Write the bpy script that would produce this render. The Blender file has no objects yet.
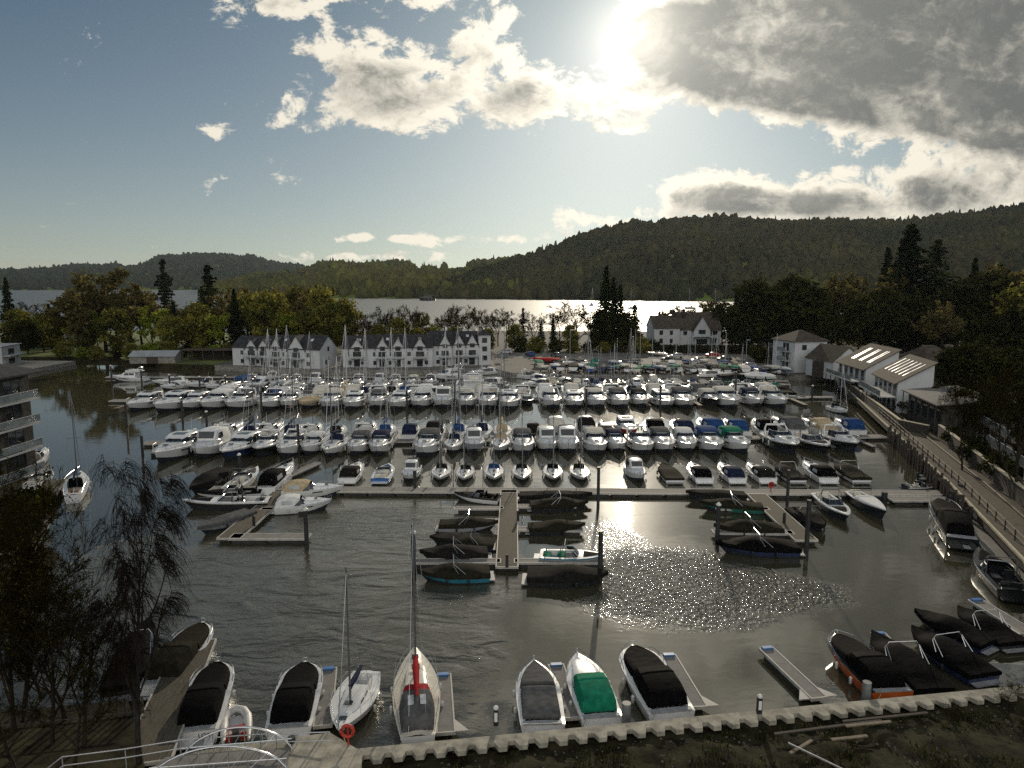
import bpy, math, random
import numpy as np
from mathutils import Vector, Matrix, noise as mnoise

rad = math.radians
RND = random.Random(11)
scene = bpy.context.scene
COL = scene.collection

# ------------------------------------------------------------------ camera
CAM_H, PITCH, FPX = 24.0, rad(8.0), 710.0
cam_data = bpy.data.cameras.new("camera")
cam_data.sensor_width = 36.0
cam_data.lens = 36.0 * FPX / 1024.0
cam_data.clip_start = 0.5
cam_data.clip_end = 40000.0
cam = bpy.data.objects.new("camera", cam_data)
cam.location = (0, 0, CAM_H)
cam.rotation_euler = (math.pi / 2 - PITCH, 0, 0)
COL.objects.link(cam)
scene.camera = cam
CP, SP = math.cos(PITCH), math.sin(PITCH)


def ray(px, py):
    u = (px - 512.0) / FPX
    v = (384.0 - py) / FPX
    return u, CP + v * SP, -SP + v * CP


def P(px, py, z=0.0):
    """the point at height z that stands at this spot of the photograph"""
    dx, dy, dz = ray(px, py)
    t = (z - CAM_H) / dz
    return Vector((dx * t, dy * t, z))


def PY(px, py, Y):
    """the point at distance Y ahead"""
    dx, dy, dz = ray(px, py)
    t = Y / dy
    return Vector((dx * t, Y, CAM_H + dz * t))


def pix(p):
    x, y, z = p[0], p[1], p[2] - CAM_H
    d = y * CP - z * SP
    if d < 0.1:
        return 0.0, 0.0
    return 512 + FPX * x / d, 384 - FPX * (y * SP + z * CP) / d


# ------------------------------------------------------------------ sun, sky, exposure
SUN_AZ, SUN_EL = rad(9.3), rad(17.9)
SUN_STRENGTH = 2.0
SKY_STRENGTH = 0.10
scene.view_settings.view_transform = 'Standard'
scene.view_settings.look = 'None'
scene.view_settings.exposure = 0.45
scene.view_settings.gamma = 1.0
scene.view_settings.use_curve_mapping = False
cy = scene.cycles
cy.use_denoising = False
try:
    cy.denoiser = 'OPENIMAGEDENOISE'
    cy.denoising_input_passes = 'RGB_ALBEDO_NORMAL'
except Exception:
    pass
cy.max_bounces = 6
cy.diffuse_bounces = 2
cy.glossy_bounces = 3
cy.transmission_bounces = 3
cy.transparent_max_bounces = 8
cy.volume_bounces = 0
cy.sample_clamp_indirect = 6.0
cy.caustics_reflective = False
cy.caustics_refractive = False

sun_data = bpy.data.lights.new("sun", 'SUN')
sun_data.energy = SUN_STRENGTH
sun_data.angle = rad(0.53)
sun_data.color = (1.0, 0.87, 0.67)
sun = bpy.data.objects.new("sun", sun_data)
SUN_DIR = Vector((math.sin(SUN_AZ) * math.cos(SUN_EL), math.cos(SUN_AZ) * math.cos(SUN_EL), math.sin(SUN_EL)))
sun.rotation_euler = SUN_DIR.to_track_quat('Z', 'Y').to_euler()
sun.location = (60, 300, 200)
COL.objects.link(sun)


class Graph:
    """tiny helper for writing node trees"""
    def __init__(self, nt):
        self.nt = nt

    def node(self, kind, ins=None, **props):
        n = self.nt.nodes.new(kind)
        for k, v in props.items():
            setattr(n, k, v)
        for k, v in (ins or {}).items():
            self.put(n.inputs[k], v)
        return n

    def put(self, sock, v):
        if isinstance(v, bpy.types.NodeSocket):
            self.nt.links.new(v, sock)
        elif v is not None:
            if isinstance(v, (tuple, list)) and sock.type == 'RGBA' and len(v) == 3:
                v = (*v, 1.0)
            sock.default_value = v

    def m(self, op, a, b=None, c=None, clamp=False):
        n = self.nt.nodes.new('ShaderNodeMath')
        n.operation = op
        n.use_clamp = clamp
        for i, v in enumerate((a, b, c)):
            if v is not None:
                self.put(n.inputs[i], v)
        return n.outputs[0]

    def vm(self, op, a, b=None):
        n = self.nt.nodes.new('ShaderNodeVectorMath')
        n.operation = op
        self.put(n.inputs[0], a)
        if b is not None:
            self.put(n.inputs[1], b)
        return n.outputs['Value'] if op in ('DOT_PRODUCT', 'LENGTH', 'DISTANCE') else n.outputs['Vector']

    def mix(self, f, a, b, blend='MIX'):
        n = self.nt.nodes.new('ShaderNodeMix')
        n.data_type = 'RGBA'
        n.blend_type = blend
        n.clamp_factor = True
        self.put(n.inputs[0], f)
        self.put(n.inputs[6], a)
        self.put(n.inputs[7], b)
        return n.outputs[2]

    def smooth(self, x, lo, hi, a=0.0, b=1.0):
        n = self.node('ShaderNodeMapRange', {0: x, 1: lo, 2: hi, 3: a, 4: b})
        n.interpolation_type = 'SMOOTHSTEP'
        return n.outputs[0]

    def noise(self, vec, scale, detail=4, rough=0.55, dist=0.0, dim='3D'):
        n = self.node('ShaderNodeTexNoise', {'Scale': scale, 'Detail': detail, 'Roughness': rough, 'Distortion': dist})
        n.noise_dimensions = dim
        self.put(n.inputs['Vector'], vec)
        return n.outputs['Fac']


world = bpy.data.worlds.new("World")
scene.world = world
world.use_nodes = True
wt = world.node_tree
wt.nodes.clear()


def UV(px, py):
    dx, dy, dz = ray(px, py)
    return dx / dy, dz / dy


# banks of cloud: (pixel-sized note of where each lies in the sky, as direction tangents)
SKY_GRADE = (0.29, 0.445, 0.51)
CLOUDS = [  # cx, cy, rx, ry, amount
    (250, 8, 66, 22, 0.320), (300, 2, 40, 16, 0.240), (340, 62, 56, 34, 0.336), (318, 112, 74, 24, 0.344), (385, 85, 54, 46, 0.336), (435, 92, 48, 50, 0.352),
    (500, 96, 48, 46, 0.39), (555, 94, 60, 34, 0.38), (612, 102, 54, 22, 0.38), (500, 12, 26, 42, 0.320), (420, 2, 54, 16, 0.272), (470, 45, 28, 26, 0.272),
    (640, 36, 46, 40, 0.40), (655, 40, 46, 44, 0.34), (730, 50, 70, 44, 0.52), (800, 30, 120, 66, 0.66), (940, 30, 180, 100, 0.80), (1070, 60, 110, 66, 0.7),
    (760, 92, 110, 22, 0.34), (890, 112, 100, 26, 0.36), (990, 125, 60, 26, 0.4),
    (690, 196, 54, 24, 0.48), (760, 201, 84, 26, 0.48), (870, 203, 120, 27, 0.50), (985, 184, 90, 40, 0.52), (835, 172, 42, 7, 0.24), (1040, 150, 20, 18, .30),
    (605, 221, 66, 13, 0.42), (500, 239, 130, 7, 0.40), (350, 237, 22, 5, 0.32), (402, 239, 14, 4, .32), (370, 257, 90, 6, 0.34),
    (218, 131, 24, 9, 0.34), (636, 128, 34, 8, 0.30), (240, 108, 20, 5, .2),
    (330, -80, 160, 60, .50), (560, -100, 140, 60, .48), (200, -140, 150, 70, .50), (430, -180, 190, 70, .46), (690, -220, 150, 60, .38), (60, -100, 90, 30, .34), (500, -45, 120, 30, .36), (900, -120, 240, 90, .66), (20, -60, 90, 30, .34)]


def cloud_group():
    g = bpy.data.node_groups.new("cloud_cover", 'ShaderNodeTree')
    g.interface.new_socket(name='P', in_out='INPUT', socket_type='NodeSocketVector')
    g.interface.new_socket(name='D', in_out='OUTPUT', socket_type='NodeSocketFloat')
    g.interface.new_socket(name='S', in_out='OUTPUT', socket_type='NodeSocketFloat')
    G = Graph(g)
    gi = g.nodes.new('NodeGroupInput')
    go = g.nodes.new('NodeGroupOutput')
    p = gi.outputs[0]
    acc = None
    for (cx, cyy, rx, ry, amt) in CLOUDS:
        u0, v0 = UV(cx, cyy)
        su, sv = FPX / rx, FPX / ry
        d = G.vm('MULTIPLY', G.vm('SUBTRACT', p, (u0, v0, 0)), (su, sv, 0))
        q = G.m('SUBTRACT', 1.0, G.m('MULTIPLY', G.vm('DOT_PRODUCT', d, d), 0.4), clamp=True)
        q = G.m('MULTIPLY', q, q)
        acc = G.m('MULTIPLY', q, amt) if acc is None else G.m('MULTIPLY_ADD', q, amt, acc)
    acc = G.m('MINIMUM', acc, 0.75)
    warp = G.node('ShaderNodeTexNoise', {'Scale': 5.0, 'Detail': 3.0})
    G.put(warp.inputs['Vector'], p)
    w = G.vm('MULTIPLY', G.vm('SUBTRACT', warp.outputs['Color'], (0.5, 0.5, 0.5)), (0.07, 0.05, 0.0))
    pp = G.vm('MULTIPLY', G.vm('ADD', p, w), (1.0, 1.45, 1.0))
    n1 = G.noise(pp, 7.5, 2.0, 0.5)
    n2 = G.noise(pp, 21.0, 10.0, 0.68, 0.3)
    n = G.m('ADD', G.m('MULTIPLY', G.m('SUBTRACT', n1, 0.5), 0.95), G.m('MULTIPLY', G.m('SUBTRACT', n2, 0.5), 1.5))
    G.put(go.inputs[0], G.m('SUBTRACT', G.m('ADD', acc, n), 0.26))
    G.put(go.inputs[1], G.m('SUBTRACT', G.m('ADD', acc, G.m('MULTIPLY', n, 0.48)), 0.25))
    return g


G = Graph(wt)
tc = G.node('ShaderNodeTexCoord')
dirv = tc.outputs['Generated']
sx = G.node('ShaderNodeSeparateXYZ', {0: dirv})
ay = G.m('MAXIMUM', G.m('ABSOLUTE', sx.outputs[1]), 0.12)
U_ = G.m('DIVIDE', sx.outputs[0], ay)
V_ = G.m('DIVIDE', sx.outputs[2], ay)
cp = G.node('ShaderNodeCombineXYZ', {0: U_, 1: V_}).outputs[0]
cg = cloud_group()
su0, sv0 = UV(640, 30)
to_sun = G.vm('SUBTRACT', (su0, sv0, 0), cp)
to_sun = G.vm('NORMALIZE', to_sun)

n_a = wt.nodes.new('ShaderNodeGroup'); n_a.node_tree = cg; G.put(n_a.inputs[0], cp)
sc_ = G.node('ShaderNodeVectorMath', operation='SCALE'); G.put(sc_.inputs[0], to_sun); sc_.inputs['Scale'].default_value = 0.030
n_b = wt.nodes.new('ShaderNodeGroup'); n_b.node_tree = cg; G.put(n_b.inputs[0], G.vm('ADD', cp, sc_.outputs[0]))
dens = n_a.outputs[0]
dens_s = n_b.outputs[0]
cover = G.smooth(dens, 0.0, 0.20)
thick = G.m('MAXIMUM', n_a.outputs[1], 0.0)
base = G.smooth(thick, 0.19, 0.54, 1.0, 0.0)
rim = G.m('MULTIPLY', G.m('SUBTRACT', dens, dens_s), G.m('MULTIPLY_ADD', base, 1.0, 0.25))
lit = G.m('ADD', base, rim, clamp=True)

sky = G.node('ShaderNodeTexSky')
sky.sky_type = 'NISHITA'
sky.sun_disc = False
sky.sun_elevation = SUN_EL
sky.sun_rotation = SUN_AZ
sky.altitude = 50
sky.air_density = 1.0
sky.dust_density = 0.5
sky.ozone_density = 1.0

cosang = G.vm('DOT_PRODUCT', G.vm('NORMALIZE', dirv), tuple(SUN_DIR))
ang = G.m('ARCCOSINE', G.m('MINIMUM', cosang, 1.0))
glow_tight = G.m('EXPONENT', G.m('MULTIPLY', G.m('MULTIPLY', ang, ang), -1.0 / (0.055 ** 2)))
glow_wide = G.m('EXPONENT', G.m('MULTIPLY', ang, -1.0 / 0.16))
# brightness values are in units of the Background strength
CL_BRIGHT, CL_DARK = 6.6, 1.0
bo = G.m('ADD', G.m('MULTIPLY_ADD', glow_wide, 5.0, CL_BRIGHT), G.m('MULTIPLY', glow_tight, 11.0))
cl_lit = G.vm('MULTIPLY', (1.0, 0.925, 0.77), G.node('ShaderNodeCombineXYZ', {0: bo, 1: bo, 2: bo}).outputs[0])
do = G.m('MULTIPLY_ADD', glow_wide, 1.6, CL_DARK)
cl_drk = G.vm('MULTIPLY', (0.97, 1.0, 0.93), G.node('ShaderNodeCombineXYZ', {0: do, 1: do, 2: do}).outputs[0])
cl_col = G.mix(lit, cl_drk, cl_lit)
raw = G.vm('MULTIPLY', sky.outputs[0], (0.50, 0.58, 0.60))
# per-channel compression evens the clear sky out towards the sun
sky_col = G.vm('DIVIDE', raw, G.vm('ADD', G.vm('MULTIPLY', raw, (0.075, 0.068, 0.055)), (1.0, 1.0, 1.0)))
sky_col = G.vm('MULTIPLY', sky_col, SKY_GRADE)
low = G.m('EXPONENT', G.m('MULTIPLY', G.m('ABSOLUTE', V_), -1.0 / 0.22))
lo_ = G.m('MULTIPLY', low, G.m('MULTIPLY_ADD', glow_wide, 13.0, 2.0))
sky_col = G.vm('ADD', sky_col, G.vm('MULTIPLY', (1.0, 0.80, 0.66), G.node('ShaderNodeCombineXYZ', {0: lo_, 1: lo_, 2: lo_}).outputs[0]))
full = G.mix(G.m('MULTIPLY', cover, 0.96), sky_col, cl_col)
gsum = G.m('ADD', G.m('MULTIPLY', glow_tight, 3.5), G.m('MULTIPLY', glow_wide, 1.6))
gcol = G.vm('MULTIPLY', (1.0, 0.91, 0.74), G.node('ShaderNodeCombineXYZ', {0: gsum, 1: gsum, 2: gsum}).outputs[0])
full = G.vm('ADD', full, gcol)
# added sky brightness behind the viewer, to lift boat fronts, walls and ground
back_fill = G.m('MULTIPLY', G.smooth(G.m('MULTIPLY', sx.outputs[1], -1.0), -0.10, 0.55), G.smooth(sx.outputs[2], -0.05, 0.2))
back_fill = G.m('MULTIPLY', back_fill, G.m('MULTIPLY_ADD', G.noise(dirv, 3.0, 4, 0.6), 7.0, 2.2))
full = G.vm('ADD', full, G.vm('MULTIPLY', (1.0, 0.955, 0.87), G.node('ShaderNodeCombineXYZ', {0: back_fill, 1: back_fill, 2: back_fill}).outputs[0]))
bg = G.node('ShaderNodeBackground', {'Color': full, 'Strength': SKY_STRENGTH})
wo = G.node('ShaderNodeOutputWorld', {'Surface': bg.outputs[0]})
world.cycles.sampling_method = 'MANUAL'
world.cycles.sample_map_resolution = 512

# ------------------------------------------------------------------ materials
M = {}


def mat(name, rgb, rough=0.6, var=0.18, scale=2.0, bump=0.0, bscale=None, metal=0.0, tint=False, spec=0.5, coat=0.0, trans=0.0, emit=None, detail=5, stretch=None, second=None):
    m = bpy.data.materials.new(name)
    m.use_nodes = True
    nt = m.node_tree
    nt.nodes.clear()
    g = Graph(nt)
    b = g.node('ShaderNodeBsdfPrincipled')
    out = g.node('ShaderNodeOutputMaterial', {'Surface': b.outputs[0]})
    co = g.node('ShaderNodeTexCoord').outputs['Object']
    if stretch:
        co = g.vm('MULTIPLY', co, stretch)
    n = g.noise(co, scale, detail, 0.6)
    f = g.smooth(n, 0.3, 0.7)
    lo = tuple(max(c * (1 - var), 0.0) for c in rgb)
    hi = tuple(min(c * (1 + var), 0.95) for c in rgb) if second is None else second
    col = g.mix(f, lo, hi)
    if tint:
        at = g.node('ShaderNodeAttribute', attribute_name='tint')
        col = g.mix(1.0, col, at.outputs['Color'], 'MULTIPLY')
    g.put(b.inputs['Base Color'], col)
    g.put(b.inputs['Roughness'], g.m('MULTIPLY_ADD', g.m('SUBTRACT', n, 0.5), 0.25, rough))
    b.inputs['Metallic'].default_value = metal
    b.inputs['Specular IOR Level'].default_value = spec
    if coat:
        b.inputs['Coat Weight'].default_value = coat
        b.inputs['Coat Roughness'].default_value = 0.12
    if bump:
        bn = g.node('ShaderNodeBump', {'Strength': bump, 'Distance': 0.05, 'Height': g.noise(co, bscale or scale * 4, 5, 0.6)})
        g.put(b.inputs['Normal'], bn.outputs[0])
    M[name] = m
    return m


def leafmat(name, rgb, rough=0.6, trans=0.25):
    m = bpy.data.materials.new(name)
    m.use_nodes = True
    nt = m.node_tree
    nt.nodes.clear()
    g = Graph(nt)
    at = g.node('ShaderNodeAttribute', attribute_name='tint').outputs['Color']
    oi = g.node('ShaderNodeObjectInfo').outputs['Random']
    col = g.mix(1.0, rgb, at, 'MULTIPLY')
    col = g.mix(1.0, col, g.mix(oi, (0.72, 0.70, 0.66), (1.2, 1.12, 1.0)), 'MULTIPLY')
    d = g.node('ShaderNodeBsdfDiffuse', {'Color': col})
    t = g.node('ShaderNodeBsdfTranslucent', {'Color': g.mix(1.0, col, (1.1, 1.08, 0.75), 'MULTIPLY')})
    mx = g.node('ShaderNodeMixShader', {0: trans, 1: d.outputs[0], 2: t.outputs[0]})
    g.node('ShaderNodeOutputMaterial', {'Surface': mx.outputs[0]})
    M[name] = m
    return m


mat('gelcoat_white', (0.74, 0.75, 0.75), 0.28, 0.06, 1.2, coat=0.2)
mat('gelcoat_cream', (0.66, 0.62, 0.52), 0.3, 0.07, 1.2, coat=0.2)
mat('gelcoat_grey', (0.36, 0.38, 0.40), 0.3, 0.08, 1.2, coat=0.2)
mat('gelcoat_navy', (0.02, 0.035, 0.10), 0.2, 0.15, 1.2, coat=0.4)
mat('gelcoat_blue', (0.03, 0.12, 0.34), 0.22, 0.15, 1.2, coat=0.4)
mat('gelcoat_black', (0.015, 0.016, 0.018), 0.2, 0.2, 1.2, coat=0.4)
mat('gelcoat_red', (0.34, 0.03, 0.025), 0.25, 0.15, 1.2, coat=0.3)
mat('gelcoat_orange', (0.55, 0.12, 0.02), 0.25, 0.12, 1.2, coat=0.3)
mat('gelcoat_green', (0.02, 0.16, 0.12), 0.25, 0.15, 1.2, coat=0.3)
mat('gelcoat_teal', (0.03, 0.22, 0.32), 0.25, 0.15, 1.2, coat=0.3)
mat('antifoul', (0.02, 0.025, 0.035), 0.7, 0.3, 3)
mat('antifoul_red', (0.20, 0.035, 0.025), 0.7, 0.3, 3)
mat('nonslip', (0.58, 0.59, 0.58), 0.7, 0.08, 3, bump=0.1, bscale=60)
mat('teak', (0.34, 0.22, 0.12), 0.6, 0.25, 3, stretch=(14, 0.8, 1))
mat('glass_dark', (0.02, 0.025, 0.03), 0.06, 0.3, 1.0, spec=0.6)
mat('vinyl_clear', (0.42, 0.45, 0.47), 0.12, 0.2, 2.0)
mat('canvas_black', (0.004, 0.004, 0.0043), 0.8, 0.35, 2.5, bump=0.8, bscale=2.2, spec=0.03)
mat('canvas_charcoal', (0.015, 0.0145, 0.0135), 0.85, 0.3, 2.5, bump=0.8, bscale=2.2, spec=0.03)
mat('canvas_olive', (0.019, 0.018, 0.012), 0.85, 0.3, 2.5, bump=0.8, bscale=2.2, spec=0.03)
mat('canvas_grey', (0.10, 0.10, 0.10), 0.85, 0.25, 2.5, bump=0.8, bscale=2.2, spec=0.03)
mat('canvas_navy', (0.017, 0.023, 0.052), 0.8, 0.3, 2.5, bump=0.8, bscale=2.2, spec=0.03)
mat('canvas_blue', (0.022, 0.06, 0.17), 0.8, 0.25, 2.5, bump=0.8, bscale=2.2, spec=0.03)
mat('canvas_beige', (0.46, 0.37, 0.24), 0.85, 0.2, 2.5, bump=0.8, bscale=2.2, spec=0.03)
mat('canvas_cream', (0.60, 0.57, 0.50), 0.85, 0.12, 2.5, bump=0.8, bscale=2.2, spec=0.03)
mat('canvas_green', (0.012, 0.17, 0.10), 0.8, 0.25, 2.5, bump=0.8, bscale=2.2, spec=0.03)
mat('canvas_red', (0.35, 0.025, 0.03), 0.8, 0.25, 2.5, bump=0.8, bscale=2.2, spec=0.03)
mat('canvas_white', (0.68, 0.68, 0.67), 0.85, 0.1, 2.5, bump=0.8, bscale=2.2, spec=0.12)
mat('seat_vinyl', (0.60, 0.57, 0.50), 0.55, 0.12, 3)
mat('steel', (0.62, 0.63, 0.64), 0.25, 0.1, 4, metal=0.9)
mat('alloy', (0.50, 0.51, 0.52), 0.4, 0.1, 4, metal=0.5)
mat('mast_dark', (0.10, 0.10, 0.10), 0.5, 0.2, 4)
mat('rubber', (0.02, 0.02, 0.02), 0.75, 0.3, 5)
mat('rubber_grey', (0.30, 0.31, 0.32), 0.6, 0.2, 3)
mat('fender_white', (0.62, 0.62, 0.60), 0.5, 0.12, 6)
mat('engine_black', (0.02, 0.02, 0.022), 0.35, 0.2, 4)
mat('decking', (0.105, 0.092, 0.07), 0.85, 0.28, 1.4, bump=0.5, bscale=9, stretch=(1, 8, 1), spec=0.2)
mat('decking_grey', (0.18, 0.172, 0.16), 0.85, 0.22, 1.4, bump=0.4, bscale=9)
mat('pontoon_edge', (0.46, 0.44, 0.40), 0.7, 0.18, 2)
mat('pontoon_float', (0.04, 0.04, 0.04), 0.8, 0.3, 2)
mat('pile_steel', (0.025, 0.025, 0.027), 0.55, 0.4, 3)
mat('pile_grey', (0.16, 0.17, 0.17), 0.6, 0.3, 3)
mat('pile_cap', (0.70, 0.70, 0.68), 0.5, 0.1, 3)
mat('timber_dark', (0.045, 0.036, 0.028), 0.85, 0.4, 3, bump=0.5)
mat('timber_pale', (0.17, 0.138, 0.095), 0.8, 0.3, 3, bump=0.4)
mat('concrete', (0.31, 0.29, 0.235), 0.9, 0.38, 1.6, bump=0.3, bscale=14)
mat('concrete_dark', (0.16, 0.15, 0.135), 0.9, 0.3, 1.2, bump=0.3, bscale=14)
mat('earth_stone', (0.085, 0.075, 0.06), 0.95, 0.5, 9)
mat('sheet_pile', (0.055, 0.042, 0.032), 0.8, 0.5, 2.5, bump=0.4)
mat('render_white', (0.50, 0.515, 0.53), 0.85, 0.08, 0.6, bump=0.15, bscale=20)
mat('render_grey', (0.40, 0.41, 0.42), 0.85, 0.1, 0.6)
mat('slate', (0.04, 0.04, 0.044), 0.8, 0.35, 1.2, bump=0.5, bscale=7, spec=0.15)
mat('slate_brown', (0.075, 0.062, 0.05), 0.85, 0.35, 1.2, bump=0.5, bscale=7, spec=0.12)
mat('roof_sheet', (0.30, 0.32, 0.33), 0.5, 0.15, 0.8)
mat('frame_dark', (0.035, 0.035, 0.037), 0.5, 0.2, 3)
mat('frame_white', (0.74, 0.74, 0.73), 0.5, 0.05, 3)
mat('window_glass', (0.025, 0.03, 0.035), 0.05, 0.4, 0.7, spec=0.7)
mat('skylight_glass', (0.88, 0.89, 0.92), 0.2, 0.03, 0.7, metal=0.35, spec=0.9)  # near-white base colour puts reflected cloud into the panes
mat('balcony_glass', (0.18, 0.21, 0.22), 0.08, 0.2, 0.7, spec=0.7)
mat('brick_wall', (0.055, 0.045, 0.036), 0.9, 0.4, 3.0, bump=0.5, bscale=9)
mat('stone_dark', (0.075, 0.07, 0.06), 0.95, 0.4, 1.8, bump=0.6, bscale=5, spec=0.1)
mat('stone_wall', (0.20, 0.19, 0.17), 0.9, 0.4, 1.8, bump=0.6, bscale=5)
mat('coping', (0.42, 0.37, 0.26), 0.8, 0.2, 2)
mat('asphalt', (0.17, 0.165, 0.15), 0.9, 0.2, 0.25, bump=0.2, bscale=10)
mat('hardstanding', (0.115, 0.108, 0.097), 0.95, 0.3, 0.18, bump=0.3, bscale=6)
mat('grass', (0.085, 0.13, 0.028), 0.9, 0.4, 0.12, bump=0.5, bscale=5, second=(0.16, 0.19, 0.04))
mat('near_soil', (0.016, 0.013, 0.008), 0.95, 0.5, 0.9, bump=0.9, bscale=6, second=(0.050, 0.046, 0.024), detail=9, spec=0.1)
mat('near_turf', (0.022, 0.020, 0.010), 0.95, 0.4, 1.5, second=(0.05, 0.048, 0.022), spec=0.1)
mat('bark', (0.030, 0.024, 0.019), 0.9, 0.4, 5, bump=0.5, spec=0.05)
mat('bark_birch', (0.030, 0.026, 0.022), 0.9, 0.5, 3, bump=0.3, spec=0.05)
mat('twig', (0.016, 0.012, 0.009), 0.95, 0.3, 3, spec=0.0)
mat('lifebuoy_red', (0.42, 0.035, 0.02), 0.5, 0.15, 6)
mat('rope', (0.35, 0.32, 0.26), 0.9, 0.2, 9)
mat('sign_white', (0.72, 0.72, 0.70), 0.6, 0.05, 3)
mat('sign_blue', (0.04, 0.16, 0.40), 0.5, 0.1, 3)
for nm, c in dict(car_white=(0.7, 0.7, 0.7), car_silver=(0.4, 0.41, 0.42), car_black=(0.02, 0.02, 0.022), car_red=(0.3, 0.02, 0.02), car_blue=(0.03, 0.06, 0.2), car_grey=(0.12, 0.125, 0.13)).items():
    mat(nm, c, 0.25, 0.06, 1, coat=0.5)
leafmat('leaf_olive', (0.17, 0.17, 0.055), trans=0.5)
leafmat('leaf_spring', (0.27, 0.32, 0.065), trans=0.5)
leafmat('leaf_brown', (0.14, 0.132, 0.07), trans=0.45)
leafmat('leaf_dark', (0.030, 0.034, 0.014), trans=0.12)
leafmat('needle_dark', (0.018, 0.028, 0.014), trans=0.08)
leafmat('needle_blue', (0.030, 0.042, 0.026), trans=0.1)
leafmat('leaf_hill', (0.070, 0.073, 0.040), trans=0.30)
leafmat('hill_ground', (0.17, 0.25, 0.05), trans=0.0)


# ------------------------------------------------------------------ mesh building
class MB:
    def __init__(self):
        self.v, self.f, self.m, self.t = [], [], [], []
        self.tint = None

    def add(self, vs, fs, m=0, tint=None):
        o = len(self.v)
        self.v.extend([tuple(p) for p in vs])
        for f in fs:
            self.f.append(tuple(i + o for i in f))
            self.m.append(m)
        if tint is not None:
            if self.tint is None:
                self.tint = [(1, 1, 1)] * o
            self.tint.extend([tint] * len(vs))
        elif self.tint is not None:
            self.tint.extend([(1, 1, 1)] * len(vs))
        return self

    def box(self, c, s, rz=0.0, m=0, top=1.0, mat4=None):
        hx, hy, hz = s[0] / 2, s[1] / 2, s[2] / 2
        vs = []
        cr, sr = math.cos(rz), math.sin(rz)
        for dz in (-1, 1):
            k = top if dz > 0 else 1.0
            for dx, dy in ((-1, -1), (1, -1), (1, 1), (-1, 1)):
                x, y = dx * hx * k, dy * hy * k
                vs.append((c[0] + x * cr - y * sr, c[1] + x * sr + y * cr, c[2] + dz * hz))
        return self.add(vs, [(3, 2, 1, 0), (4, 5, 6, 7), (0, 1, 5, 4), (1, 2, 6, 5), (2, 3, 7, 6), (3, 0, 4, 7)], m)

    def tube(self, pts, r, n=6, m=0, tint=None, cap=True):
        pts = [Vector(p) for p in pts]
        rs = r if isinstance(r, (list, tuple)) else [r] * len(pts)
        vs, fs = [], []
        for i, p in enumerate(pts):
            a = pts[max(i - 1, 0)]
            b = pts[min(i + 1, len(pts) - 1)]
            d = b - a
            if d.length < 1e-9:
                d = Vector((0, 0, 1))
            d.normalize()
            ref = Vector((0, 0, 1)) if abs(d.z) < 0.9 else Vector((1, 0, 0))
            x = d.cross(ref).normalized()
            y = d.cross(x)
            for k in range(n):
                an = 2 * math.pi * k / n
                vs.append(p + (x * math.cos(an) + y * math.sin(an)) * rs[i])
        for i in range(len(pts) - 1):
            for k in range(n):
                k2 = (k + 1) % n
                fs.append((i * n + k, i * n + k2, (i + 1) * n + k2, (i + 1) * n + k))
        if cap:
            fs.append(tuple(range(n - 1, -1, -1)))
            fs.append(tuple((len(pts) - 1) * n + k for k in range(n)))
        return self.add(vs, fs, m, tint)

    def loft(self, rings, m=0, closed=True, cap0=True, cap1=True):
        n = len(rings[0])
        vs = [p for r in rings for p in r]
        fs = []
        for i in range(len(rings) - 1):
            for k in range(n if closed else n - 1):
                k2 = (k + 1) % n
                fs.append((i * n + k, i * n + k2, (i + 1) * n + k2, (i + 1) * n + k))
        if closed and cap0:
            fs.append(tuple(range(n - 1, -1, -1)))
        if closed and cap1:
            fs.append(tuple((len(rings) - 1) * n + k for k in range(n)))
        return self.add(vs, fs, m)

    def prism(self, poly, z0, z1, m=0, mtop=None):
        n = len(poly)
        ar = sum(poly[i][0] * poly[(i + 1) % n][1] - poly[(i + 1) % n][0] * poly[i][1] for i in range(n))
        if ar < 0:
            poly = poly[::-1]
        vs = [(p[0], p[1], z0) for p in poly] + [(p[0], p[1], z1) for p in poly]
        fs = [(k, (k + 1) % n, n + (k + 1) % n, n + k) for k in range(n)]
        self.add(vs, fs + [tuple(range(n - 1, -1, -1))], m)
        return self.add([(p[0], p[1], z1) for p in poly], [tuple(range(n))], m if mtop is None else mtop)

    def quad(self, a, b, c, d, m=0):
        return self.add([a, b, c, d], [(0, 1, 2, 3)], m)

    def wall(self, a, b, h, th, z0=0.0, m=0):
        a, b = Vector((a[0], a[1], 0)), Vector((b[0], b[1], 0))
        d = b - a
        return self.box((*((a + b) / 2).xy, z0 + h / 2), (d.length, th, h), math.atan2(d.y, d.x), m)

    def mesh(self, name, slots=1, smooth=None):
        me = bpy.data.meshes.new(name)
        me.from_pydata(self.v, [], self.f)
        if slots > 1:
            me.polygons.foreach_set('material_index', self.m)
        if self.tint is not None:
            at = me.attributes.new('tint', 'FLOAT_COLOR', 'POINT')
            a = np.ones((len(self.v), 4), np.float32)
            a[:, :3] = np.array(self.tint, np.float32)
            at.data.foreach_set('color', a.ravel())
        if smooth is not None:
            me.shade_smooth()
            me.set_sharp_from_angle(angle=rad(smooth))
        me.update()
        return me

    def build(self, name, mats, parent=None, smooth=None, loc=None):
        if not isinstance(mats, (list, tuple)):
            mats = [mats]
        me = self.mesh(name, len(mats), smooth)
        for k in mats:
            me.materials.append(M[k])
        o = bpy.data.objects.new(name, me)
        COL.objects.link(o)
        if parent is not None:
            o.parent = parent
        if loc is not None:
            o.location = loc
        return o


LABELS = []          # (object, look, region)


def tag(o, look, region, cat, group=None, key=None):
    o['category'] = cat
    if group:
        o['group'] = group
    LABELS.append((o, look, region, key))
    return o


def struct(o):
    o['kind'] = 'structure'
    return o


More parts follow.
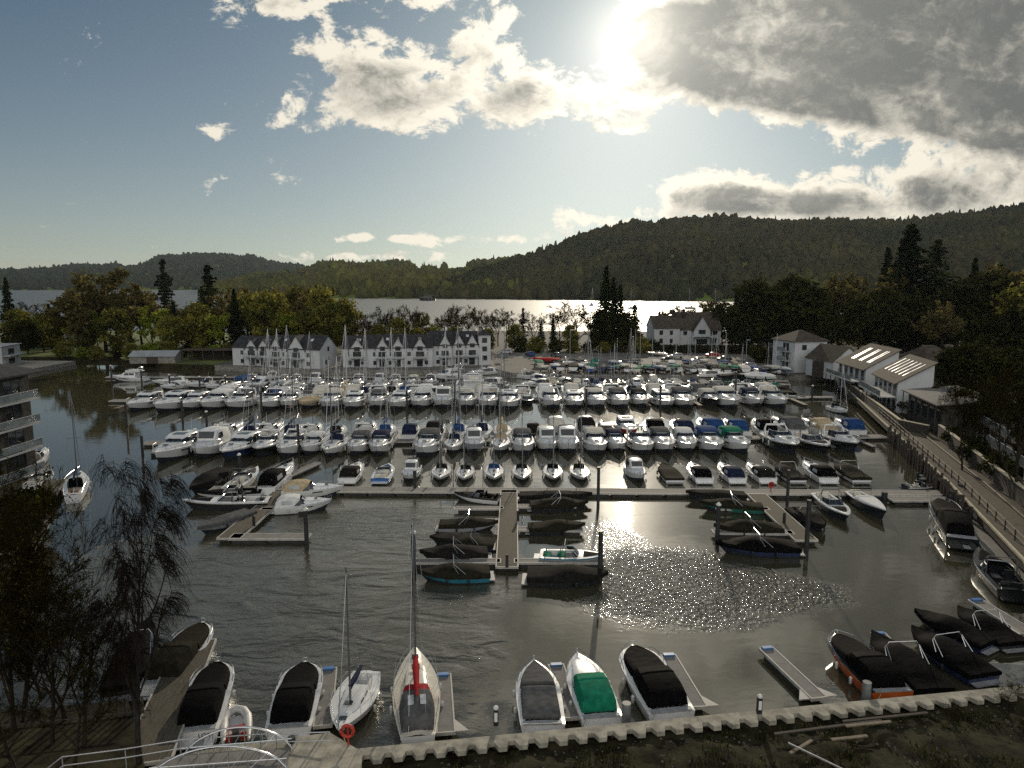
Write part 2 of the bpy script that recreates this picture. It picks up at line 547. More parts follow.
def thing(name, loc=(0, 0, 0), rz=0.0, sc=None):
    o = bpy.data.objects.new(name, None)
    o.empty_display_size = 0.3
    o.location = loc
    o.rotation_euler = (0, 0, rz)
    if sc is not None:
        o.scale = sc
    COL.objects.link(o)
    return o


class Kit:
    """a boat, tree or car: meshes of its parts, shared by every copy"""
    def __init__(self, name):
        self.name, self.parts = name, []

    def part(self, name, mb, keys, smooth=35, sub=None):
        if not isinstance(keys, (list, tuple)):
            keys = [keys]
        me = mb.mesh(name, len(keys), smooth)
        for k in keys:
            me.materials.append(M.get(k) or M['gelcoat_white'])
        self.parts.append((name, me, keys, sub))
        return self

    def spawn(self, loc, rz=0.0, sc=(1, 1, 1), cols=None, skip=(), name=None, tilt=None):
        cols = dict(DEF, **(cols or {}))
        r = thing(name or self.name, loc, rz, sc)
        if tilt:
            r.rotation_euler = (tilt[0], tilt[1], rz)
        made = {}
        for (pn, me, keys, sub) in self.parts:
            if pn in skip or sub in skip:
                continue
            o = bpy.data.objects.new(pn, me)
            COL.objects.link(o)
            o.parent = made.get(sub, r)
            made[pn] = o
            for i, k in enumerate(keys):
                k2 = cols.get(k, k)
                if k2 != k or k not in M:
                    o.material_slots[i].link = 'OBJECT'
                    o.material_slots[i].material = M[k2]
        return r

# ------------------------------------------------------------------ boats (bow towards +y, waterline at z = 0)
DEF = dict(hull='gelcoat_white', accent='gelcoat_white', bottom='antifoul', deck='gelcoat_white', sole='nonslip', cabin='gelcoat_white',
           canopy='canvas_black', cover='canvas_charcoal', sailcover='canvas_blue', hood='canvas_blue', mast='alloy', seat='seat_vinyl')
for _k, _v in DEF.items():
    M.setdefault(_k, M[_v])


class Hull:
    def __init__(s, L, B, fs, fb, dr=0.35, tw=0.86, p=2.3, ent=0.42, rake=0.9, chine=0.9):
        s.L, s.B, s.fs, s.fb, s.dr, s.tw, s.p, s.ent, s.rake, s.chine = L, B, fs, fb, dr, tw, p, ent, rake, chine

    def hb(s, t):
        if t < s.ent:
            k = s.tw + (1 - s.tw) * math.sin(math.pi / 2 * t / s.ent)
        else:
            k = 1 - ((t - s.ent) / (1 - s.ent)) ** s.p
        return s.B / 2 * max(k, 0.015)

    def zs(s, t):
        return s.fs + (s.fb - s.fs) * t ** 1.5

    def y(s, t, z=None):
        if z is None:
            return -s.L / 2 + s.L * t
        return -s.L / 2 + s.L * t - s.rake * (1 - z / s.zs(t)) * t ** 4

    def body(s, n=16):
        mb = MB()
        rings = []
        for i in range(n + 1):
            t = i / n
            hb, zs = s.hb(t), s.zs(t)
            zc = min(0.10 + 0.5 * s.fb * t ** 3, zs * 0.8)
            zl = zs - min(0.14, zs * 0.25)
            lv = [(hb, zs), (hb * 0.985, zl), (hb * (s.chine - 0.34 * t ** 3), zc), (hb * (s.chine - 0.08 - 0.42 * t ** 3), -0.08), (0.0, -s.dr * (1 - 0.6 * t ** 3))]
            ring = [(-x, s.y(t, z), z) for x, z in lv] + [(x, s.y(t, z), z) for x, z in lv[-2::-1]]
            rings.append(ring)
        k = len(rings[0])
        vs = [p for r in rings for p in r]
        segm = [1, 0, 2, 2, 2, 2, 0, 1]
        for j in range(k - 1):
            mb.add([], [], 0)
        fs, ms = [], []
        for i in range(n):
            for j in range(k - 1):
                fs.append((i * k + j, (i + 1) * k + j, (i + 1) * k + j + 1, i * k + j + 1))
                ms.append(segm[j])
        fs.append(tuple(range(k)))
        ms.append(0)
        mb.v, mb.f, mb.m = vs, fs, ms
        return mb

    def deck(s, tc, zf, side=0.3, t0=0.05, n=14, crown=0.08):
        mb = MB()
        ts = [(0.0, 0), (t0, 0)]
        if tc > t0:
            ts.append((t0 + 0.002, 1))
            m_ = max(int(tc * n), 2)
            ts += [(t0 + (tc - t0) * j / m_, 1) for j in range(1, m_ + 1)]
            ts.append((tc + 0.002, 0))
        m_ = max(int((1 - tc) * n), 4)
        ts += [(tc + (1 - tc) * j / m_, 0) for j in range(1, m_ + 1)]
        rings = []
        for t, pit in ts:
            hb, zs, y = s.hb(t), s.zs(t), s.y(t)
            i_ = max(hb - side, hb * 0.3)
            if pit:
                r = [(-hb, zs), (-i_, zs + 0.02), (-i_ + 0.04, zf), (i_ - 0.04, zf), (i_, zs + 0.02), (hb, zs)]
            else:
                r = [(-hb, zs), (-i_, zs + crown * 0.4), (-i_ * 0.5, zs + crown), (i_ * 0.5, zs + crown), (i_, zs + crown * 0.4), (hb, zs)]
            rings.append([(x, y, z) for x, z in r])
        k = 6
        vs = [p for r in rings for p in r]
        fs, ms = [], []
        for i in range(len(rings) - 1):
            for j in range(k - 1):
                fs.append((i * k + j, i * k + j + 1, (i + 1) * k + j + 1, (i + 1) * k + j))
                ms.append(1 if (j == 2 and ts[i][1] and ts[i + 1][1]) else 0)
        mb.v, mb.f, mb.m = vs, fs, ms
        return mb

    def rail(s, t0=0.5, t1=1.0, h=0.5, r=0.022, inset=0.06):
        mb = MB()
        n = 8
        for sd in (-1, 1):
            top = []
            for i in range(n + 1):
                t = t0 + (t1 - t0) * i / n
                x = sd * max(s.hb(t) - inset, 0.05)
                p = Vector((x, s.y(t) + (0.12 if i == n else 0), s.zs(t) + (h if i else 0.05)))
                top.append(p)
                if i % 2 == 0 and i:
                    mb.tube([(x, s.y(t), s.zs(t)), p], r * 0.8, 4)
            mb.tube(top, r, 4)
        a, b = None, None
        t = t1
        x = max(s.hb(t) - inset, 0.05)
        mb.tube([(-x, s.y(t) + .12, s.zs(t) + h), (x, s.y(t) + .12, s.zs(t) + h)], r, 4)
        return mb


def house(rings, mb=None, m=0):
    """rings: (y, half width at foot, half width at top, z foot, z top) - a rounded superstructure"""
    mb = mb or MB()
    out = []
    for y, wb, wt, zb, zt in rings:
        h = zt - zb
        out.append([(-wb, y, zb), (-(wb * .35 + wt * .65), y, zb + h * .72), (-wt * .93, y, zb + h * .93), (-wt * .6, y, zt), (wt * .6, y, zt), (wt * .93, y, zb + h * .93), (wb * .35 + wt * .65, y, zb + h * .72), (wb, y, zb)])
    return mb.loft(out, m)


def arc(w, ya, yf, z, n=12, pw=0.55):
    """a U-shaped front line, from port aft round the bow side to starboard aft"""
    pts = []
    for i in range(n + 1):
        a = math.pi * i / n
        c, s_ = math.cos(a), math.sin(a)
        pts.append((-w * math.copysign(abs(c) ** 0.6, c), ya + (yf - ya) * abs(s_) ** pw, z))
    return pts


def screen(w, ya, yf, z, h, rake, tuck=0.86, n=12, aft=0.0):
    mb = MB()
    lo = arc(w, ya, yf, z, n)
    hi = [(x * tuck, y - rake * max((y - ya) / max(yf - ya, .01), 0.15) - aft, z + h) for x, y, _ in lo]
    mb.loft([lo, hi], closed=False)
    fr = MB()
    fr.tube(hi, 0.03, 4)
    for i in (0, n // 3, n // 2, n - n // 3, n):
        fr.tube([lo[i], hi[i]], 0.024, 4)
    return mb, fr


def add_fenders(k, H, ts=(0.25, 0.5), key='fender_white'):
    for sd in (-1, 1):
        for t in ts:
            mb = MB()
            x = sd * (H.hb(t) + 0.10)
            y, z = H.y(t), H.zs(t)
            mb.tube([(x, y, z - 0.15), (x, y, z - 0.22), (x, y, z - 0.62), (x, y, z - 0.7)], [0.03, 0.1, 0.1, 0.03], 7)
            k.part('fender', mb, key, 40)


def outboard(y, z, mb=None):
    mb = mb or MB()
    mb.box((0, y - 0.12, z + 0.45), (0.42, 0.62, 0.5), top=0.75)
    mb.box((0, y - 0.02, z - 0.05), (0.16, 0.3, 0.7))
    mb.box((0, y + 0.2, z + 0.1), (0.3, 0.16, 0.3))
    return mb


def drape(H, hfun, n=20, t0=-0.01, t1=1.0, out=0.035, drop=0.2, jit=0.02, seed=1):
    """a fitted cover pulled over the whole boat"""
    r_ = random.Random(seed)
    rings = []
    for i in range(n + 1):
        t = t0 + (t1 - t0) * i / n
        tt = min(max(t, 0), 1)
        hb, zs, y = H.hb(tt) + out, H.zs(tt), H.y(tt) + (t - tt) * H.L + (0.04 if i == n else 0)
        h = hfun(tt)
        j = lambda: r_.uniform(-jit, jit)
        side = [(hb, zs - drop + j()), (hb, zs + 0.02), (hb * .86, zs + 0.10 + h * .30 + j()), (hb * .55, zs + h * .82 + j()), (hb * .22, zs + h + j())]
        rings.append([(-x, y, z) for x, z in side] + [(x, y, z) for x, z in side[::-1]])
    mb = MB()
    mb.loft(rings, closed=False)
    mb.add(rings[0], [tuple(range(len(rings[0])))[::-1]])
    mb.add(rings[-1], [tuple(range(len(rings[-1])))])
    return mb


def bumpf(c, w, h, base, a=2.0):
    return lambda t: base + h * math.exp(-(abs((t - c) / w)) ** a)


KIT = {}


def cruiser_base(name, H, tc=0.44, zf=0.35, platform=True):
    k = Kit(name)
    k.part('hull', H.body(), ['hull', 'accent', 'bottom'])
    k.part('deck', H.deck(tc, zf), ['deck', 'sole'], 30)
    if platform:
        mb = MB()
        mb.box((0, -H.L / 2 - 0.3, 0.28), (H.hb(0) * 1.7, 0.7, 0.1))
        k.part('swim_platform', mb, 'deck')
    return k


def seats(k, H, y0, y1, zf):
    mb = MB()
    w = H.hb(0.2) - 0.4
    mb.box((0, y0 + 0.3, zf + 0.22), (w * 1.7, 0.55, 0.44))
    mb.box((0, y0 + 0.06, zf + 0.55), (w * 1.7, 0.14, 0.5))
    k.part('bench_seat', mb, 'seat')
    mb = MB()
    mb.box((w * 0.5, y1 - 0.5, zf + 0.3), (0.6, 0.5, 0.6))
    mb.box((w * 0.5, y1 - 0.72, zf + 0.75), (0.6, 0.12, 0.5))
    k.part('helm_seat', mb, 'seat')
    mb = MB()
    mb.box((-w * 0.55, y1 - 0.6, zf + 0.25), (0.55, 0.9, 0.5))
    k.part('lounger', mb, 'seat')


def trunk(H, t0, t1, h, wf=0.72, n=7):
    r = []
    for i in range(n + 1):
        s = i / n
        t = t0 + (t1 - t0) * s
        w = min(H.hb(t) * wf, H.hb(t) - 0.2)
        w = max(w, 0.1)
        zb = H.zs(t) - 0.02
        r.append((H.y(t), w, w * 0.86, zb, zb + 0.06 + h * (1 - s ** 2.2)))
    return house(r)


def hatch_mb(y, z, s=0.5, n=1):
    mb = MB()
    for i in range(n):
        mb.box((0, y - i * 0.9, z - i * -0.04), (s, s, 0.05))
    return mb


def make_sports(name='sports_cruiser', L=9.0, B=3.0, arch=True, canopy=None, coupe=False):
    H = Hull(L, B, 0.95, 1.35, 0.45, 0.9, 2.4, 0.42, 1.1)
    k = cruiser_base(name, H, 0.46, 0.42)
    k.part('foredeck_trunk', trunk(H, 0.46, 0.90, 0.42), 'cabin')
    ya, yf = H.y(0.30), H.y(0.60)
    z0 = H.zs(0.5) + 0.12
    g, fr = screen(H.hb(0.4) - 0.3, ya, yf, z0, 0.62, 1.0)
    k.part('windscreen', g, 'glass_dark', 50)
    k.part('windscreen_frame', fr, 'steel', 40, 'windscreen')
    dash = MB()
    dash.box((0, H.y(0.47), H.zs(.46) + 0.1), ((H.hb(.45) - 0.36) * 2, 0.45, 0.5), top=0.85)
    k.part('dashboard', dash, 'cabin')
    seats(k, H, H.y(0.06), H.y(0.44), 0.42)
    k.part('hatch', hatch_mb(H.y(0.72), H.zs(0.72) + 0.42), 'glass_dark')
    for sd in (-1, 1):
        mb = MB()
        a = [(sd * (H.hb(t) * .985 + .012), H.y(t), H.zs(t) - 0.30) for t in (.50, .56, .62, .68)]
        b = [(sd * (H.hb(t) * .99 + .012), H.y(t), H.zs(t) - 0.16) for t in (.51, .56, .62, .66)]
        mb.loft([a, b], closed=False)
        k.part('porthole', mb, 'glass_dark', None)
    if arch:
        w = H.hb(.2) - 0.16
        mb = MB()
        pts = [(-w, H.y(.24), H.zs(.2)), (-w * .98, H.y(.19), H.zs(.2) + .7), (-w * .8, H.y(.16), H.zs(.2) + 1.15), (w * .8, H.y(.16), H.zs(.2) + 1.15), (w * .98, H.y(.19), H.zs(.2) + .7), (w, H.y(.24), H.zs(.2))]
        mb.tube(pts, 0.11, 6)
        k.part('radar_arch', mb, 'cabin', 50)
        an = MB()
        an.tube([(0, H.y(.16), H.zs(.2) + 1.2), (0, H.y(.16), H.zs(.2) + 1.3), (0, H.y(.16), H.zs(.2) + 1.42), (0, H.y(.16), H.zs(.2) + 1.46)], [.1, .26, .24, .1], 10)
        an.tube([(.5, H.y(.16), H.zs(.2) + 1.2), (.55, H.y(.13), H.zs(.2) + 2.6)], 0.015, 4)
        k.part('radar_dome', an, 'cabin', 40, 'radar_arch')
    if canopy:
        w = H.hb(.25) - 0.22
        zt = z0 + 0.62
        zb = H.zs(.2)
        k.part('canopy', house([(H.y(0.03), w * .96, w * .82, zb, zb + 0.55), (H.y(0.10), w, w * .86, zb, zt + 0.22), (H.y(.22), w, w * .88, zb + .03, zt + .36), (H.y(.34), w * .98, w * .86, zb + .1, zt + .34), (H.y(.44), w * .9, w * .8, zt - .05, zt + .12)]), 'canopy', 45)
        mb = MB()
        for sx_ in (-1, 1):
            x0, x1 = sx_ * .06, sx_ * w * .62
            mb.quad((x0, H.y(.045) - .03, zb + .62), (x1, H.y(.045) - .03, zb + .62), (x1 * .96, H.y(.092) - .05, zt + .06), (x0, H.y(.092) - .05, zt + .06))
        k.part('canopy_window', mb, 'vinyl_clear', None, 'canopy')
        for sx_ in (-1, 1):
            mb = MB()
            f = lambda t, z: (sx_ * (w * (1.0 - .10 * z) + .02), H.y(t), zb + .2 + z * .75)
            mb.quad(f(.12, .2), f(.30, .2), f(.29, .85), f(.13, .85))
            k.part('canopy_side_window', mb, 'vinyl_clear', None, 'canopy')
    if coupe:
        w = H.hb(.3) - 0.3
        zt = z0 + 0.62
        mb = MB()
        r = []
        for t, ww, dz in ((.10, .86, .10), (.2, .92, .22), (.34, .90, .25), (.45, .84, .16), (.50, .74, .03)):
            r.append((H.y(t), w * ww, w * ww * .93, zt + dz - .09, zt + dz))
        house(r, mb)
        for sd in (-1, 1):
            mb.loft([[(sd * w * .93, H.y(.08), H.zs(.1)), (sd * w * .95, H.y(.17), H.zs(.1))], [(sd * w * .86, H.y(.13), zt + .06), (sd * w * .88, H.y(.20), zt + .12)]], closed=False)
        k.part('hardtop', mb, 'cabin', 45)
        mb = MB()
        mb.box((0, H.y(.33), zt + .26), (w * 1.0, 1.2, .03))
        k.part('sunroof', mb, 'glass_dark', None, 'hardtop')
        mb = MB()
        for sd in (-1, 1):
            mb.quad((sd * (w * .97), H.y(.18), H.zs(.2) + .18), (sd * (w * .99), H.y(.33), H.zs(.3) + .18), (sd * w * .88, H.y(.33), zt + .1), (sd * w * .88, H.y(.20), zt + .1))
        k.part('side_window', mb, 'glass_dark', None)
    k.part('bow_rail', H.rail(0.52, 0.985, 0.45), 'steel', 40)
    add_fenders(k, H, key='fender_white')
    KIT[name + ('_' + canopy if canopy else '') + ('_coupe' if coupe else '')] = (k, L, B)
    return k


make_sports()
make_sports(canopy='canopy', arch=False)
make_sports(name='hardtop_cruiser', L=10.5, B=3.4, arch=False, coupe=True)


def make_flybridge():
    L, B = 11.5, 3.8
    H = Hull(L, B, 1.15, 1.75, 0.6, 0.92, 2.5, 0.42, 1.2)
    k = cruiser_base('flybridge_cruiser', H, 0.24, 0.55)
    k.part('foredeck_trunk', trunk(H, 0.58, 0.90, 0.42), 'cabin')
    w = H.hb(.4) - 0.32
    zb = 1.2
    k.part('saloon', house([(H.y(.22), w, w * .93, zb, 2.75), (H.y(.40), w, w * .93, zb, 2.8), (H.y(.56), w * .98, w * .9, zb, 2.72), (H.y(.70), w * .8, w * .7, zb + .2, 1.85)]), 'cabin', 40)
    mb = MB()
    for sd in (-1, 1):
        f = lambda t, z, o=.03: (sd * (w * (1 - .07 * z * .72) + o), H.y(t), zb + .35 + z * 1.0)
        mb.quad(f(.25, .4), f(.40, .4), f(.40, .95), f(.26, .95))
        mb.quad(f(.415, .4), f(.54, .35), f(.53, .95), f(.415, .95))
    k.part('saloon_window', mb, 'glass_dark', None)
    mb = MB()
    mb.quad((-w * .72, H.y(.695) + .02, 1.98), (w * .72, H.y(.695) + .02, 1.98), (w * .84, H.y(.575) + .03, 2.62), (-w * .84, H.y(.575) + .03, 2.62))
    k.part('windscreen', mb, 'glass_dark', None)
    mb = MB()
    r = [[(-w * q, H.y(t), z) for q, z in ((1.04, 2.78), (1.06, 3.3))] for t in (.14, .2, .35, .5)]
    for sd in (-1, 1):
        mb.loft([[(sd * w * .96, H.y(t), 2.76), (sd * w * 1.0, H.y(t), zt), (sd * w * .92, H.y(t), zt), (sd * w * .88, H.y(t), 2.84)] for t, zt in ((.12, 2.95), (.2, 3.1), (.38, 3.3), (.5, 3.35))])
    mb.loft([[(x * w, H.y(.5) + (1 - abs(x)) * .5, 2.74) for x in (-1, -.5, 0, .5, 1)], [(x * w, H.y(.5) + (1 - abs(x)) * .3, 3.35) for x in (-1, -.5, 0, .5, 1)]], closed=False)
    mb.box((0, H.y(.31), 2.82), (w * 1.9, L * .37, .06))
    k.part('flybridge', mb, 'cabin', 40)
    g, fr = screen(w * .9, H.y(.42), H.y(.53), 3.36, .35, .25)
    k.part('flybridge_screen', g, 'glass_dark', 50, 'flybridge')
    mb = MB()
    mb.box((-.4, H.y(.40), 3.1), (.6, .6, .6))
    mb.box((.5, H.y(.22), 3.0), (1.2, .6, .4))
    k.part('helm_seat', mb, 'seat', None, 'flybridge')
    mb = MB()
    mb.tube([(-w * .95, H.y(.22), 2.85), (-w * .9, H.y(.15), 3.7), (-w * .6, H.y(.13), 4.0), (w * .6, H.y(.13), 4.0), (w * .9, H.y(.15), 3.7), (w * .95, H.y(.22), 2.85)], .12, 6)
    mb.tube([(0, H.y(.13), 4.05), (0, H.y(.13), 4.2), (0, H.y(.13), 4.35)], [.1, .3, .1], 9)
    k.part('radar_arch', mb, 'cabin', 50)
    for sd in (-1, 1):
        mb = MB()
        a = [(sd * (H.hb(t) * .985 + .012), H.y(t), H.zs(t) - 0.55) for t in (.42, .52, .62, .70)]
        b = [(sd * (H.hb(t) * .99 + .012), H.y(t), H.zs(t) - 0.3) for t in (.43, .52, .62, .68)]
        mb.loft([a, b], closed=False)
        k.part('porthole', mb, 'glass_dark', None)
    k.part('bow_rail', H.rail(0.4, 0.985, 0.6), 'steel', 40)
    add_fenders(k, H, (.2, .4, .6), key='fender_white')
    KIT['flybridge'] = (k, L, B)


make_flybridge()


def make_cabin_boat():
    L, B = 7.0, 2.6
    H = Hull(L, B, 0.9, 1.2, 0.4, 0.9, 2.6, 0.45, 0.7)
    k = cruiser_base('cabin_cruiser', H, 0.42, 0.35)
    k.part('foredeck_trunk', trunk(H, .42, .86, .5), 'cabin')
    w = H.hb(.4) - .26
    k.part('wheelhouse', house([(H.y(.36), w, w * .88, .95, 2.35), (H.y(.50), w, w * .86, .95, 2.38), (H.y(.56), w * .96, w * .8, .95, 2.3), (H.y(.63), w * .9, w * .74, .95, 1.5)]), 'cabin', 40)
    mb = MB()
    mb.quad((-w * .68, H.y(.618) + .015, 1.62), (w * .68, H.y(.618) + .015, 1.62), (w * .70, H.y(.567) + .02, 2.22), (-w * .70, H.y(.567) + .02, 2.22))
    k.part('windscreen', mb, 'glass_dark', None)
    mb = MB()
    for sd in (-1, 1):
        f = lambda t, z: (sd * (w * (1 - .08 * z) + .03), H.y(t), 1.5 + z * .55)
        mb.quad(f(.38, .05), f(.54, .05), f(.52, .95), f(.38, .95))
    k.part('side_window', mb, 'glass_dark', None)
    k.part('canopy', house([(H.y(.04), w * .95, w * .8, .9, 1.75), (H.y(.10), w, w * .86, .9, 2.2), (H.y(.36), w, w * .87, .92, 2.36)]), 'canopy', 45)
    mb = MB()
    for sx_ in (-1, 1):
        mb.quad((sx_ * .05, H.y(.04) - .06, 1.08), (sx_ * w * .72, H.y(.04) - .06, 1.08), (sx_ * w * .66, H.y(.045) - .06, 1.66), (sx_ * .05, H.y(.045) - .06, 1.66))
    k.part('canopy_window', mb, 'vinyl_clear', None, 'canopy')
    k.part('bow_rail', H.rail(.5, .985, .5), 'steel', 40)
    add_fenders(k, H, key='fender_white')
    k.part('outboard_motor', outboard(-L / 2 - .5, .35), 'engine_black', 30)
    KIT['cabin'] = (k, L, B)


make_cabin_boat()


def make_yacht():
    L, B = 8.5, 2.8
    H = Hull(L, B, .85, 1.05, .5, .66, 1.9, .45, .9, .82)
    k = Kit('sailing_yacht')
    k.part('hull', H.body(18), ['hull', 'accent', 'bottom'])
    k.part('deck', H.deck(.34, .4, side=.55, n=16), ['deck', 'sole'], 30)
    k.part('coachroof', trunk(H, .34, .74, .36, .55), 'cabin')
    for sd in (-1, 1):
        for a, b in ((.40, .48), (.52, .60)):
            mb = MB()
            w_ = lambda t: min(H.hb(t) * .55, H.hb(t) - .2) * .955 + .012
            mb.quad((sd * w_(a), H.y(a), H.zs(a) + .14), (sd * w_(b), H.y(b), H.zs(b) + .13), (sd * w_(b) * .97, H.y(b), H.zs(b) + .25), (sd * w_(a) * .97, H.y(a), H.zs(a) + .27))
            k.part('cabin_window', mb, 'glass_dark', None)
    mb = MB()
    mb.box((0, H.y(.66), H.zs(.66) + .40), (.5, .5, .05))
    mb.box((0, H.y(.84), H.zs(.84) + .12), (.45, .45, .05))
    k.part('hatch', mb, 'glass_dark', None)
    hm = 10.5
    ym = H.y(.60)
    mb = MB()
    mb.tube([(0, ym, 1.2), (0, ym, hm)], [.075, .055], 6)
    k.part('mast', mb, 'mast', 50)
    mb = MB()
    for z in (hm * .52,):
        mb.tube([(-.75, ym - .1, z), (0, ym, z), (.75, ym - .1, z)], .025, 4)
    k.part('spreader', mb, 'mast', 50, 'mast')
    mb = MB()
    for sd in (-1, 1):
        mb.tube([(sd * H.hb(.56), H.y(.57), H.zs(.57)), (sd * .75, ym - .1, hm * .52), (0, ym, hm * .98)], .012, 3)
        mb.tube([(sd * .5, H.y(.02), H.zs(0)), (0, ym, hm)], .010, 3)
    mb.tube([(0, H.y(.99), H.zs(1)), (0, ym, hm * .97)], .03, 4)
    k.part('rigging', mb, 'steel', 50)
    mb = MB()
    mb.tube([(0, ym, 1.95), (0, H.y(.18), 1.98)], .06, 6)
    k.part('boom', mb, 'mast', 50)
    mb = MB()
    mb.tube([(0, ym + .08, 2.35), (0, ym - .15, 2.25), (0, ym - 1.2, 2.14), (0, H.y(.32), 2.10), (0, H.y(.19), 2.06)], [.05, .15, .2, .16, .08], 8)
    k.part('sail_cover', mb, 'sailcover', 50, 'boom')
    w = H.hb(.38) * .62
    mb = MB()
    rings = []
    for t, hh, ww in ((.30, .66, 1.0), (.36, .62, .98), (.41, .42, .9), (.44, .12, .8)):
        rings.append((H.y(t), w * ww, w * ww * .85, H.zs(t), H.zs(t) + .25 + hh))
    k.part('sprayhood', house(rings), 'hood', 45)
    mb = MB()
    for sd in (-1, 1):
        mb.box((sd * .62, H.y(.2), .62), (.42, 1.7, .42))
    mb.tube([(0, H.y(.06), .9), (0, H.y(.17), 1.15)], .03, 5)
    k.part('cockpit_bench', mb, 'sole', None)
    k.part('guard_rail', H.rail(.02, .985, .5, .016), 'steel', 40)
    add_fenders(k, H, (.35, .55), key='fender_white')
    KIT['yacht'] = (k, L, B)


make_yacht()


def make_covered(name, seedy, hf, tower=True, L=7.0, B=2.5):
    H = Hull(L, B, .72, .95, .35, .92, 2.2, .45, .9)
    k = Kit('covered_speedboat')
    k.part('hull', H.body(), ['hull', 'accent', 'bottom'])
    k.part('cover', drape(H, hf, seed=seedy), 'cover', 50)
    mb = MB()
    mb.box((0, -L / 2 - .25, .2), (B * .75, .55, .09))
    k.part('swim_platform', mb, 'rubber_grey')
    if tower:
        mb = MB()
        w = B / 2 - .12
        yb, yt = H.y(.42), H.y(.50)
        for dy in (0,):
            mb.tube([(-w, yb + dy, .85), (-w * .95, yt + dy * .5, 1.7), (-w * .75, yt + dy * .4, 2.05), (w * .75, yt + dy * .4, 2.05), (w * .95, yt + dy * .5, 1.7), (w, yb + dy, .85)], .03, 5)
        for sd in (-1, 1):
            mb.tube([(sd * w, yb - .7, .85), (sd * w * .9, yt - .05, 1.85)], .022, 4)
        k.part('wake_tower', mb, 'steel', 50)
    add_fenders(k, H, (.3, .6), key='rubber')
    KIT[name] = (k, L, B)


make_covered('covered', 3, bumpf(.52, .2, .42, .16))
make_covered('covered_b', 5, lambda t: .14 + .46 * math.exp(-((t - .45) / .3) ** 4) + .05 * math.sin(14 * t))
make_covered('covered_flat', 7, lambda t: .08 + .22 * math.exp(-((t - .45) / .22) ** 2), tower=False)


def make_tent(name, tent=True, bowcover=True, L=7.6, B=2.65, p=2.5):
    """launches by the quay: low cover over the bow, high tent over the cockpit"""
    H = Hull(L, B, .85, 1.15, .4, .92, p, .46, .8)
    k = cruiser_base('canvas_topped_launch', H, .50, .35)
    if bowcover:
        rings = []
        for i in range(9):
            t = .52 + .43 * i / 8
            w = max(H.hb(t) - .26, .05)
            z = H.zs(t) + .05
            rings.append((H.y(t), w, w * .9, z, z + .12 + .36 * (1 - i / 8) ** 1.5))
        k.part('bow_cover', house(rings), 'cover', 50)
    else:
        k.part('foredeck_trunk', trunk(H, .52, .88, .35), 'cabin')
        g, fr = screen(H.hb(.45) - .24, H.y(.42), H.y(.60), H.zs(.5) + .08, .5, .6)
        k.part('windscreen', g, 'glass_dark', 50)
    w = H.hb(.3) - .24
    z = H.zs(.2)
    if tent:
        r = [(.075, .98, .92, .18), (.10, 1.0, .90, .75), (.20, 1.0, .90, .98), (.34, 1.0, .90, 1.0), (.345, 1.0, .9, 1.04), (.355, 1.0, .9, 1.04), (.36, 1.0, .9, 1.0), (.46, .98, .86, .92), (.53, .94, .8, .62), (.58, .86, .72, .38)]
    else:
        r = [(.08, .98, .94, .10), (.12, 1.0, .94, .30), (.25, 1.0, .94, .36), (.42, 1.0, .92, .42), (.44, 1.0, .92, .50), (.47, .99, .92, .50), (.49, .98, .9, .42), (.55, .92, .84, .38)]
    k.part('canopy', house([(H.y(t), w * a, w * b, z + .02, z + .05 + h) for t, a, b, h in r]), 'canopy', 40)
    mb = MB()
    mb.box((0, -L / 2 + .14, H.zs(0) + .06), (B * .8, .34, .1))
    mb.box((.25, -L / 2 - .35, .36), (.5, .5, .06))
    k.part('transom_step', mb, 'rubber_grey')
    k.part('bow_rail', H.rail(.62, .985, .28), 'steel', 40)
    add_fenders(k, H, (.3, .55), key='fender_white')
    KIT[name] = (k, L, B)


make_tent('tent', p=5.0)
make_tent('tent_low', tent=False)
make_tent('tent_open_bow', bowcover=False)


def make_runabout(name, tower=True, bowcover=False):
    L, B = 6.8, 2.4
    H = Hull(L, B, .72, .92, .35, .9, 2.3, .45, .8)
    k = cruiser_base('open_runabout', H, .46, .25)
    g, fr = screen(H.hb(.45) - .22, H.y(.40), H.y(.60), H.zs(.5) + .06, .42, .5)
    k.part('windscreen', g, 'glass_dark', 50)
    k.part('windscreen_frame', fr, 'steel', 40, 'windscreen')
    seats(k, H, H.y(.08), H.y(.42), .25)
    mb = MB()
    r = []
    for i in range(6):
        t = .66 + .24 * i / 5
        w = max(H.hb(t) - .35, .08)
        r.append((H.y(t), w, w * .9, H.zs(t) + .04, H.zs(t) + .10))
    k.part('bow_cushion', house(r), 'canopy', 40)
    if tower:
        mb = MB()
        w = B / 2 - .12
        mb.tube([(-w, H.y(.40), .8), (-w * .95, H.y(.40), 1.6), (-w * .75, H.y(.38), 1.95), (w * .75, H.y(.38), 1.95), (w * .95, H.y(.40), 1.6), (w, H.y(.40), .8)], .04, 5)
        mb.tube([(-w, H.y(.30), .8), (-w * .8, H.y(.37), 1.9)], .03, 4)
        mb.tube([(w, H.y(.30), .8), (w * .8, H.y(.37), 1.9)], .03, 4)
        k.part('wake_tower', mb, 'mast_dark', 50)
    KIT[name] = (k, L, B)


make_runabout('runabout')
make_runabout('runabout_plain', tower=False)


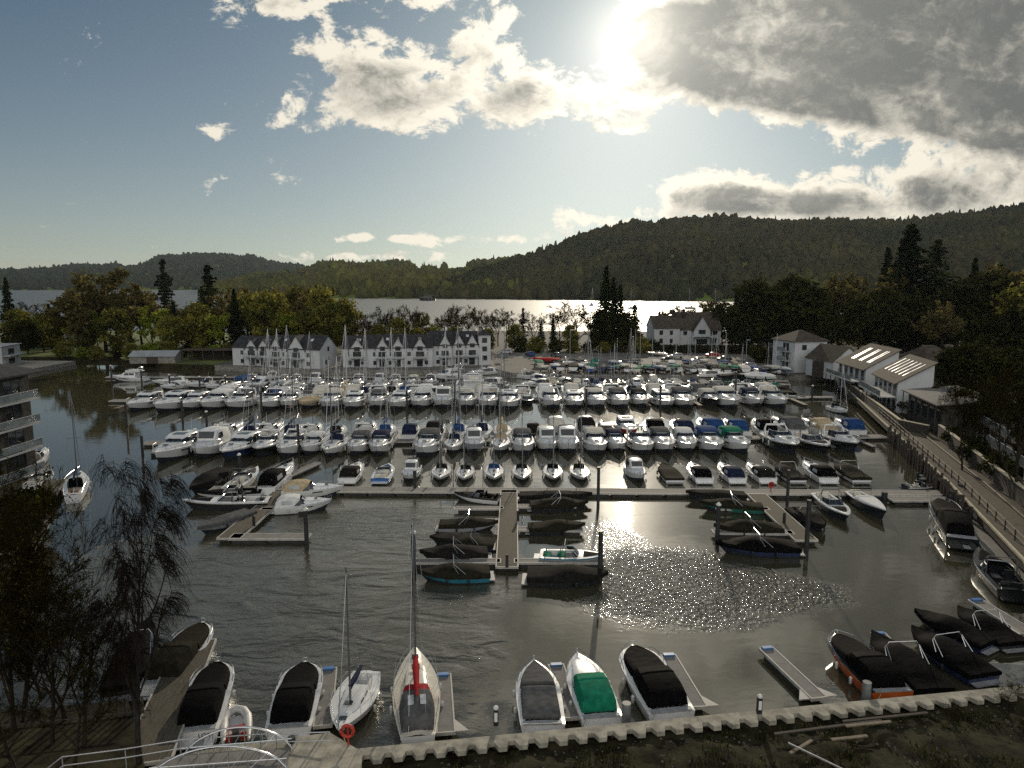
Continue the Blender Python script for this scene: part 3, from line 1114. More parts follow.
def make_classic():
    """slim launch with a long pale cover over the foredeck, stern towards the walkway"""
    L, B = 7.5, 2.2
    H = Hull(L, B, .75, 1.1, .35, .85, 1.9, .4, .7)
    k = cruiser_base('long_launch', H, .36, .3, platform=False)
    rings = []
    for i in range(11):
        t = .36 + .6 * i / 10
        w = max(H.hb(t) - .06, .05)
        rings.append((H.y(t), w, w * .86, H.zs(t) + .05, H.zs(t) + .1 + .22 * (1 - i / 10)))
    k.part('bow_cover', house(rings), 'cover', 50)
    mb = MB()
    w = H.hb(.3) - .15
    mb.tube([(-w, H.y(.3), .8), (-w, H.y(.28), 1.5), (w, H.y(.28), 1.5), (w, H.y(.3), .8)], .04, 5)
    k.part('canopy_frame', mb, 'mast_dark', 50)
    seats(k, H, H.y(.06), H.y(.34), .3)
    KIT['classic'] = (k, L, B)


make_classic()


def make_inflatable():
    L, B = 3.2, 1.6
    k = Kit('inflatable_tender')
    mb = MB()
    pts = [(-.62, -1.6, .35), (-.62, 0, .35), (-.6, .7, .38), (-.4, 1.25, .45), (0, 1.5, .5), (.4, 1.25, .45), (.6, .7, .38), (.62, 0, .35), (.62, -1.6, .35)]
    mb.tube(pts, [.08, .23, .23, .23, .22, .23, .23, .23, .08], 9)
    k.part('tube', mb, 'hull', 60)
    mb = MB()
    mb.prism([(-.5, -1.2), (.5, -1.2), (.5, .7), (.25, 1.2), (-.25, 1.2), (-.5, .7)], .10, .2)
    k.part('floor', mb, 'sole', None)
    mb = MB()
    mb.box((0, -.3, .42), (1.1, .3, .06))
    mb.box((0, -1.25, .42), (1.0, .08, .45))
    k.part('thwart', mb, 'cover', None)
    k.part('outboard_motor', outboard(-1.5, .35), 'engine_black', 30)
    KIT['inflatable'] = (k, L, B)


make_inflatable()


def make_dinghy():
    """small boat laid up ashore on its trailer"""
    L, B = 4.6, 1.8
    H = Hull(L, B, .52, .68, .25, .85, 2.0, .45, .5)
    k = Kit('dinghy_on_trailer')
    hb = H.body(9)
    hb.v = [(x, y, z + .75) for x, y, z in hb.v]
    k.part('hull', hb, ['hull', 'accent', 'bottom'])
    cv = drape(H, bumpf(.45, .35, .22, .05), 10, drop=.1, seed=9)
    cv.v = [(x, y, z + .75) for x, y, z in cv.v]
    k.part('cover', cv, 'cover', 50)
    mb = MB()
    mb.tube([(-.5, -1.6, .45), (0, 2.8, .45)], .05, 4)
    mb.tube([(.5, -1.6, .45), (0, 2.8, .45)], .05, 4)
    mb.tube([(-1, -.4, .4), (1, -.4, .4)], .05, 4)
    mb.box((0, -1.2, .55), (1.0, .1, .25))
    mb.box((0, 1.0, .62), (.5, .1, .4))
    k.part('trailer_frame', mb, 'steel', None)
    for sd in (-1, 1):
        mb = MB()
        mb.tube([(sd * .85, -.4, .3), (sd * 1.02, -.4, .3)], .3, 12)
        k.part('wheel', mb, 'rubber', 40)
    KIT['dinghy'] = (k, L, B)
    k2 = Kit('sailing_dinghy')
    k2.parts = list(k.parts)
    mb = MB()
    mb.tube([(0, .6, 1.2), (0, .6, 7.2)], [.05, .035], 5)
    k2.part('mast', mb, 'mast', 50)
    mb = MB()
    for sd in (-1, 1):
        mb.tube([(sd * .85, .3, 1.35), (0, .6, 6.4)], .01, 3)
    mb.tube([(0, 2.2, 1.4), (0, .6, 6.6)], .01, 3)
    k2.part('rigging', mb, 'steel', 50)
    KIT['sail_dinghy'] = (k2, L, B)


make_dinghy()


def put_boat(kit, pos, heading, L=None, Bk=1.0, Zk=1.0, cols=None, skip=(), name=None, z=0.0):
    """heading: where the bow points, radians anticlockwise from +x"""
    k, L0, B0 = KIT[kit]
    s = (L or L0) / L0
    c = dict(DEF)
    c.update(cols or {})
    r = k.spawn((pos[0], pos[1], z), heading - math.pi / 2, (s * Bk, s, s * Zk), c, skip, name)
    return r


def span(kit, bow, stern, zref=0.6, width=None, Zk=1.0, cols=None, skip=(), name=None, z=0.0):
    """a boat whose bow and stern stand at these two spots of the photograph, at gunwale height"""
    a, b = P(*bow, zref + z), P(*stern, zref + z)
    d = a - b
    L = d.length
    k, L0, B0 = KIT[kit]
    Bk = 1.0 if width is None else width / (B0 * L / L0)
    Zk = Zk * min(1.0, max(.75, 0.0 + 1.0 / max(L / L0, 1.0) ** .5)) if L > L0 else Zk * (L0 / L) ** .5
    return put_boat(kit, (a + b) / 2, math.atan2(d.y, d.x), L, Bk, Zk, cols, skip, name, z)

# ------------------------------------------------------------------ air
mb = MB()
mb.box((0, 3900, 150), (12400, 8200, 330))
hz = mb.build('haze', 'gelcoat_white')
hz['kind'] = 'stuff'
hm_ = bpy.data.materials.new('air')
hm_.use_nodes = True
hm_.node_tree.nodes.clear()
g = Graph(hm_.node_tree)
pv = g.node('ShaderNodeVolumePrincipled', {'Color': (0.74, 0.83, 0.95), 'Density': 0.00002, 'Anisotropy': 0.45})
g.node('ShaderNodeOutputMaterial', {'Volume': pv.outputs[0]})
hz.data.materials[0] = hm_
hm_.cycles.volume_sampling = 'DISTANCE'
hz.display_type = 'WIRE'

# ------------------------------------------------------------------ water
wm = bpy.data.materials.new('lake_surface')
wm.use_nodes = True
wm.node_tree.nodes.clear()
g = Graph(wm.node_tree)
pos = g.node('ShaderNodeNewGeometry').outputs['Position']
sp = g.node('ShaderNodeSeparateXYZ', {0: pos})
wx, wy = sp.outputs[0], sp.outputs[1]
# wind patches: basin in front of the piers is ruffled, the south-east corner and the berths lie calm
rip = None
for (cx, cyy, rx, ry, amt) in [(-19, 57, 21, 25, 0.85), (-12, 44, 13, 12, 0.7), (-16, 74, 9, 9, 0.9)]:
    a = g.m('DIVIDE', g.m('SUBTRACT', wx, cx), rx)
    b = g.m('DIVIDE', g.m('SUBTRACT', wy, cyy), ry)
    q = g.m('SUBTRACT', 1.0, g.m('ADD', g.m('MULTIPLY', a, a), g.m('MULTIPLY', b, b)))
    q = g.smooth(q, 0.0, 0.45)
    rip = g.m('MULTIPLY', q, amt) if rip is None else g.m('MAXIMUM', rip, g.m('MULTIPLY', q, amt))
big = g.noise(g.vm('MULTIPLY', pos, (0.045, 0.06, 0.0)), 1.0, 3, 0.5, 0.6)
rip = g.m('MULTIPLY', rip, g.smooth(big, 0.30, 0.60, 0.25, 1.0))
# a cat's-paw of wind in the middle of the basin, sharply edged against the calm corner
paw = None
edge = g.m('MULTIPLY', g.m('SUBTRACT', g.noise(g.vm('MULTIPLY', pos, (0.45, 0.45, 0)), 1.0, 5, 0.65), 0.5), 1.3)
for (cx, cyy, rx, ry, pw_) in [(13.0, 54.8, 10.2, 9.2, 1.0), (19.5, 53.0, 8.4, 4.4, 1.0), (9.6, 62.5, 3.6, 9.0, 0.22)]:
    a = g.m('DIVIDE', g.m('SUBTRACT', wx, cx), rx)
    b = g.m('DIVIDE', g.m('SUBTRACT', wy, cyy), ry)
    q = g.m('ADD', g.m('SUBTRACT', 1.0, g.m('ADD', g.m('MULTIPLY', a, a), g.m('MULTIPLY', b, b))), edge)
    q = g.smooth(q, 0.0, 0.75)
    q = g.m('MULTIPLY', q, pw_)
    paw = q if paw is None else g.m('MAXIMUM', paw, q)
openw = g.smooth(wy, 210, 330)
calm = g.m('MULTIPLY_ADD', big, 0.04, 0.010)
amp = g.m('MAXIMUM', g.m('MAXIMUM', rip, calm), g.m('MULTIPLY', openw, 0.10))
w1 = g.noise(g.vm('MULTIPLY', pos, (0.75, 1.15, 0.0)), 1.0, 4, 0.55, 0.8)
w2 = g.noise(g.vm('MULTIPLY', pos, (4.2, 5.6, 0.0)), 1.0, 4, 0.68, 0.4)
swell = g.noise(g.vm('MULTIPLY', pos, (0.16, 0.30, 0.0)), 1.0, 2, 0.5, 1.2)
cen = lambda n_: g.m('SUBTRACT', n_, 0.5)
hgt = g.m('ADD', g.m('MULTIPLY', cen(w1), 0.10), g.m('MULTIPLY', cen(w2), 0.03))
hgt = g.m('ADD', hgt, g.m('MULTIPLY', cen(swell), 0.34))
w3 = g.noise(g.vm('MULTIPLY', pos, (3.1, 2.0, 0.0)), 1.0, 2.5, 0.55, 0.3)
hgt = g.m('MULTIPLY_ADD', g.m('MULTIPLY', cen(w3), 0.22), paw, g.m('MULTIPLY', hgt, amp))
bmp = g.node('ShaderNodeBump', {'Strength': 1.0, 'Distance': 1.0, 'Height': hgt})
b1 = g.node('ShaderNodeBsdfPrincipled', {'Base Color': (0.050, 0.046, 0.027), 'IOR': 1.9, 'Roughness': 0.02})
b1.inputs['Specular IOR Level'].default_value = 0.5
g.put(b1.inputs['Normal'], bmp.outputs[0])
b2 = g.node('ShaderNodeBsdfPrincipled', {'Base Color': (0.050, 0.046, 0.027), 'IOR': 2.0, 'Roughness': 0.30})
g.put(b2.inputs['Normal'], bmp.outputs[0])
mxs = g.node('ShaderNodeMixShader', {0: 0.03, 1: b1.outputs[0], 2: b2.outputs[0]})
# the open lake beyond the land is wind-roughened all over
b3 = g.node('ShaderNodeBsdfPrincipled', {'Base Color': (0.05, 0.06, 0.06), 'IOR': 2.0, 'Roughness': 0.42})
mx2 = g.node('ShaderNodeMixShader', {0: g.m('MULTIPLY', openw, 0.9), 1: mxs.outputs[0], 2: b3.outputs[0]})
g.node('ShaderNodeOutputMaterial', {'Surface': mx2.outputs[0]})
M['lake_surface'] = wm
mb = MB()
mb.quad((-6000, -60, 0), (6000, -60, 0), (6000, 7800, 0), (-6000, 7800, 0))
struct(mb.build('lake_water', 'lake_surface'))


# ------------------------------------------------------------------ hills
def lerp_list(lst, x):
    if x <= lst[0][0]:
        return lst[0][1:]
    for a, b in zip(lst, lst[1:]):
        if x <= b[0]:
            f = (x - a[0]) / (b[0] - a[0])
            f = f * f * (3 - 2 * f)
            return tuple(p + (q - p) * f for p, q in zip(a[1:], b[1:]))
    return lst[-1][1:]


ICO = None


def ico():
    global ICO
    if ICO is None:
        import bmesh
        bm = bmesh.new()
        bmesh.ops.create_icosphere(bm, subdivisions=2, radius=1.0)
        v = np.array([x.co[:] for x in bm.verts], np.float32)
        f = np.array([[x.index for x in fc.verts] for fc in bm.faces], np.int32)
        bm.free()
        ICO = (v, f)
    return ICO


def crowns(name, pts, size, tints, matname, seed=1, tall=1.25, jit=0.33, fine=True):
    """a wooded slope read as one mass: thousands of uneven crowns in one mesh"""
    rng = np.random.default_rng(seed)
    v0, f0 = ico()
    n = len(pts)
    k = len(v0)
    V = np.repeat(v0[None], n, 0) * (1 + rng.uniform(-jit, jit, (n, k, 1)))
    s = size * rng.uniform(0.6, 1.35, (n, 1, 1))
    spire = rng.random((n, 1, 1)) < .10
    V = V * s * np.concatenate([np.where(spire, .62, 1.0) * np.ones((n, 1, 2)), tall * rng.uniform(.75, 1.4, (n, 1, 1)) * np.where(spire, 1.35, 1.0)], 2)
    top = np.clip(v0[None, :, 2:3], 0, 1)
    V[:, :, :2] *= np.where(spire, 1 - .75 * top, 1.0)
    V[:, :, 2] += (s * 0.6)[:, :, 0]
    V = V + np.array(pts, np.float32)[:, None, :]
    F = (f0[None] + (np.arange(n) * k)[:, None, None]).reshape(-1, 3)
    me = bpy.data.meshes.new(name)
    me.vertices.add(n * k)
    me.vertices.foreach_set('co', V.astype(np.float32).ravel())
    me.loops.add(len(F) * 3)
    me.loops.foreach_set('vertex_index', F.astype(np.int32).ravel())
    me.polygons.add(len(F))
    me.polygons.foreach_set('loop_start', np.arange(0, len(F) * 3, 3, dtype=np.int32))
    me.polygons.foreach_set('loop_total', np.full(len(F), 3, np.int32))
    me.update(calc_edges=True)
    at = me.attributes.new('tint', 'FLOAT_COLOR', 'POINT')
    T = np.ones((n, k, 4), np.float32)
    T[:, :, :3] = np.array(tints, np.float32)[:, None, :] * rng.uniform(.75, 1.25, (n, k, 1))
    at.data.foreach_set('color', T.ravel())
    me.materials.append(M[matname])
    o = bpy.data.objects.new(name, me)
    COL.objects.link(o)
    o['kind'] = 'stuff'
    return o


def hill(name, crest, foot, px0, px1, step, rows, amp, seed, ntrees, tsize, palette, meadow=None, wood=None, tall=1.25):
    """crest: (px, py, distance); foot: (px, distance) along the far shore"""
    r_ = random.Random(seed)
    cols = []
    x = px0
    while x <= px1:
        cy_, cd = lerp_list(crest, x)
        fd = lerp_list(foot, x)[0]
        c = PY(x, cy_, cd)
        dx, dy, dz = ray(x, 290)
        fpt = Vector((dx / dy * fd, fd, -1.0))
        cols.append((fpt, c))
        x += step
    mbh = MB()
    grid = []
    nr = rows + 4
    for i, (fp, c) in enumerate(cols):
        colp = []
        for j in range(nr):
            s = j / (rows - 1)
            if s <= 1:
                p = fp.lerp(c, s)
                z = fp.z + (c.z - tsize * 1.9 - fp.z) * (s ** 0.92)
                nz = mnoise.fractal(Vector((p.x, p.y, seed * 50.0)) * 0.004, 1.0, 2.0, 4)
                z += amp * nz * math.sin(math.pi * min(s, .97)) * .6
            else:
                p = fp.lerp(c, s)
                z = (c.z - tsize * 1.9) * (1 - (s - 1) * 1.6)
            colp.append(Vector((p.x, p.y, z)))
        grid.append(colp)
    n = len(grid)
    vs = [p for cpl in grid for p in cpl]
    fs = []
    for i in range(n - 1):
        for j in range(nr - 1):
            fs.append((i * nr + j, (i + 1) * nr + j, (i + 1) * nr + j + 1, i * nr + j + 1))
    tt = []
    for p in vs:
        q = mnoise.noise(p * .006)
        tt.append((1.0 + .3 * q, 1.0 + .25 * q, 1.0))
    mbh.v, mbh.f, mbh.m = [tuple(p) for p in vs], fs, [0] * len(fs)
    mbh.tint = tt
    struct(mbh.build(name, 'hill_ground', smooth=80))
    pts, tints = [], []
    while len(pts) < ntrees:
        i = r_.random() * (n - 1.001)
        s = r_.random() ** 0.9 * (rows - 1)
        if r_.random() < 0.18:
            s = (rows - 1) * r_.uniform(.94, 1.02)
        a, b = int(i), int(s)
        fi, fj = i - a, s - b
        p = (grid[a][b] * (1 - fi) + grid[a + 1][b] * fi) * (1 - fj) + (grid[a][b + 1] * (1 - fi) + grid[a + 1][b + 1] * fi) * fj
        qx, qy = pix(p)
        if meadow and any(((qx - mx) / mw) ** 2 + ((qy - my) / mh) ** 2 < 1 for mx, my, mw, mh in meadow):
            if r_.random() < .96:
                continue
        nv = mnoise.noise(Vector((p.x * .0055, p.y * .0055, 3.0 + seed))) + .35 * r_.uniform(-1, 1)
        idx = min(max(int((nv * .5 + .5) * len(palette)), 0), len(palette) - 1)
        c = palette[idx]
        k = r_.uniform(.75, 1.25)
        pts.append((p.x, p.y, p.z))
        tints.append((c[0] * k, c[1] * k, c[2] * k))
    crowns(wood or 'hill_woodland', pts, tsize, tints, 'leaf_hill', seed, tall)


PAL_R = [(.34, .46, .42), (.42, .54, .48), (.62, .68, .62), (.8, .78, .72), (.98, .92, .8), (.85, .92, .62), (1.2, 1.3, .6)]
PAL_M = [(.6, .8, .6), (.8, 1.0, .65), (1.2, 1.3, .75), (1.45, 1.45, .9), (1.7, 1.85, .75), (1.6, 1.4, 1.0), (2.0, 2.3, .8)]  # brightened tints paint sunny patches into the middle hill's trees
PAL_F = [(.35, .62, .9), (.45, .75, 1.0), (.7, .95, 1.1), (.55, .8, .9)]  # blue cast paints distance haze into the far hill's trees
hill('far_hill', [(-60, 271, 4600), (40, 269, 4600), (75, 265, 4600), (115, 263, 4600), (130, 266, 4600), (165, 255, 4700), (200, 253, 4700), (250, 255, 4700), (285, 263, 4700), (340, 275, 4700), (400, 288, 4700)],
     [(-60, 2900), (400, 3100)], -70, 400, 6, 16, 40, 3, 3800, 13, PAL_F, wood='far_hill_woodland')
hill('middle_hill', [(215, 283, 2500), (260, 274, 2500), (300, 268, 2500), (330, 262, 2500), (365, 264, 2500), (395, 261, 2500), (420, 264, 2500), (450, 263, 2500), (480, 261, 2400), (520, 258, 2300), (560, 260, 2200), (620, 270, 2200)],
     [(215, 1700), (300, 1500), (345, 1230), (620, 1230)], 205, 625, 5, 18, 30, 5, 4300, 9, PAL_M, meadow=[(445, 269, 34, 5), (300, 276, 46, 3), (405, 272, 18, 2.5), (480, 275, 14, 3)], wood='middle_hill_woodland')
hill('wooded_hill', [(395, 296, 1350), (440, 284, 1400), (490, 268, 1500), (520, 259, 1600), (545, 249, 1650), (580, 236, 1700), (600, 230, 1700), (640, 222, 1750), (690, 217, 1750), (720, 216, 1750), (770, 221, 1750), (830, 220, 1750), (900, 221, 1750), (960, 214, 1750), (1030, 206, 1750), (1120, 200, 1750)],
     [(395, 1250), (560, 1130), (640, 1080), (800, 1050), (1120, 1000)], 400, 1110, 5, 24, 45, 7, 8200, 8.5, PAL_R, wood='wooded_hill_trees')

# ------------------------------------------------------------------ land
LZ = 1.3


def land(name, poly, z, m, z0=-2.0, side='stone_wall'):
    mbl = MB()
    mbl.prism(poly, z0, z, 0, 1)
    return struct(mbl.build(name, [side, m]))


land('left_bank', [(-330, 214), (-170, 224), (-150, 222), (-124, 223), (-118, 214), (-100, 203), (-84, 200), (-84, 330), (-180, 350), (-330, 330)], 1.4, 'grass', side='near_soil')
land('cottage_shore', [(-83.9, 199), (-62, 191), (-45, 187.5), (-20, 188), (-6, 194), (0, 182), (30, 177), (62, 176.5), (79, 178), (84, 190), (100, 215), (130, 330), (60, 345), (-40, 350), (-83.9, 330)], 1.35, 'hardstanding')
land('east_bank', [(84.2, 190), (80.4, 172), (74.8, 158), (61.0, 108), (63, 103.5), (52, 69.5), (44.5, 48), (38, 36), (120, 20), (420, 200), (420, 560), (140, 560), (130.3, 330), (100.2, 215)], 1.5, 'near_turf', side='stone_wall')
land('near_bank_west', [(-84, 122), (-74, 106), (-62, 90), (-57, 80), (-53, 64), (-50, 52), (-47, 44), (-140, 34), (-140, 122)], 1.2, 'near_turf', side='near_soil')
# road round the yard
mb = MB()
rp = [P(495, 352, 1.4), P(600, 356, 1.4), P(700, 361.5, 1.4), P(770, 366.5, 1.4)]
rp2 = [P(495, 357, 1.4), P(600, 361, 1.4), P(700, 368, 1.4), P(770, 373, 1.4)]
for i in range(3):
    mb.quad(rp2[i], rp2[i + 1], rp[i + 1], rp[i])
struct(mb.build('yard_road', 'asphalt'))
# lawn strip on the left bank
mb = MB()

# near bank: uneven earth inside the quay wall
QA, QB = P(347, 751, 1.35).xy, P(997, 689, 1.35).xy
QD = (QB - QA).normalized()
QN = Vector((QD.y, -QD.x))          # towards the viewer


def quay(s, off=0.0):
    """s metres along the quay from its western bend, off metres inland"""
    p = QA + QD * s + QN * off
    return p


mb = MB()
nx, ny = 150, 34
vs, fs = [], []
for j in range(ny + 1):
    for i in range(nx + 1):
        s = -1.0 + 54 * i / nx
        o = 0.15 + 13 * (j / ny) ** 1.3
        p = quay(s, o)
        z = 0.95 + .22 * mnoise.fractal(Vector((p.x, p.y, 0)) * .5, 1, 2, 5) + .10 * o * .25
        z = z if j else 0.5
        vs.append((p.x, p.y, z))
for j in range(ny):
    for i in range(nx):
        a = j * (nx + 1) + i
        fs.append((a, a + nx + 1, a + nx + 2, a + 1))
mb.add(vs, fs)
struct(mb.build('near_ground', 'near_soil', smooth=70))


def quad_scatter(mb_, c, size, r_, tint=None, flat=1.0):
    a = Vector((r_.uniform(-1, 1), r_.uniform(-1, 1), r_.uniform(-1, 1) * flat)).normalized()
    b = a.cross(Vector((r_.uniform(-1, 1), r_.uniform(-1, 1), r_.uniform(-1, 1)))).normalized()
    s = size * r_.uniform(.6, 1.4)
    mb_.add([c - a * s - b * s * .6, c + a * s - b * s * .6, c + a * s * .7 + b * s * .6, c - a * s * .7 + b * s * .6], [(0, 1, 2, 3)], 0, tint)


mb = MB()
for k in range(11000):
    s = RND.uniform(0, 44)
    o = RND.uniform(.9, 7)
    p = quay(s, o)
    h = RND.uniform(.08, .35)
    if mnoise.noise(Vector((p.x * .35, p.y * .35, 7))) < -.05:
        continue
    z = 1.0 + .05 * o
    w = RND.uniform(.02, .05)
    a = RND.uniform(0, 6.28)
    t = RND.uniform(.5, 2.2)
    lean = Vector((RND.uniform(-.15, .15), RND.uniform(-.15, .15), h))
    q = Vector((p.x, p.y, z - .1))
    d = Vector((math.cos(a) * w, math.sin(a) * w, 0))
    mb.add([q - d, q + d, q + lean], [(0, 1, 2)], 0, (t, t * RND.uniform(.9, 1.1), t * .9))
o = mb.build('rough_grass', 'leaf_dark')
o['kind'] = 'stuff'

mb = MB()
for k in range(900):
    p = quay(RND.uniform(0, 44), RND.uniform(1.0, 7) ** 1.0)
    r_s = RND.uniform(.03, .11)
    a = RND.uniform(0, 6)
    z = 1.02 + .05 * (p - QA).length * 0 + RND.uniform(-.02, .08)
    vs_ = [(p.x + r_s * math.cos(a + i * 1.57) * RND.uniform(.6, 1.2), p.y + r_s * math.sin(a + i * 1.57) * RND.uniform(.6, 1.2), z) for i in range(4)]
    vs_ += [(x * .4 + p.x * .6, y * .4 + p.y * .6, z + r_s * RND.uniform(.4, .9)) for x, y, _ in vs_]
    mb.add(vs_, [(0, 1, 5, 4), (1, 2, 6, 5), (2, 3, 7, 6), (3, 0, 4, 7), (4, 5, 6, 7)])
o = mb.build('rubble', 'earth_stone')
o['kind'] = 'stuff'

# ------------------------------------------------------------------ quay wall of corrugated sheet piling with a concrete cap
root = thing('quay_wall', (QA.x, QA.y, 0))
inv = Vector((QA.x, QA.y))
mb = MB()
pitch = 1.02
front, back = [], []
S1 = 48
s = -0.3
front = [quay(-0.3, -0.12), quay(S1, -0.12)]
n = int(S1 / pitch)
for k in range(n):
    s0 = k * pitch - .2
    for ds, of in ((0.0, .42), (.30, .42), (.46, .86), (.86, .86), (1.02, .42)):
        back.append(quay(s0 + ds, of))
bk = []
for p in back:
    if not bk or (p - bk[-1]).length > 1e-3:
        bk.append(p)
back = bk
# cap as quads from front line to toothed back line
zt, zb = 1.35, 1.10
vs, fs = [], []
for p in back:
    rel = (p - QA).dot(QD)
    f = quay(rel, -0.12)
    for q, z in ((f, zt), (p, zt), (p, zb), (f, zb)):
        vs.append((q.x - QA.x, q.y - QA.y, z))
for i in range(len(back) - 1):
    a, b = i * 4, i * 4 + 4
    for j in range(4):
        fs.append((a + j, a + (j + 1) % 4, b + (j + 1) % 4, b + j))
mb.add(vs, [f[::-1] for f in fs])
mb.build('concrete_cap', 'concrete', root)
mb = MB()
vs, fs = [], []
for k in range(n * 2):
    for ds, of in ((0, .0), (.17, .0), (.25, .28), (.42, .28)):
        p = quay(k * pitch / 2 + ds - .2, of)
        vs += [(p.x - QA.x, p.y - QA.y, 1.12), (p.x - QA.x, p.y - QA.y, -1.5)]
for i in range(len(vs) // 2 - 1):
    fs.append((i * 2, i * 2 + 1, i * 2 + 3, i * 2 + 2))
mb.add(vs, fs)
mb.build('sheet_piling', 'sheet_pile', root)
tag(root, 'long quay wall of corrugated sheet piles with pale toothed concrete cap along the near bank', '', 'wall')

# concrete platform at the quay's western bend
plat = [P(362, 752, 1.4), P(330, 733, 1.4), P(262, 741, 1.4), P(196, 752, 1.4), P(150, 768, 1.4), P(100, 800, 1.4), P(360, 800, 1.4)]
mb = MB()
mb.prism([(p.x, p.y) for p in plat], -1.5, 1.42)
o = mb.build('concrete_landing', 'concrete')
tag(o, 'pale stained concrete landing platform at the bend of the near quay', '', 'platform')

# arched footbridge rails on the landing
root = thing('arched_footbridge', (0, 0, 0))
for (x0, x1, yy, hh) in ((182, 292, 752, 25), (150, 287, 772, 28)):
    a, b = P(x0, yy + 6, 1.45), P(x1, yy - 4, 1.45)
    mb = MB()
    pts = []
    for i in range(15):
        f = i / 14
        p = a.lerp(b, f)
        p.z = 1.45 + 1.35 * math.sin(math.pi * f) ** .6
        pts.append(p)
    mb.tube(pts, .05, 6)
    for i in range(2, 14, 2):
        q = pts[i]
        mb.tube([(q.x, q.y, 1.45), q], .025, 5)
        if i < 12:
            q2 = pts[i + 2]
            mb.tube([(q.x, q.y, 1.5), q2], .015, 4)
    mb.tube([a + Vector((0, 0, .5)), b + Vector((0, 0, .5))], .025, 5)
    mb.build('arched_handrail', 'steel', root, smooth=60)
mb = MB()
a, b, c, d = P(165, 758, 1.46), P(290, 748, 1.46), P(287, 770, 1.46), P(150, 782, 1.46)
mb.prism([(q.x, q.y) for q in (a, b, c, d)], 1.44, 1.50)
mb.build('deck', 'decking_grey', root)
tag(root, 'small footbridge with two arched white steel handrails on the near landing', '', 'footbridge')

# tubular fence above the west bank
root = thing('tube_fence', (0, 0, 0))
pts = [P(48, 768, 2.0), P(62, 757, 2.0), P(125, 749, 2.0), P(180, 740, 2.0), P(262, 734, 2.0), P(330, 732, 2.2)]
for off in (0, -.45):
    mb = MB()
    mb.tube([p + Vector((0, 0, off)) for p in pts], .03, 6)
    mb.build('rail', 'alloy', root, smooth=60)
for a, b in zip(pts, pts[1:]):
    k = max(int((b - a).length / 1.6), 1)
    for i in range(k):
        q = a.lerp(b, i / k)
        mb = MB()
        mb.tube([(q.x, q.y, .9), q], .025, 5)
        mb.build('post', 'alloy', root, smooth=60)
tag(root, 'two-rail steel tube fence running above the dark bank beside the landing', '', 'fence')

# picket fence on the bank edge behind the birch
root = thing('bank_fence', (0, 0, 0))
pts = [P(-6, 712, 1.9), P(40, 708, 1.9), P(100, 702, 1.9), P(150, 696, 1.9)]
mb = MB()
mb.tube(pts, .03, 5)
mb.tube([p - Vector((0, 0, .8)) for p in pts], .03, 5)
mb.build('rail', 'frame_dark', root)
for a, b in zip(pts, pts[1:]):
    for i in range(6):
        q = a.lerp(b, i / 6)
        mb = MB()
        mb.box((q.x, q.y, 1.4), (.10, .10, 1.0))
        mb.build('post', 'timber_dark', root)
tag(root, 'low dark fence along the water edge behind the foreground birch', '', 'fence')
# strip of bank below it
land('west_bank_edge', [tuple(P(-60, 722, 1.0).xy), tuple(P(0, 712, 1.0).xy), tuple(P(60, 707, 1.0).xy), tuple(P(128, 700, 1.0).xy), tuple(P(140, 740, 1.0).xy), tuple(P(150, 800, 1.0).xy), (-20, 26), (-50, 26)], 1.0, 'near_soil', side='near_soil')

# ------------------------------------------------------------------ promenade on the east side
PW = [(79.5, 177), (74.8, 160), (56.6, 101), (49.5, 78), (41.6, 55), (34.2, 41)]        # water edge
PL = [(84.0, 189.5), (80.2, 172), (74.6, 158), (60.8, 108), (62.8, 103.5), (51.8, 69.5), (44.3, 48), (37.8, 36)]
land('promenade', PW + PL[::-1], 1.62, 'decking', z0=0.9, side='timber_dark')
mb = MB()
for a, b in zip(PW, PW[1:]):
    mb.wall(a, b, .22, .25, 1.625)
tag(mb.build('promenade_kerb', 'coping'), 'pale timber kerb along the water edge of the east promenade', '', 'kerb')


def garden_wall(pts, h, label):
    root = thing('garden_wall', (pts[0][0], pts[0][1], 0))
    m1, m2 = MB(), MB()
    for a, b in zip(pts, pts[1:]):
        a2 = (a[0] - pts[0][0], a[1] - pts[0][1])
        b2 = (b[0] - pts[0][0], b[1] - pts[0][1])
        m1.wall(a2, b2, h, .35, 1.5)
        m2.wall(a2, b2, .1, .5, 1.5 + h + .002)
    m1.build('brickwork', 'brick_wall', root)
    m2.build('coping', 'coping', root)
    tag(root, label, '', 'wall')


garden_wall([(80.0, 172), (74.4, 158), (60.6, 109.0), (62.4, 104.4)], 1.5, 'dark brick wall with pale coping on the far half of the promenade')
garden_wall([(63.2, 103.0), (51.7, 68.8), (44.2, 47.5)], 1.9, 'dark brick wall with pale coping along the nearer half of the promenade')

root = thing('boardwalk_railing', (57.0, 101.0, 1.62))
for side_, off in (('a', 1.0), ('b', 4.0)):
    pl = [(79.5 + off * .9, 176), (74.8 + off, 160), (56.6 + off, 101), (49.5 + off, 78), (41.6 + off, 55), (35.2 + off, 42)]
    for a, b in zip(pl, pl[1:]):
        A, B = Vector(a) - Vector((57.0, 101.0)), Vector(b) - Vector((57.0, 101.0))
        m_ = MB()
        for z in ((.5, 1.0) if side_ == 'a' else (.16,)):
            m_.tube([(A.x, A.y, z), (B.x, B.y, z)], .045 if side_ == 'a' else .09, 4)
        m_.build('rail', 'timber_pale', root)
        if side_ == 'a':
            k = int((B - A).length / 2.6)
            for i in range(k):
                q = A.lerp(B, i / k)
                m_ = MB()
                m_.box((q.x, q.y, .52), (.1, .1, 1.04))
                m_.build('post', 'timber_dark', root)
tag(root, 'timber railing with pale rails along the water side of the promenade boardwalk', '', 'railing')

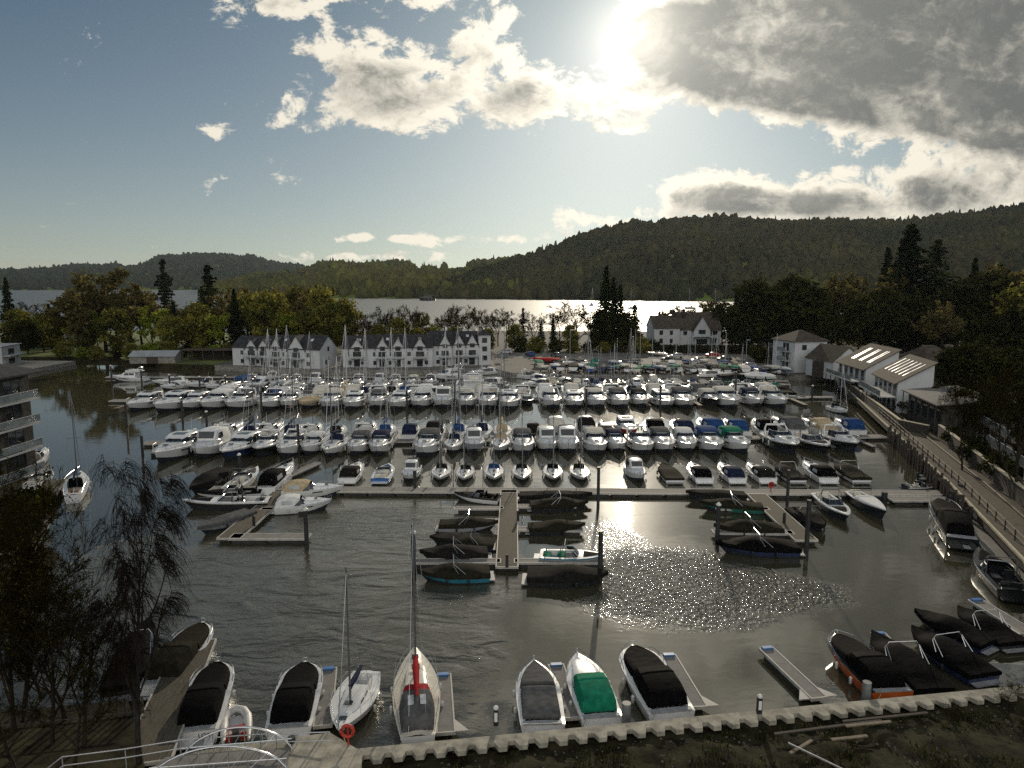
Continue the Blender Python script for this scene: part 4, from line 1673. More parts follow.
# timber piles at the foot of the promenade
for i in range(46):
    s = i / 45
    a, b = Vector((58.8, 108.0)), Vector((46.3, 68.5))
    p = a.lerp(b, s) + Vector((-0.55 + RND.uniform(-.25, .2), 0))
    mb = MB()
    h = RND.uniform(1.5, 3.0)
    mb.tube([(0, 0, -1.5), (RND.uniform(-.05, .05), 0, h)], [.17, .15], 7)
    o = mb.build('timber_pile', 'timber_dark', loc=(p.x, p.y, 0), smooth=40)
    tag(o, 'dark timber pile', 'along the foot of the promenade', 'pile', 'timber piles along the promenade')

# ------------------------------------------------------------------ pontoons
def pontoon(a, b, w, look, region='', name='pontoon', top='decking_grey', edge='pontoon_edge', z=.48, cat='pontoon', group=None, trim=True):
    a, b = Vector((a[0], a[1])), Vector((b[0], b[1]))
    d = b - a
    L = d.length
    root = thing(name, ((a.x + b.x) / 2, (a.y + b.y) / 2, 0), math.atan2(d.y, d.x))
    m1 = MB()
    m1.box((0, 0, z - .05), (L, w, .1))
    m1.build('decking', top, root)
    if trim:
        m2 = MB()
        t = .09
        for sd in (-1, 1):
            m2.box((0, sd * (w / 2 + t / 2 + .002), z - .07), (L + 2 * t, t, .2))
            m2.box((sd * (L / 2 + t / 2 + .002), 0, z - .072), (t, w, .19))
        m2.build('edge_trim', edge, root)
    m3 = MB()
    n = max(int(L / 3), 1)
    for i in range(n):
        x = -L / 2 + L * (i + .5) / n
        m3.box((x, 0, z - .36), (L / n * .86, w * .92, .5))
    m3.build('float', 'pontoon_float', root)
    tag(root, look, region, cat, group)
    return root


def pile(px, py, top_py, look='tall dark steel mooring pile', region='', cap=True, r=.19, m='pile_steel', z=None):
    p = P(px, py, 0)
    q = PY(px, top_py, p.y)
    root = thing('mooring_pile', (p.x, p.y, 0))
    mbp = MB()
    mbp.tube([(0, 0, -2), (0, 0, q.z)], r, 10)
    mbp.build('post', m, root, smooth=40)
    if cap:
        mbp = MB()
        mbp.tube([(0, 0, q.z - .02), (0, 0, q.z + .1), (0, 0, q.z + .28)], [r * 1.25, r * 1.2, .03], 10)
        mbp.build('cap', 'pile_cap', root, smooth=40)
    tag(root, look + (' with white cap' if cap else ''), region, 'pile', 'mooring piles')
    return root

# ------------------------------------------------------------------ buildings
def T(root_xy, rz):
    c, s = math.cos(rz), math.sin(rz)
    return lambda x, y: (root_xy[0] + x * c - y * s, root_xy[1] + x * s + y * c)


def gable_wall(mb, x0, x1, y, ze, zr, th=.25, z0=0.0):
    """a wall with a pointed top across x at depth y"""
    xm = (x0 + x1) / 2
    a = [(x0, y, z0), (x1, y, z0), (x1, y, ze), (xm, y, zr), (x0, y, ze)]
    b = [(x, y_ + th, z) for x, y_, z in a]
    mb.add(a + b, [(0, 1, 2, 3, 4), (9, 8, 7, 6, 5), (0, 5, 6, 1), (1, 6, 7, 2), (2, 7, 8, 3), (3, 8, 9, 4), (4, 9, 5, 0)])


def slope(mb, p0, p1, q1, q0, th=.14):
    """a roof plane with thickness from eave p0-p1 to ridge q1-q0"""
    v = [Vector(p) for p in (p0, p1, q1, q0)]
    up = Vector((0, 0, th))
    vs = [tuple(p) for p in v] + [tuple(p + up) for p in v]
    mb.add(vs, [(3, 2, 1, 0), (4, 5, 6, 7), (0, 1, 5, 4), (1, 2, 6, 5), (2, 3, 7, 6), (3, 0, 4, 7)])


def window(root, c, w, h, nrm=(0, -1), cols=1, frame='frame_dark', glass='window_glass', name='window', sill=False):
    """a framed window set on a wall; c on the wall face, nrm the outward direction in plan"""
    n = Vector((nrm[0], nrm[1], 0)).normalized()
    rz = math.atan2(n.y, n.x) + math.pi / 2
    c = Vector(c)
    m1 = MB()
    t = .07
    x = Vector((math.cos(rz), math.sin(rz), 0))
    p = c + n * .03
    for sd in (-1, 1):
        q = p + x * sd * (w / 2 - t / 2)
        m1.box(q, (t, .09, h), rz)
        q = p + Vector((0, 0, sd * (h / 2 - t / 2)))
        m1.box(q, (w - 2 * t - .004, .088, t), rz)
    for i in range(1, cols):
        q = p + x * (-w / 2 + w * i / cols)
        m1.box(q, (.05, .085, h - 2 * t - .004), rz)
    f = m1.build(name, frame, root)
    m2 = MB()
    m2.box(c + n * .012, (w - t, .03, h - t), rz)
    m2.build('pane', glass, f)
    return f


def gabled(root, x0, x1, y0, y1, ze, zr, roofm='slate', wallm='render_white', over=.35, ridge='y', z0=0.0, parts=('wall', 'roof')):
    m1 = MB()
    if ridge == 'y':
        gable_wall(m1, x0, x1, y0, ze, zr, .25, z0)
        gable_wall(m1, x0, x1, y1 - .25, ze, zr, .25, z0)
        m1.box((x0 + .125, (y0 + y1) / 2, (z0 + ze) / 2), (.25, y1 - y0 - .5, ze - z0))
        m1.box((x1 - .125, (y0 + y1) / 2, (z0 + ze) / 2), (.25, y1 - y0 - .5, ze - z0))
        m2 = MB()
        xm = (x0 + x1) / 2
        k = (zr - ze) / (xm - x0)
        for sd, xe in ((-1, x0), (1, x1)):
            e = xe + sd * over
            slope(m2, (e, y0 - over, ze - k * over + .03), (e, y1 + over, ze - k * over + .03), (xm, y1 + over, zr + .03), (xm, y0 - over, zr + .03))
    else:
        ym = (y0 + y1) / 2
        for x in (x0, x1 - .25):
            a = [(x, y1, z0), (x, y0, z0), (x, y0, ze), (x, ym, zr), (x, y1, ze)]
            b = [(x_ + .25, y, z) for x_, y, z in a]
            m1.add(a + b, [(0, 1, 2, 3, 4), (9, 8, 7, 6, 5), (0, 5, 6, 1), (1, 6, 7, 2), (2, 7, 8, 3), (3, 8, 9, 4), (4, 9, 5, 0)])
        m1.box(((x0 + x1) / 2, y0 + .125, (z0 + ze) / 2), (x1 - x0 - .5, .25, ze - z0))
        m1.box(((x0 + x1) / 2, y1 - .125, (z0 + ze) / 2), (x1 - x0 - .5, .25, ze - z0))
        m2 = MB()
        k = (zr - ze) / (ym - y0)
        for sd, ye in ((-1, y0), (1, y1)):
            e = ye + sd * over
            slope(m2, (x0 - over, e, ze - k * over + .03), (x1 + over, e, ze - k * over + .03), (x1 + over, ym, zr + .03), (x0 - over, ym, zr + .03))
    w = m1.build(parts[0], wallm, root)
    r = m2.build(parts[1], roofm, root)
    return w, r


def gablet(root, x, w, y, ze, zr, depth, zw):
    """front gable rising from the eaves over the windows of a cottage"""
    m1 = MB()
    gable_wall(m1, x - w / 2, x + w / 2, y, ze, zr, .22, zw)
    g_ = m1.build('front_gable', 'render_white', root)
    m2 = MB()
    k = (zr - ze) / (w / 2)
    for sd in (-1, 1):
        e = x + sd * (w / 2 + .25)
        slope(m2, (e, y - .25, ze - k * .25 + .03), (e, y + depth, ze - k * .25 + .03), (x, y + depth, zr + .03), (x, y - .25, zr + .03), .12)
    m2.build('gable_roof', 'slate', g_)
    return g_


def balcony(root, x0, x1, y, z, d=1.3, dark=True):
    m1 = MB()
    m1.box(((x0 + x1) / 2, y - d / 2, z), (x1 - x0, d, .14))
    b = m1.build('balcony', 'render_grey', root)
    m2 = MB()
    m2.box(((x0 + x1) / 2, y - d + .03, z + 1.05), (x1 - x0, .06, .06))
    n = max(int((x1 - x0) / .5), 2)
    for i in range(n + 1):
        m2.box((x0 + .03 + (x1 - x0 - .06) * i / n, y - d + .03, z + .55), (.035, .035, .95))
    m2.build('railing', 'frame_dark', b)
    for x in (x0 + .1, x1 - .1):
        m3 = MB()
        m3.box((x, y - d + .1, z / 2), (.12, .12, z - .14))
        m3.build('balcony_post', 'frame_dark', b)


def terrace(origin, rz, units, depth, label, ends=True):
    """row of whitewashed cottages; units: (x0, x1, front offset, eave, ridge, [gables (x, width, zr)])"""
    root = thing('cottage_terrace', (*origin, 1.35), rz, (1, 1, .92))
    for (x0, x1, yo, ze, zr, gs) in units:
        gabled(root, x0, x1, yo, yo + depth, ze, zr, ridge='x', over=.3)
        for (gx, gw, gz, cols) in gs:
            gablet(root, gx, gw * 1.12, yo - .12, ze - .5, gz + .5, depth * .45, 2.9)
            window(root, (gx, yo - .12, ze - .25), min(gw * .42, 1.5), 1.25, cols=2)
            window(root, (gx, yo - .12, 3.95), min(gw * .62, 2.2), 1.5, cols=cols)
            window(root, (gx - .1, yo, 1.25), min(gw * .5, 1.6), 2.1, cols=2, name='door')
            balcony(root, gx - gw * .5, gx + gw * .5, yo - .05, 2.75)
        mids = [g_[0] for g_ in gs]
        xs = [x0] + mids + [x1]
        for a, b in zip(xs, xs[1:]):
            xm = (a + b) / 2
            if b - a > 2.2:
                window(root, (xm, yo, 1.4), .9, 1.2)
                window(root, (xm, yo, 4.0), .9, 1.2)
        for k in range(max(int((x1 - x0) / 6), 1)):
            xx = x0 + (k + .5) * (x1 - x0) / max(int((x1 - x0) / 6), 1) + 1.0
            f = .62
            yy = yo + depth / 2 * f
            zz = ze + (zr - ze) * f + .19
            m_ = MB()
            an = math.atan2(zr - ze, depth / 2)
            c_, s_ = math.cos(an), math.sin(an)
            pts = [(xx + u * .4, yy + v * .55 * c_, zz + v * .55 * s_) for u, v in ((-1, -1), (1, -1), (1, 1), (-1, 1))]
            m_.quad(*pts)
            m_.build('skylight', 'skylight_glass', root)
        xe = x1
        window(root, (xe, yo + depth * .5, ze - .2), 1.0, 1.3, nrm=(1, 0))
        window(root, (xe, yo + depth * .35, 1.6), .9, 1.2, nrm=(1, 0))
    tag(root, label, '', 'cottages')
    return root


# west terrace (three stepped units, right-hand end nearest)
terrace((-77.5, 198.5), rad(-14), [
    (-1.5, 10.5, 0.6, 5.6, 8.6, [(4.6, 3.6, 7.6, 2), (8.4, 3.6, 7.5, 2)]),
    (10.52, 17.5, -1.2, 5.9, 9.2, [(13.4, 3.4, 8.2, 2)]),
    (17.52, 27.0, -1.8, 5.7, 9.4, [(20.0, 4.8, 9.0, 2)])], 9.5,
    'whitewashed cottage terrace with slate gables, westernmost behind the moored boats')
terrace((-45.8, 192.5), rad(6), [
    (-.5, 6.2, 1.6, 5.7, 9.0, [(3.4, 3.8, 7.9, 2)]),
    (6.22, 24.0, 0.2, 5.9, 9.4, [(10.4, 3.4, 8.2, 2), (14.6, 3.4, 8.2, 3), (20.6, 3.6, 8.2, 2)])], 9.5,
    'whitewashed cottage terrace in the middle, with dark roof between its gables')
t3 = terrace((-21.8, 196.5), rad(9), [
    (-.8, 5.2, 0.0, 6.4, 10.2, [(3.2, 3.2, 9.0, 2)]),
    (5.22, 12.6, 1.0, 6.4, 10.0, [(7.2, 3.2, 8.8, 2), (10.9, 3.2, 9.0, 2)])], 10.5,
    'whitewashed cottage terrace on the right with a square end tower')
m_ = MB()
m_.box((14.4, 3.5, 4.6), (3.4, 5, 9.2))
m_.build('end_tower', 'render_white', t3)
m_ = MB()
m_.loft([[(12.3, .6, 9.2), (16.5, .6, 9.2), (16.5, 6.4, 9.2), (12.3, 6.4, 9.2)], [(14.2, 3.2, 10.8), (14.6, 3.2, 10.8), (14.6, 3.8, 10.8), (14.2, 3.8, 10.8)]])
m_.build('tower_roof', 'slate', t3)
for z in (2.2, 5.0, 7.6):
    window(t3, (14.4, 1.0, z), 1.4, 1.5, cols=2)
    window(t3, (16.1, 3.4, z), 1.4, 1.5, nrm=(1, 0), cols=2)

# large white house beyond the yard
root = thing('white_villa', (52.5, 262, 1.4), rad(3))
gabled(root, 0, 9.5, 0, 12, 6.6, 10.8, 'slate_brown', ridge='x', parts=('west_wing', 'west_roof'))
gabled(root, 9.52, 25.5, 1.5, 12.5, 6.0, 12.0, 'slate_brown', ridge='x', parts=('main_wall', 'main_roof'))
gabled(root, 14.5, 20.5, -1.2, 1.4, 6.0, 10.8, 'slate_brown', ridge='y', parts=('front_gable', 'gable_roof'))
for (x, y, z, w, h) in ((2.6, 0, 4.9, 1.3, 1.6), (6.4, 0, 4.9, 1.1, 1.6), (2.6, 0, 1.8, 1.3, 1.8), (6.4, 0, 1.8, 1.1, 1.6), (17.5, -1.2, 5.2, 2.6, 1.5), (17.5, -1.2, 1.6, 4.0, 1.9), (23.0, 1.5, 4.7, 2.4, 1.4), (23.0, 1.5, 1.7, 2.6, 1.9), (12.0, 1.5, 4.6, 1.4, 1.4)):
    window(root, (x, y, z), w, h, cols=2)
for (x, y, z) in ((8.6, 5.5, 12.0), (12.2, 5.0, 12.4)):
    m_ = MB()
    m_.box((x, y, z - .7), (1.0, 1.0, 2.8))
    m_.box((x, y, z + .8), (1.15, 1.15, .18))
    m_.tube([(x, y, z + .8), (x, y, z + 1.4)], .18, 8)
    m_.build('chimney', 'slate', root)
m_ = MB()
m_.box((17.5, -2.3, 3.6), (8.5, 2.0, .22))
for x in (13.5, 21.5):
    m_.box((x, -3.1, 1.8), (.2, .2, 3.4))
m_.build('porch', 'render_white', root)
tag(root, 'large white villa with brown slate roofs and dark chimneys beyond the boat yard', '', 'house')

# marina buildings on the east side
root = thing('harbour_tower', (75.5, 186, 1.5), rad(14))
m_ = MB()
m_.box((0, 0, 4.0), (9.4, 9.4, 8.0))
m_.build('wall', 'render_white', root)
m_ = MB()
e = 5.2
m_.loft([[(-e, -e, 7.95), (e, -e, 7.95), (e, e, 7.95), (-e, e, 7.95)], [(-e, -e, 8.12), (e, -e, 8.12), (e, e, 8.12), (-e, e, 8.12)], [(-.6, -.3, 10.6), (.6, -.3, 10.6), (.6, .3, 10.6), (-.6, .3, 10.6)]])
m_.build('roof', 'slate_brown', root)
for z in (1.6, 4.1, 6.5):
    window(root, (2.6 if z < 6 else -2.0, -4.7, z), 1.3, 1.3, cols=2)
    window(root, (-4.7, -1.0, z), 2.4, 1.9, nrm=(-1, 0), cols=2)
    if z > 2:
        m_ = MB()
        m_.box((-5.4, -1.0, z - 1.2), (1.4, 4.4, .14))
        b_ = m_.build('balcony', 'render_grey', root)
        m_ = MB()
        m_.box((-6.05, -1.0, z - .6), (.04, 4.4, 1.0))
        m_.build('balcony_glass', 'balcony_glass', b_)
tag(root, 'square white three-storey tower with hipped brown roof by the promenade end', '', 'building')

root = thing('entrance_wing', (78.6, 172.5, 1.5), rad(12))
gabled(root, -3.4, 4.6, -4.5, 6, 4.4, 7.6, 'slate_brown', ridge='y')
window(root, (-1.6, -4.5, 2.0), .9, 1.4)
m_ = MB()
m_.box((-3.9, 0.5, 2.0), (.9, 3.2, 4.0))
m_.build('porch', 'timber_dark', root)
window(root, (2.2, -4.5, 2.2), 1.3, 2.6, cols=2)
tag(root, 'low white gabled wing with dark entrance recess beside the harbour tower', '', 'building')


def skylit(origin, rz, Ly, groups, label, D=6.2, zr=9.0):
    """two-storey workshop: slope with long rooflights falling towards the water (-x)"""
    root = thing('workshop_building', (*origin, 1.5), rz)
    m_ = MB()
    vs = [(0, 0, 0), (D, 0, 0), (D, 0, zr), (0, 0, 5.4), (0, Ly, 0), (D, Ly, 0), (D, Ly, zr), (0, Ly, 5.4)]
    m_.add(vs, [(0, 1, 2, 3), (7, 6, 5, 4), (0, 3, 7, 4), (1, 5, 6, 2), (3, 2, 6, 7)])
    m_.build('wall', 'render_white', root)
    k = (zr - 5.4) / D
    m_ = MB()
    slope(m_, (-.7, -.35, 5.43 - .7 * k), (-.7, Ly + .35, 5.43 - .7 * k), (D + .4, Ly + .35, zr + .4 * k + .03), (D + .4, -.35, zr + .4 * k + .03), .16)
    m_.build('roof', 'slate_brown', root)
    for gy in groups:
        m_ = MB()
        for x0, x1 in ((D * .22, D * .86),):
            m_.quad((x0, gy - .24, 5.4 + k * x0 + .24), (x1, gy - .24, 5.4 + k * x1 + .24), (x1, gy + .24, 5.4 + k * x1 + .24), (x0, gy + .24, 5.4 + k * x0 + .24))
        m_.build('rooflight', 'skylight_glass', root)
    n = int(Ly / 2.6)
    for i in range(n):
        yy = (i + .5) * Ly / n
        window(root, (0, yy, 3.9), 1.5, 1.9, nrm=(-1, 0), cols=2)
        window(root, (0, yy, 1.1), 1.5, 2.0, nrm=(-1, 0), cols=2, name='door')
    m_ = MB()
    m_.box((-1.4, Ly / 2, 2.72), (2.8, Ly, .2))
    b_ = m_.build('balcony', 'render_grey', root)
    m_ = MB()
    m_.box((-2.75, Ly / 2, 3.3), (.03, Ly - .1, .85))
    m_.build('balcony_glass', 'balcony_glass', b_)
    m_ = MB()
    m_.box((-2.75, Ly / 2, 3.79), (.09, Ly, .06))
    for i in range(6):
        m_.box((-2.72, .2 + (Ly - .4) * i / 5, 1.3), (.14, .14, 2.6))
    m_.build('balcony_frame', 'frame_dark', b_)
    tag(root, label, '', 'building')
    return root


skylit((72.3, 144), rad(-5), 15, (2.2, 3.2, 6.4, 7.4, 10.6, 11.6), 'white workshop with three pairs of bright rooflights on its brown roof')
skylit((67.8, 123.5), rad(-13), 15, (2.2, 4.4, 6.6, 8.8, 11.0, 13.2), 'white workshop with six bright rooflights, nearer of the two', 5.6, 8.7)
root = thing('flat_roofed_shop', (64.6, 104.5, 1.5), rad(-12))
m_ = MB()
m_.box((3.5, 8, 2.2), (7, 15, 4.4))
m_.build('wall', 'stone_dark', root)
m_ = MB()
slope(m_, (-1.2, -.2, 4.45), (-1.2, 16.0, 4.45), (7.4, 16.0, 5.4), (7.4, -.2, 5.4), .2)
m_.build('roof', 'concrete_dark', root)
for i in range(5):
    window(root, (0, 2 + i * 2.9, 2.6), 1.9, 2.3, nrm=(-1, 0), cols=2)
for i in range(6):
    m_ = MB()
    m_.box((-1.05, .3 + i * 3.0, 2.2), (.14, .14, 4.4))
    m_.build('veranda_post', 'frame_dark', root)
tag(root, 'low dark stone shop with grey sloping roof and veranda posts beside the promenade', '', 'shop')
root = thing('hipped_pavilion', (93, 158, 1.5), rad(20))
m_ = MB()
m_.box((0, 0, 2.8), (10, 8, 5.6))
m_.build('wall', 'stone_dark', root)
m_ = MB()
m_.loft([[(-5.7, -4.7, 5.5), (5.7, -4.7, 5.5), (5.7, 4.7, 5.5), (-5.7, 4.7, 5.5)], [(-5.7, -4.7, 5.7), (5.7, -4.7, 5.7), (5.7, 4.7, 5.7), (-5.7, 4.7, 5.7)], [(-1.5, -.2, 9.0), (1.5, -.2, 9.0), (1.5, .2, 9.0), (-1.5, .2, 9.0)]])
m_.build('roof', 'slate_brown', root)
window(root, (5, -1, 3), 1.6, 1.6, nrm=(1, 0))
window(root, (-2, -4, 3), 1.6, 1.6)
tag(root, 'dark stone hall under a brown hipped roof behind the rooflit workshops', '', 'building')

# terraces with glass balustrades between the shop and the promenade
for j, (x, y, ln, z, lab) in enumerate(((64.6, 92, 20, 2.9, 'upper glass-railed timber terrace behind the promenade wall'), (60.0, 84, 16, 1.9, 'lower glass-railed timber terrace just behind the promenade wall'))):
    root = thing('glass_railed_terrace', (x, y, 1.5), rad(-18))
    m_ = MB()
    m_.box((3, 0, z - .1), (6, ln, .2))
    m_.build('deck', 'decking', root)
    m_ = MB()
    m_.box((.05, 0, z + .55), (.04, ln - .1, .9))
    m_.build('glass_panel', 'balcony_glass', root)
    m_ = MB()
    m_.box((.05, 0, z + 1.04), (.09, ln, .07))
    for i in range(8):
        m_.box((.05, -ln / 2 + .1 + (ln - .2) * i / 7, z * .5 + .5), (.08, .1, z + 1.0))
    m_.build('handrail', 'alloy', root)
    m_ = MB()
    for i in range(4):
        m_.box((4.8, -ln / 2 + 2 + i * 4, (z - .2) / 2), (.2, .2, z - .2))
    m_.build('deck_post', 'timber_dark', root)
    tag(root, lab, '', 'terrace')

root = thing('gabled_cottage', (70.5, 82.0, 1.5), rad(-28))
gabled(root, 0, 7.0, 0, 10, 6.2, 10.2, 'slate_brown', ridge='y', over=.8, wallm='render_white')
window(root, (2.6, 0, 5.6), 1.3, 2.4, cols=2)
window(root, (3.2, 0, 1.6), 2.6, 1.8, cols=3)
window(root, (0, 4, 4.8), 1.3, 1.5, nrm=(-1, 0))
tag(root, 'white gabled cottage with wide brown eaves among the trees at the right edge', '', 'house')

# left side: waterside flats with long balconies
root = thing('balcony_flats', (-59.8, 87.0, 1.2), rad(-2))
m_ = MB()
m_.box((-9, -16, 6.0), (18, 32, 12.0))
m_.build('wall', 'stone_dark', root)
m_ = MB()
m_.loft([[(-18.8, -32.5, 12.0), (1.6, -32.5, 12.0), (1.6, .9, 12.0), (-18.8, .9, 12.0)], [(-18.8, -32.5, 12.2), (1.6, -32.5, 12.2), (1.6, .9, 12.2), (-18.8, .9, 12.2)], [(-9.2, -24, 15.6), (-8.8, -24, 15.6), (-8.8, -8, 15.6), (-9.2, -8, 15.6)]])
m_.build('roof', 'slate', root)
for fl in range(4):
    z = .1 + fl * 3.0
    m_ = MB()
    m_.box((.95, -16.5, z - .1), (1.9, 31, .2))
    b_ = m_.build('balcony', 'render_grey', root)
    m_ = MB()
    m_.box((1.84, -16.5, z + .55), (.03, 30.8, .8))
    m_.build('balcony_glass', 'balcony_glass', b_)
    m_ = MB()
    m_.box((1.84, -16.5, z + 1.0), (.10, 31, .08))
    m_.build('handrail', 'alloy', b_)
    for i in range(7):
        window(root, (0, -3.0 - i * 4.2, z + 1.25), 2.8, 2.2, nrm=(1, 0), cols=2)
    window(root, (-3.0, 0, z + 1.4), 1.2, 1.4, nrm=(0, 1))
tag(root, 'stone block of flats with long glass balconies at the left water edge', '', 'flats')

root = thing('white_boat_club', (-141.5, 195, 1.0), rad(12))
land('club_quay', [(-160, 188), (-131, 190), (-131, 212), (-160, 214)], 1.2, 'concrete', side='stone_wall')
m_ = MB()
m_.box((-6, 6, 2.9), (13, 11, 5.8))
m_.build('wall', 'render_grey', root)
m_ = MB()
m_.box((-6, 6, 5.92), (13.8, 11.8, .22))
m_.build('roof', 'render_grey', root)
for z in (1.5, 4.2):
    window(root, (-6, .5, z), 5.5, 1.8, cols=4)
    window(root, (.5, 6, z), 3.5, 1.6, nrm=(1, 0), cols=3)
m_ = MB()
m_.box((1.4, 6, 3.2), (1.8, 10, .18))
m_.build('balcony', 'render_grey', root)
tag(root, 'pale grey flat-roofed waterside building at the far left edge', '', 'building')

root = thing('bank_house', (-172, 262, 1.4), rad(10))
gabled(root, 0, 13, 0, 9, 5.6, 9.0, 'slate', ridge='x')
gabled(root, 3, 8, -2, 0.0, 5.6, 8.6, 'slate', ridge='y', parts=('front_gable', 'gable_roof'))
for x, y, z in ((5.5, -2, 4.6), (5.5, -2, 1.7), (10.5, 0, 4.2), (10.5, 0, 1.7)):
    window(root, (x, y, z), 1.6, 1.5, cols=2)
tag(root, 'white house half hidden by trees on the left bank', '', 'house')

root = thing('boathouse', (-104, 207, 1.3), rad(4), (1, 1, .85))
gabled(root, -6.4, 6.4, -3.2, 3.2, 2.5, 4.0, 'roof_sheet', 'stone_wall', ridge='x', over=.3)
m_ = MB()
m_.box((0, -3.24, 1.1), (3.2, .08, 2.1))
m_.build('door', 'timber_dark', root)
tag(root, 'long low grey boathouse with pale sheet roof behind the western berths', '', 'boathouse')
root = thing('open_shed', (-90, 212, 1.3), rad(2))
m_ = MB()
m_.box((0, 0, 3.4), (16, 6, .25))
m_.build('roof', 'slate_brown', root)
for i in range(6):
    m_ = MB()
    m_.box((-7.7 + i * 3.08, -2.8, 1.65), (.18, .18, 3.3))
    m_.build('post', 'timber_dark', root)
m_ = MB()
m_.box((0, 2.8, 1.65), (16, .2, 3.3))
m_.build('back_wall', 'timber_dark', root)
tag(root, 'open flat-roofed timber shed on posts left of the cottages', '', 'shed')
for (x, y, rz, lab) in ((105, 300, .2, 'white cottage glimpsed between dark trees behind the tower, nearer the lake'), (95, 255, -.1, 'small white house half buried in trees right of the villa')):
    root = thing('wooded_cottage', (x, y, 1.5), rz)
    gabled(root, -5, 5, -4, 4, 4.6, 7.4, 'slate_brown', ridge='x')
    for k in (-3, 0, 3):
        window(root, (k, -4, 3.2), 1.1, 1.2)
    tag(root, lab, '', 'house')

# ------------------------------------------------------------------ trees
def grow(seed, H=12.0, levels=5, spread=.55, up=.25, first=.22, n_child=(3, 4), trunk_r=.22, droop=0.0, lean=0.0, shrink=.66, wob=.12, tf=.62, tip=.38):
    """branching skeleton: list of (level, points, radii)"""
    r_ = random.Random(seed)
    out = []

    def branch(p, d, L, r, lv):
        n = 7 if lv == 0 else 5 if lv < 2 else 3
        pts, rs = [Vector(p)], [r]
        dd = Vector(d)
        q = Vector(p)
        for i in range(n):
            dd = (dd + Vector((r_.uniform(-wob, wob), r_.uniform(-wob, wob), (up * .25 if lv else .05) - droop * max(lv - 1, 0) * .35))).normalized()
            q = q + dd * (L / n)
            pts.append(q.copy())
            rs.append(max(r * (1 - (1 - tip if lv == 0 else .62) * (i + 1) / n), .006))
        out.append((lv, pts, rs))
        if lv >= levels:
            return
        k = r_.randint(*n_child) + (3 if lv == 0 else 0) + (11 if tf > .8 and lv == 0 else 0)
        for c in range(k):
            f = (first + (1 - first) * (c + r_.random() * .7) / k) if lv == 0 else r_.uniform(.3, 1.0)
            x = f * n
            i = min(int(x), n - 1)
            bp = pts[i].lerp(pts[i + 1], x - i)
            bd = (pts[i + 1] - pts[i]).normalized()
            a = r_.uniform(0, 6.28) if lv else c * 2.4 + r_.uniform(-.4, .4)
            side = Vector((math.cos(a), math.sin(a), 0))
            side = (side - bd * side.dot(bd)).normalized()
            nd = (bd * (1 - spread) + side * spread + Vector((0, 0, up))).normalized()
            branch(bp, nd, L * shrink * r_.uniform(.7, 1.1) * (1.15 - .45 * f if lv == 0 else 1), rs[i] * .62, lv + 1)
    branch((0, 0, 0), Vector((lean, 0, 1)).normalized(), H * tf, trunk_r, 0)
    return out


TREE = {}


def tree_from_skeleton(name, key, sk, H, leafmat_, leaf_n, leaf_s, tints, twigm='twig', barkm='bark', tl=2, tw=.016, seed=0):
    r_ = random.Random(seed + 5)
    top = max(p.z for _, pts, _ in sk for p in pts)
    k = Kit(name)
    m1, m2 = MB(), MB()
    for lv, pts, rs in sk:
        if lv <= tl:
            m1.tube(pts, rs, 6 if lv == 0 else 4, cap=False)
        else:
            m2.tube(pts, [max(r, tw) for r in rs], 3, tint=(.5, .42, .36), cap=False)
            if lv >= tl + 1 and leaf_n:
                t0 = r_.choice(tints)
                for _ in range(leaf_n):
                    p = r_.choice(pts) + Vector((r_.uniform(-1, 1), r_.uniform(-1, 1), r_.uniform(-1, 1))) * leaf_s * 1.5
                    q = r_.uniform(.75, 1.25)
                    quad_scatter(m2, p, leaf_s, r_, (t0[0] * q, t0[1] * q, t0[2] * q))
    k.part('trunk', m1, barkm, 60)
    k.part('crown', m2, leafmat_, None)
    TREE[key] = (k, top)


WARM = [(.6, .6, .6), (.9, .85, .8), (1.2, 1.1, 1.0), (1.4, 1.3, 1.0)]
for i in range(3):
    tree_from_skeleton('bare_tree', f'bare{i}', grow(20 + i, 12, 5, .58, .22, .18, (3, 4), .26, shrink=.68), 12, 'leaf_brown', 0, .14, WARM, tw=.036, seed=i)
for i in range(3):
    tree_from_skeleton('budding_tree', f'brown{i}', grow(40 + i, 12, 5, .56, .2, .2, (3, 4), .3, shrink=.68), 12, 'leaf_brown', 4, .20, WARM, tw=.02, seed=i)
for i in range(2):
    tree_from_skeleton('spring_tree', f'spring{i}', grow(60 + i, 11, 5, .5, .3, .2, (3, 4), .22, shrink=.66), 11, 'leaf_spring', 5, .17, [(.5, .55, .5), (.8, .85, .7), (1.1, 1.1, .9), (1.3, 1.25, .9)], tw=.016, seed=i)


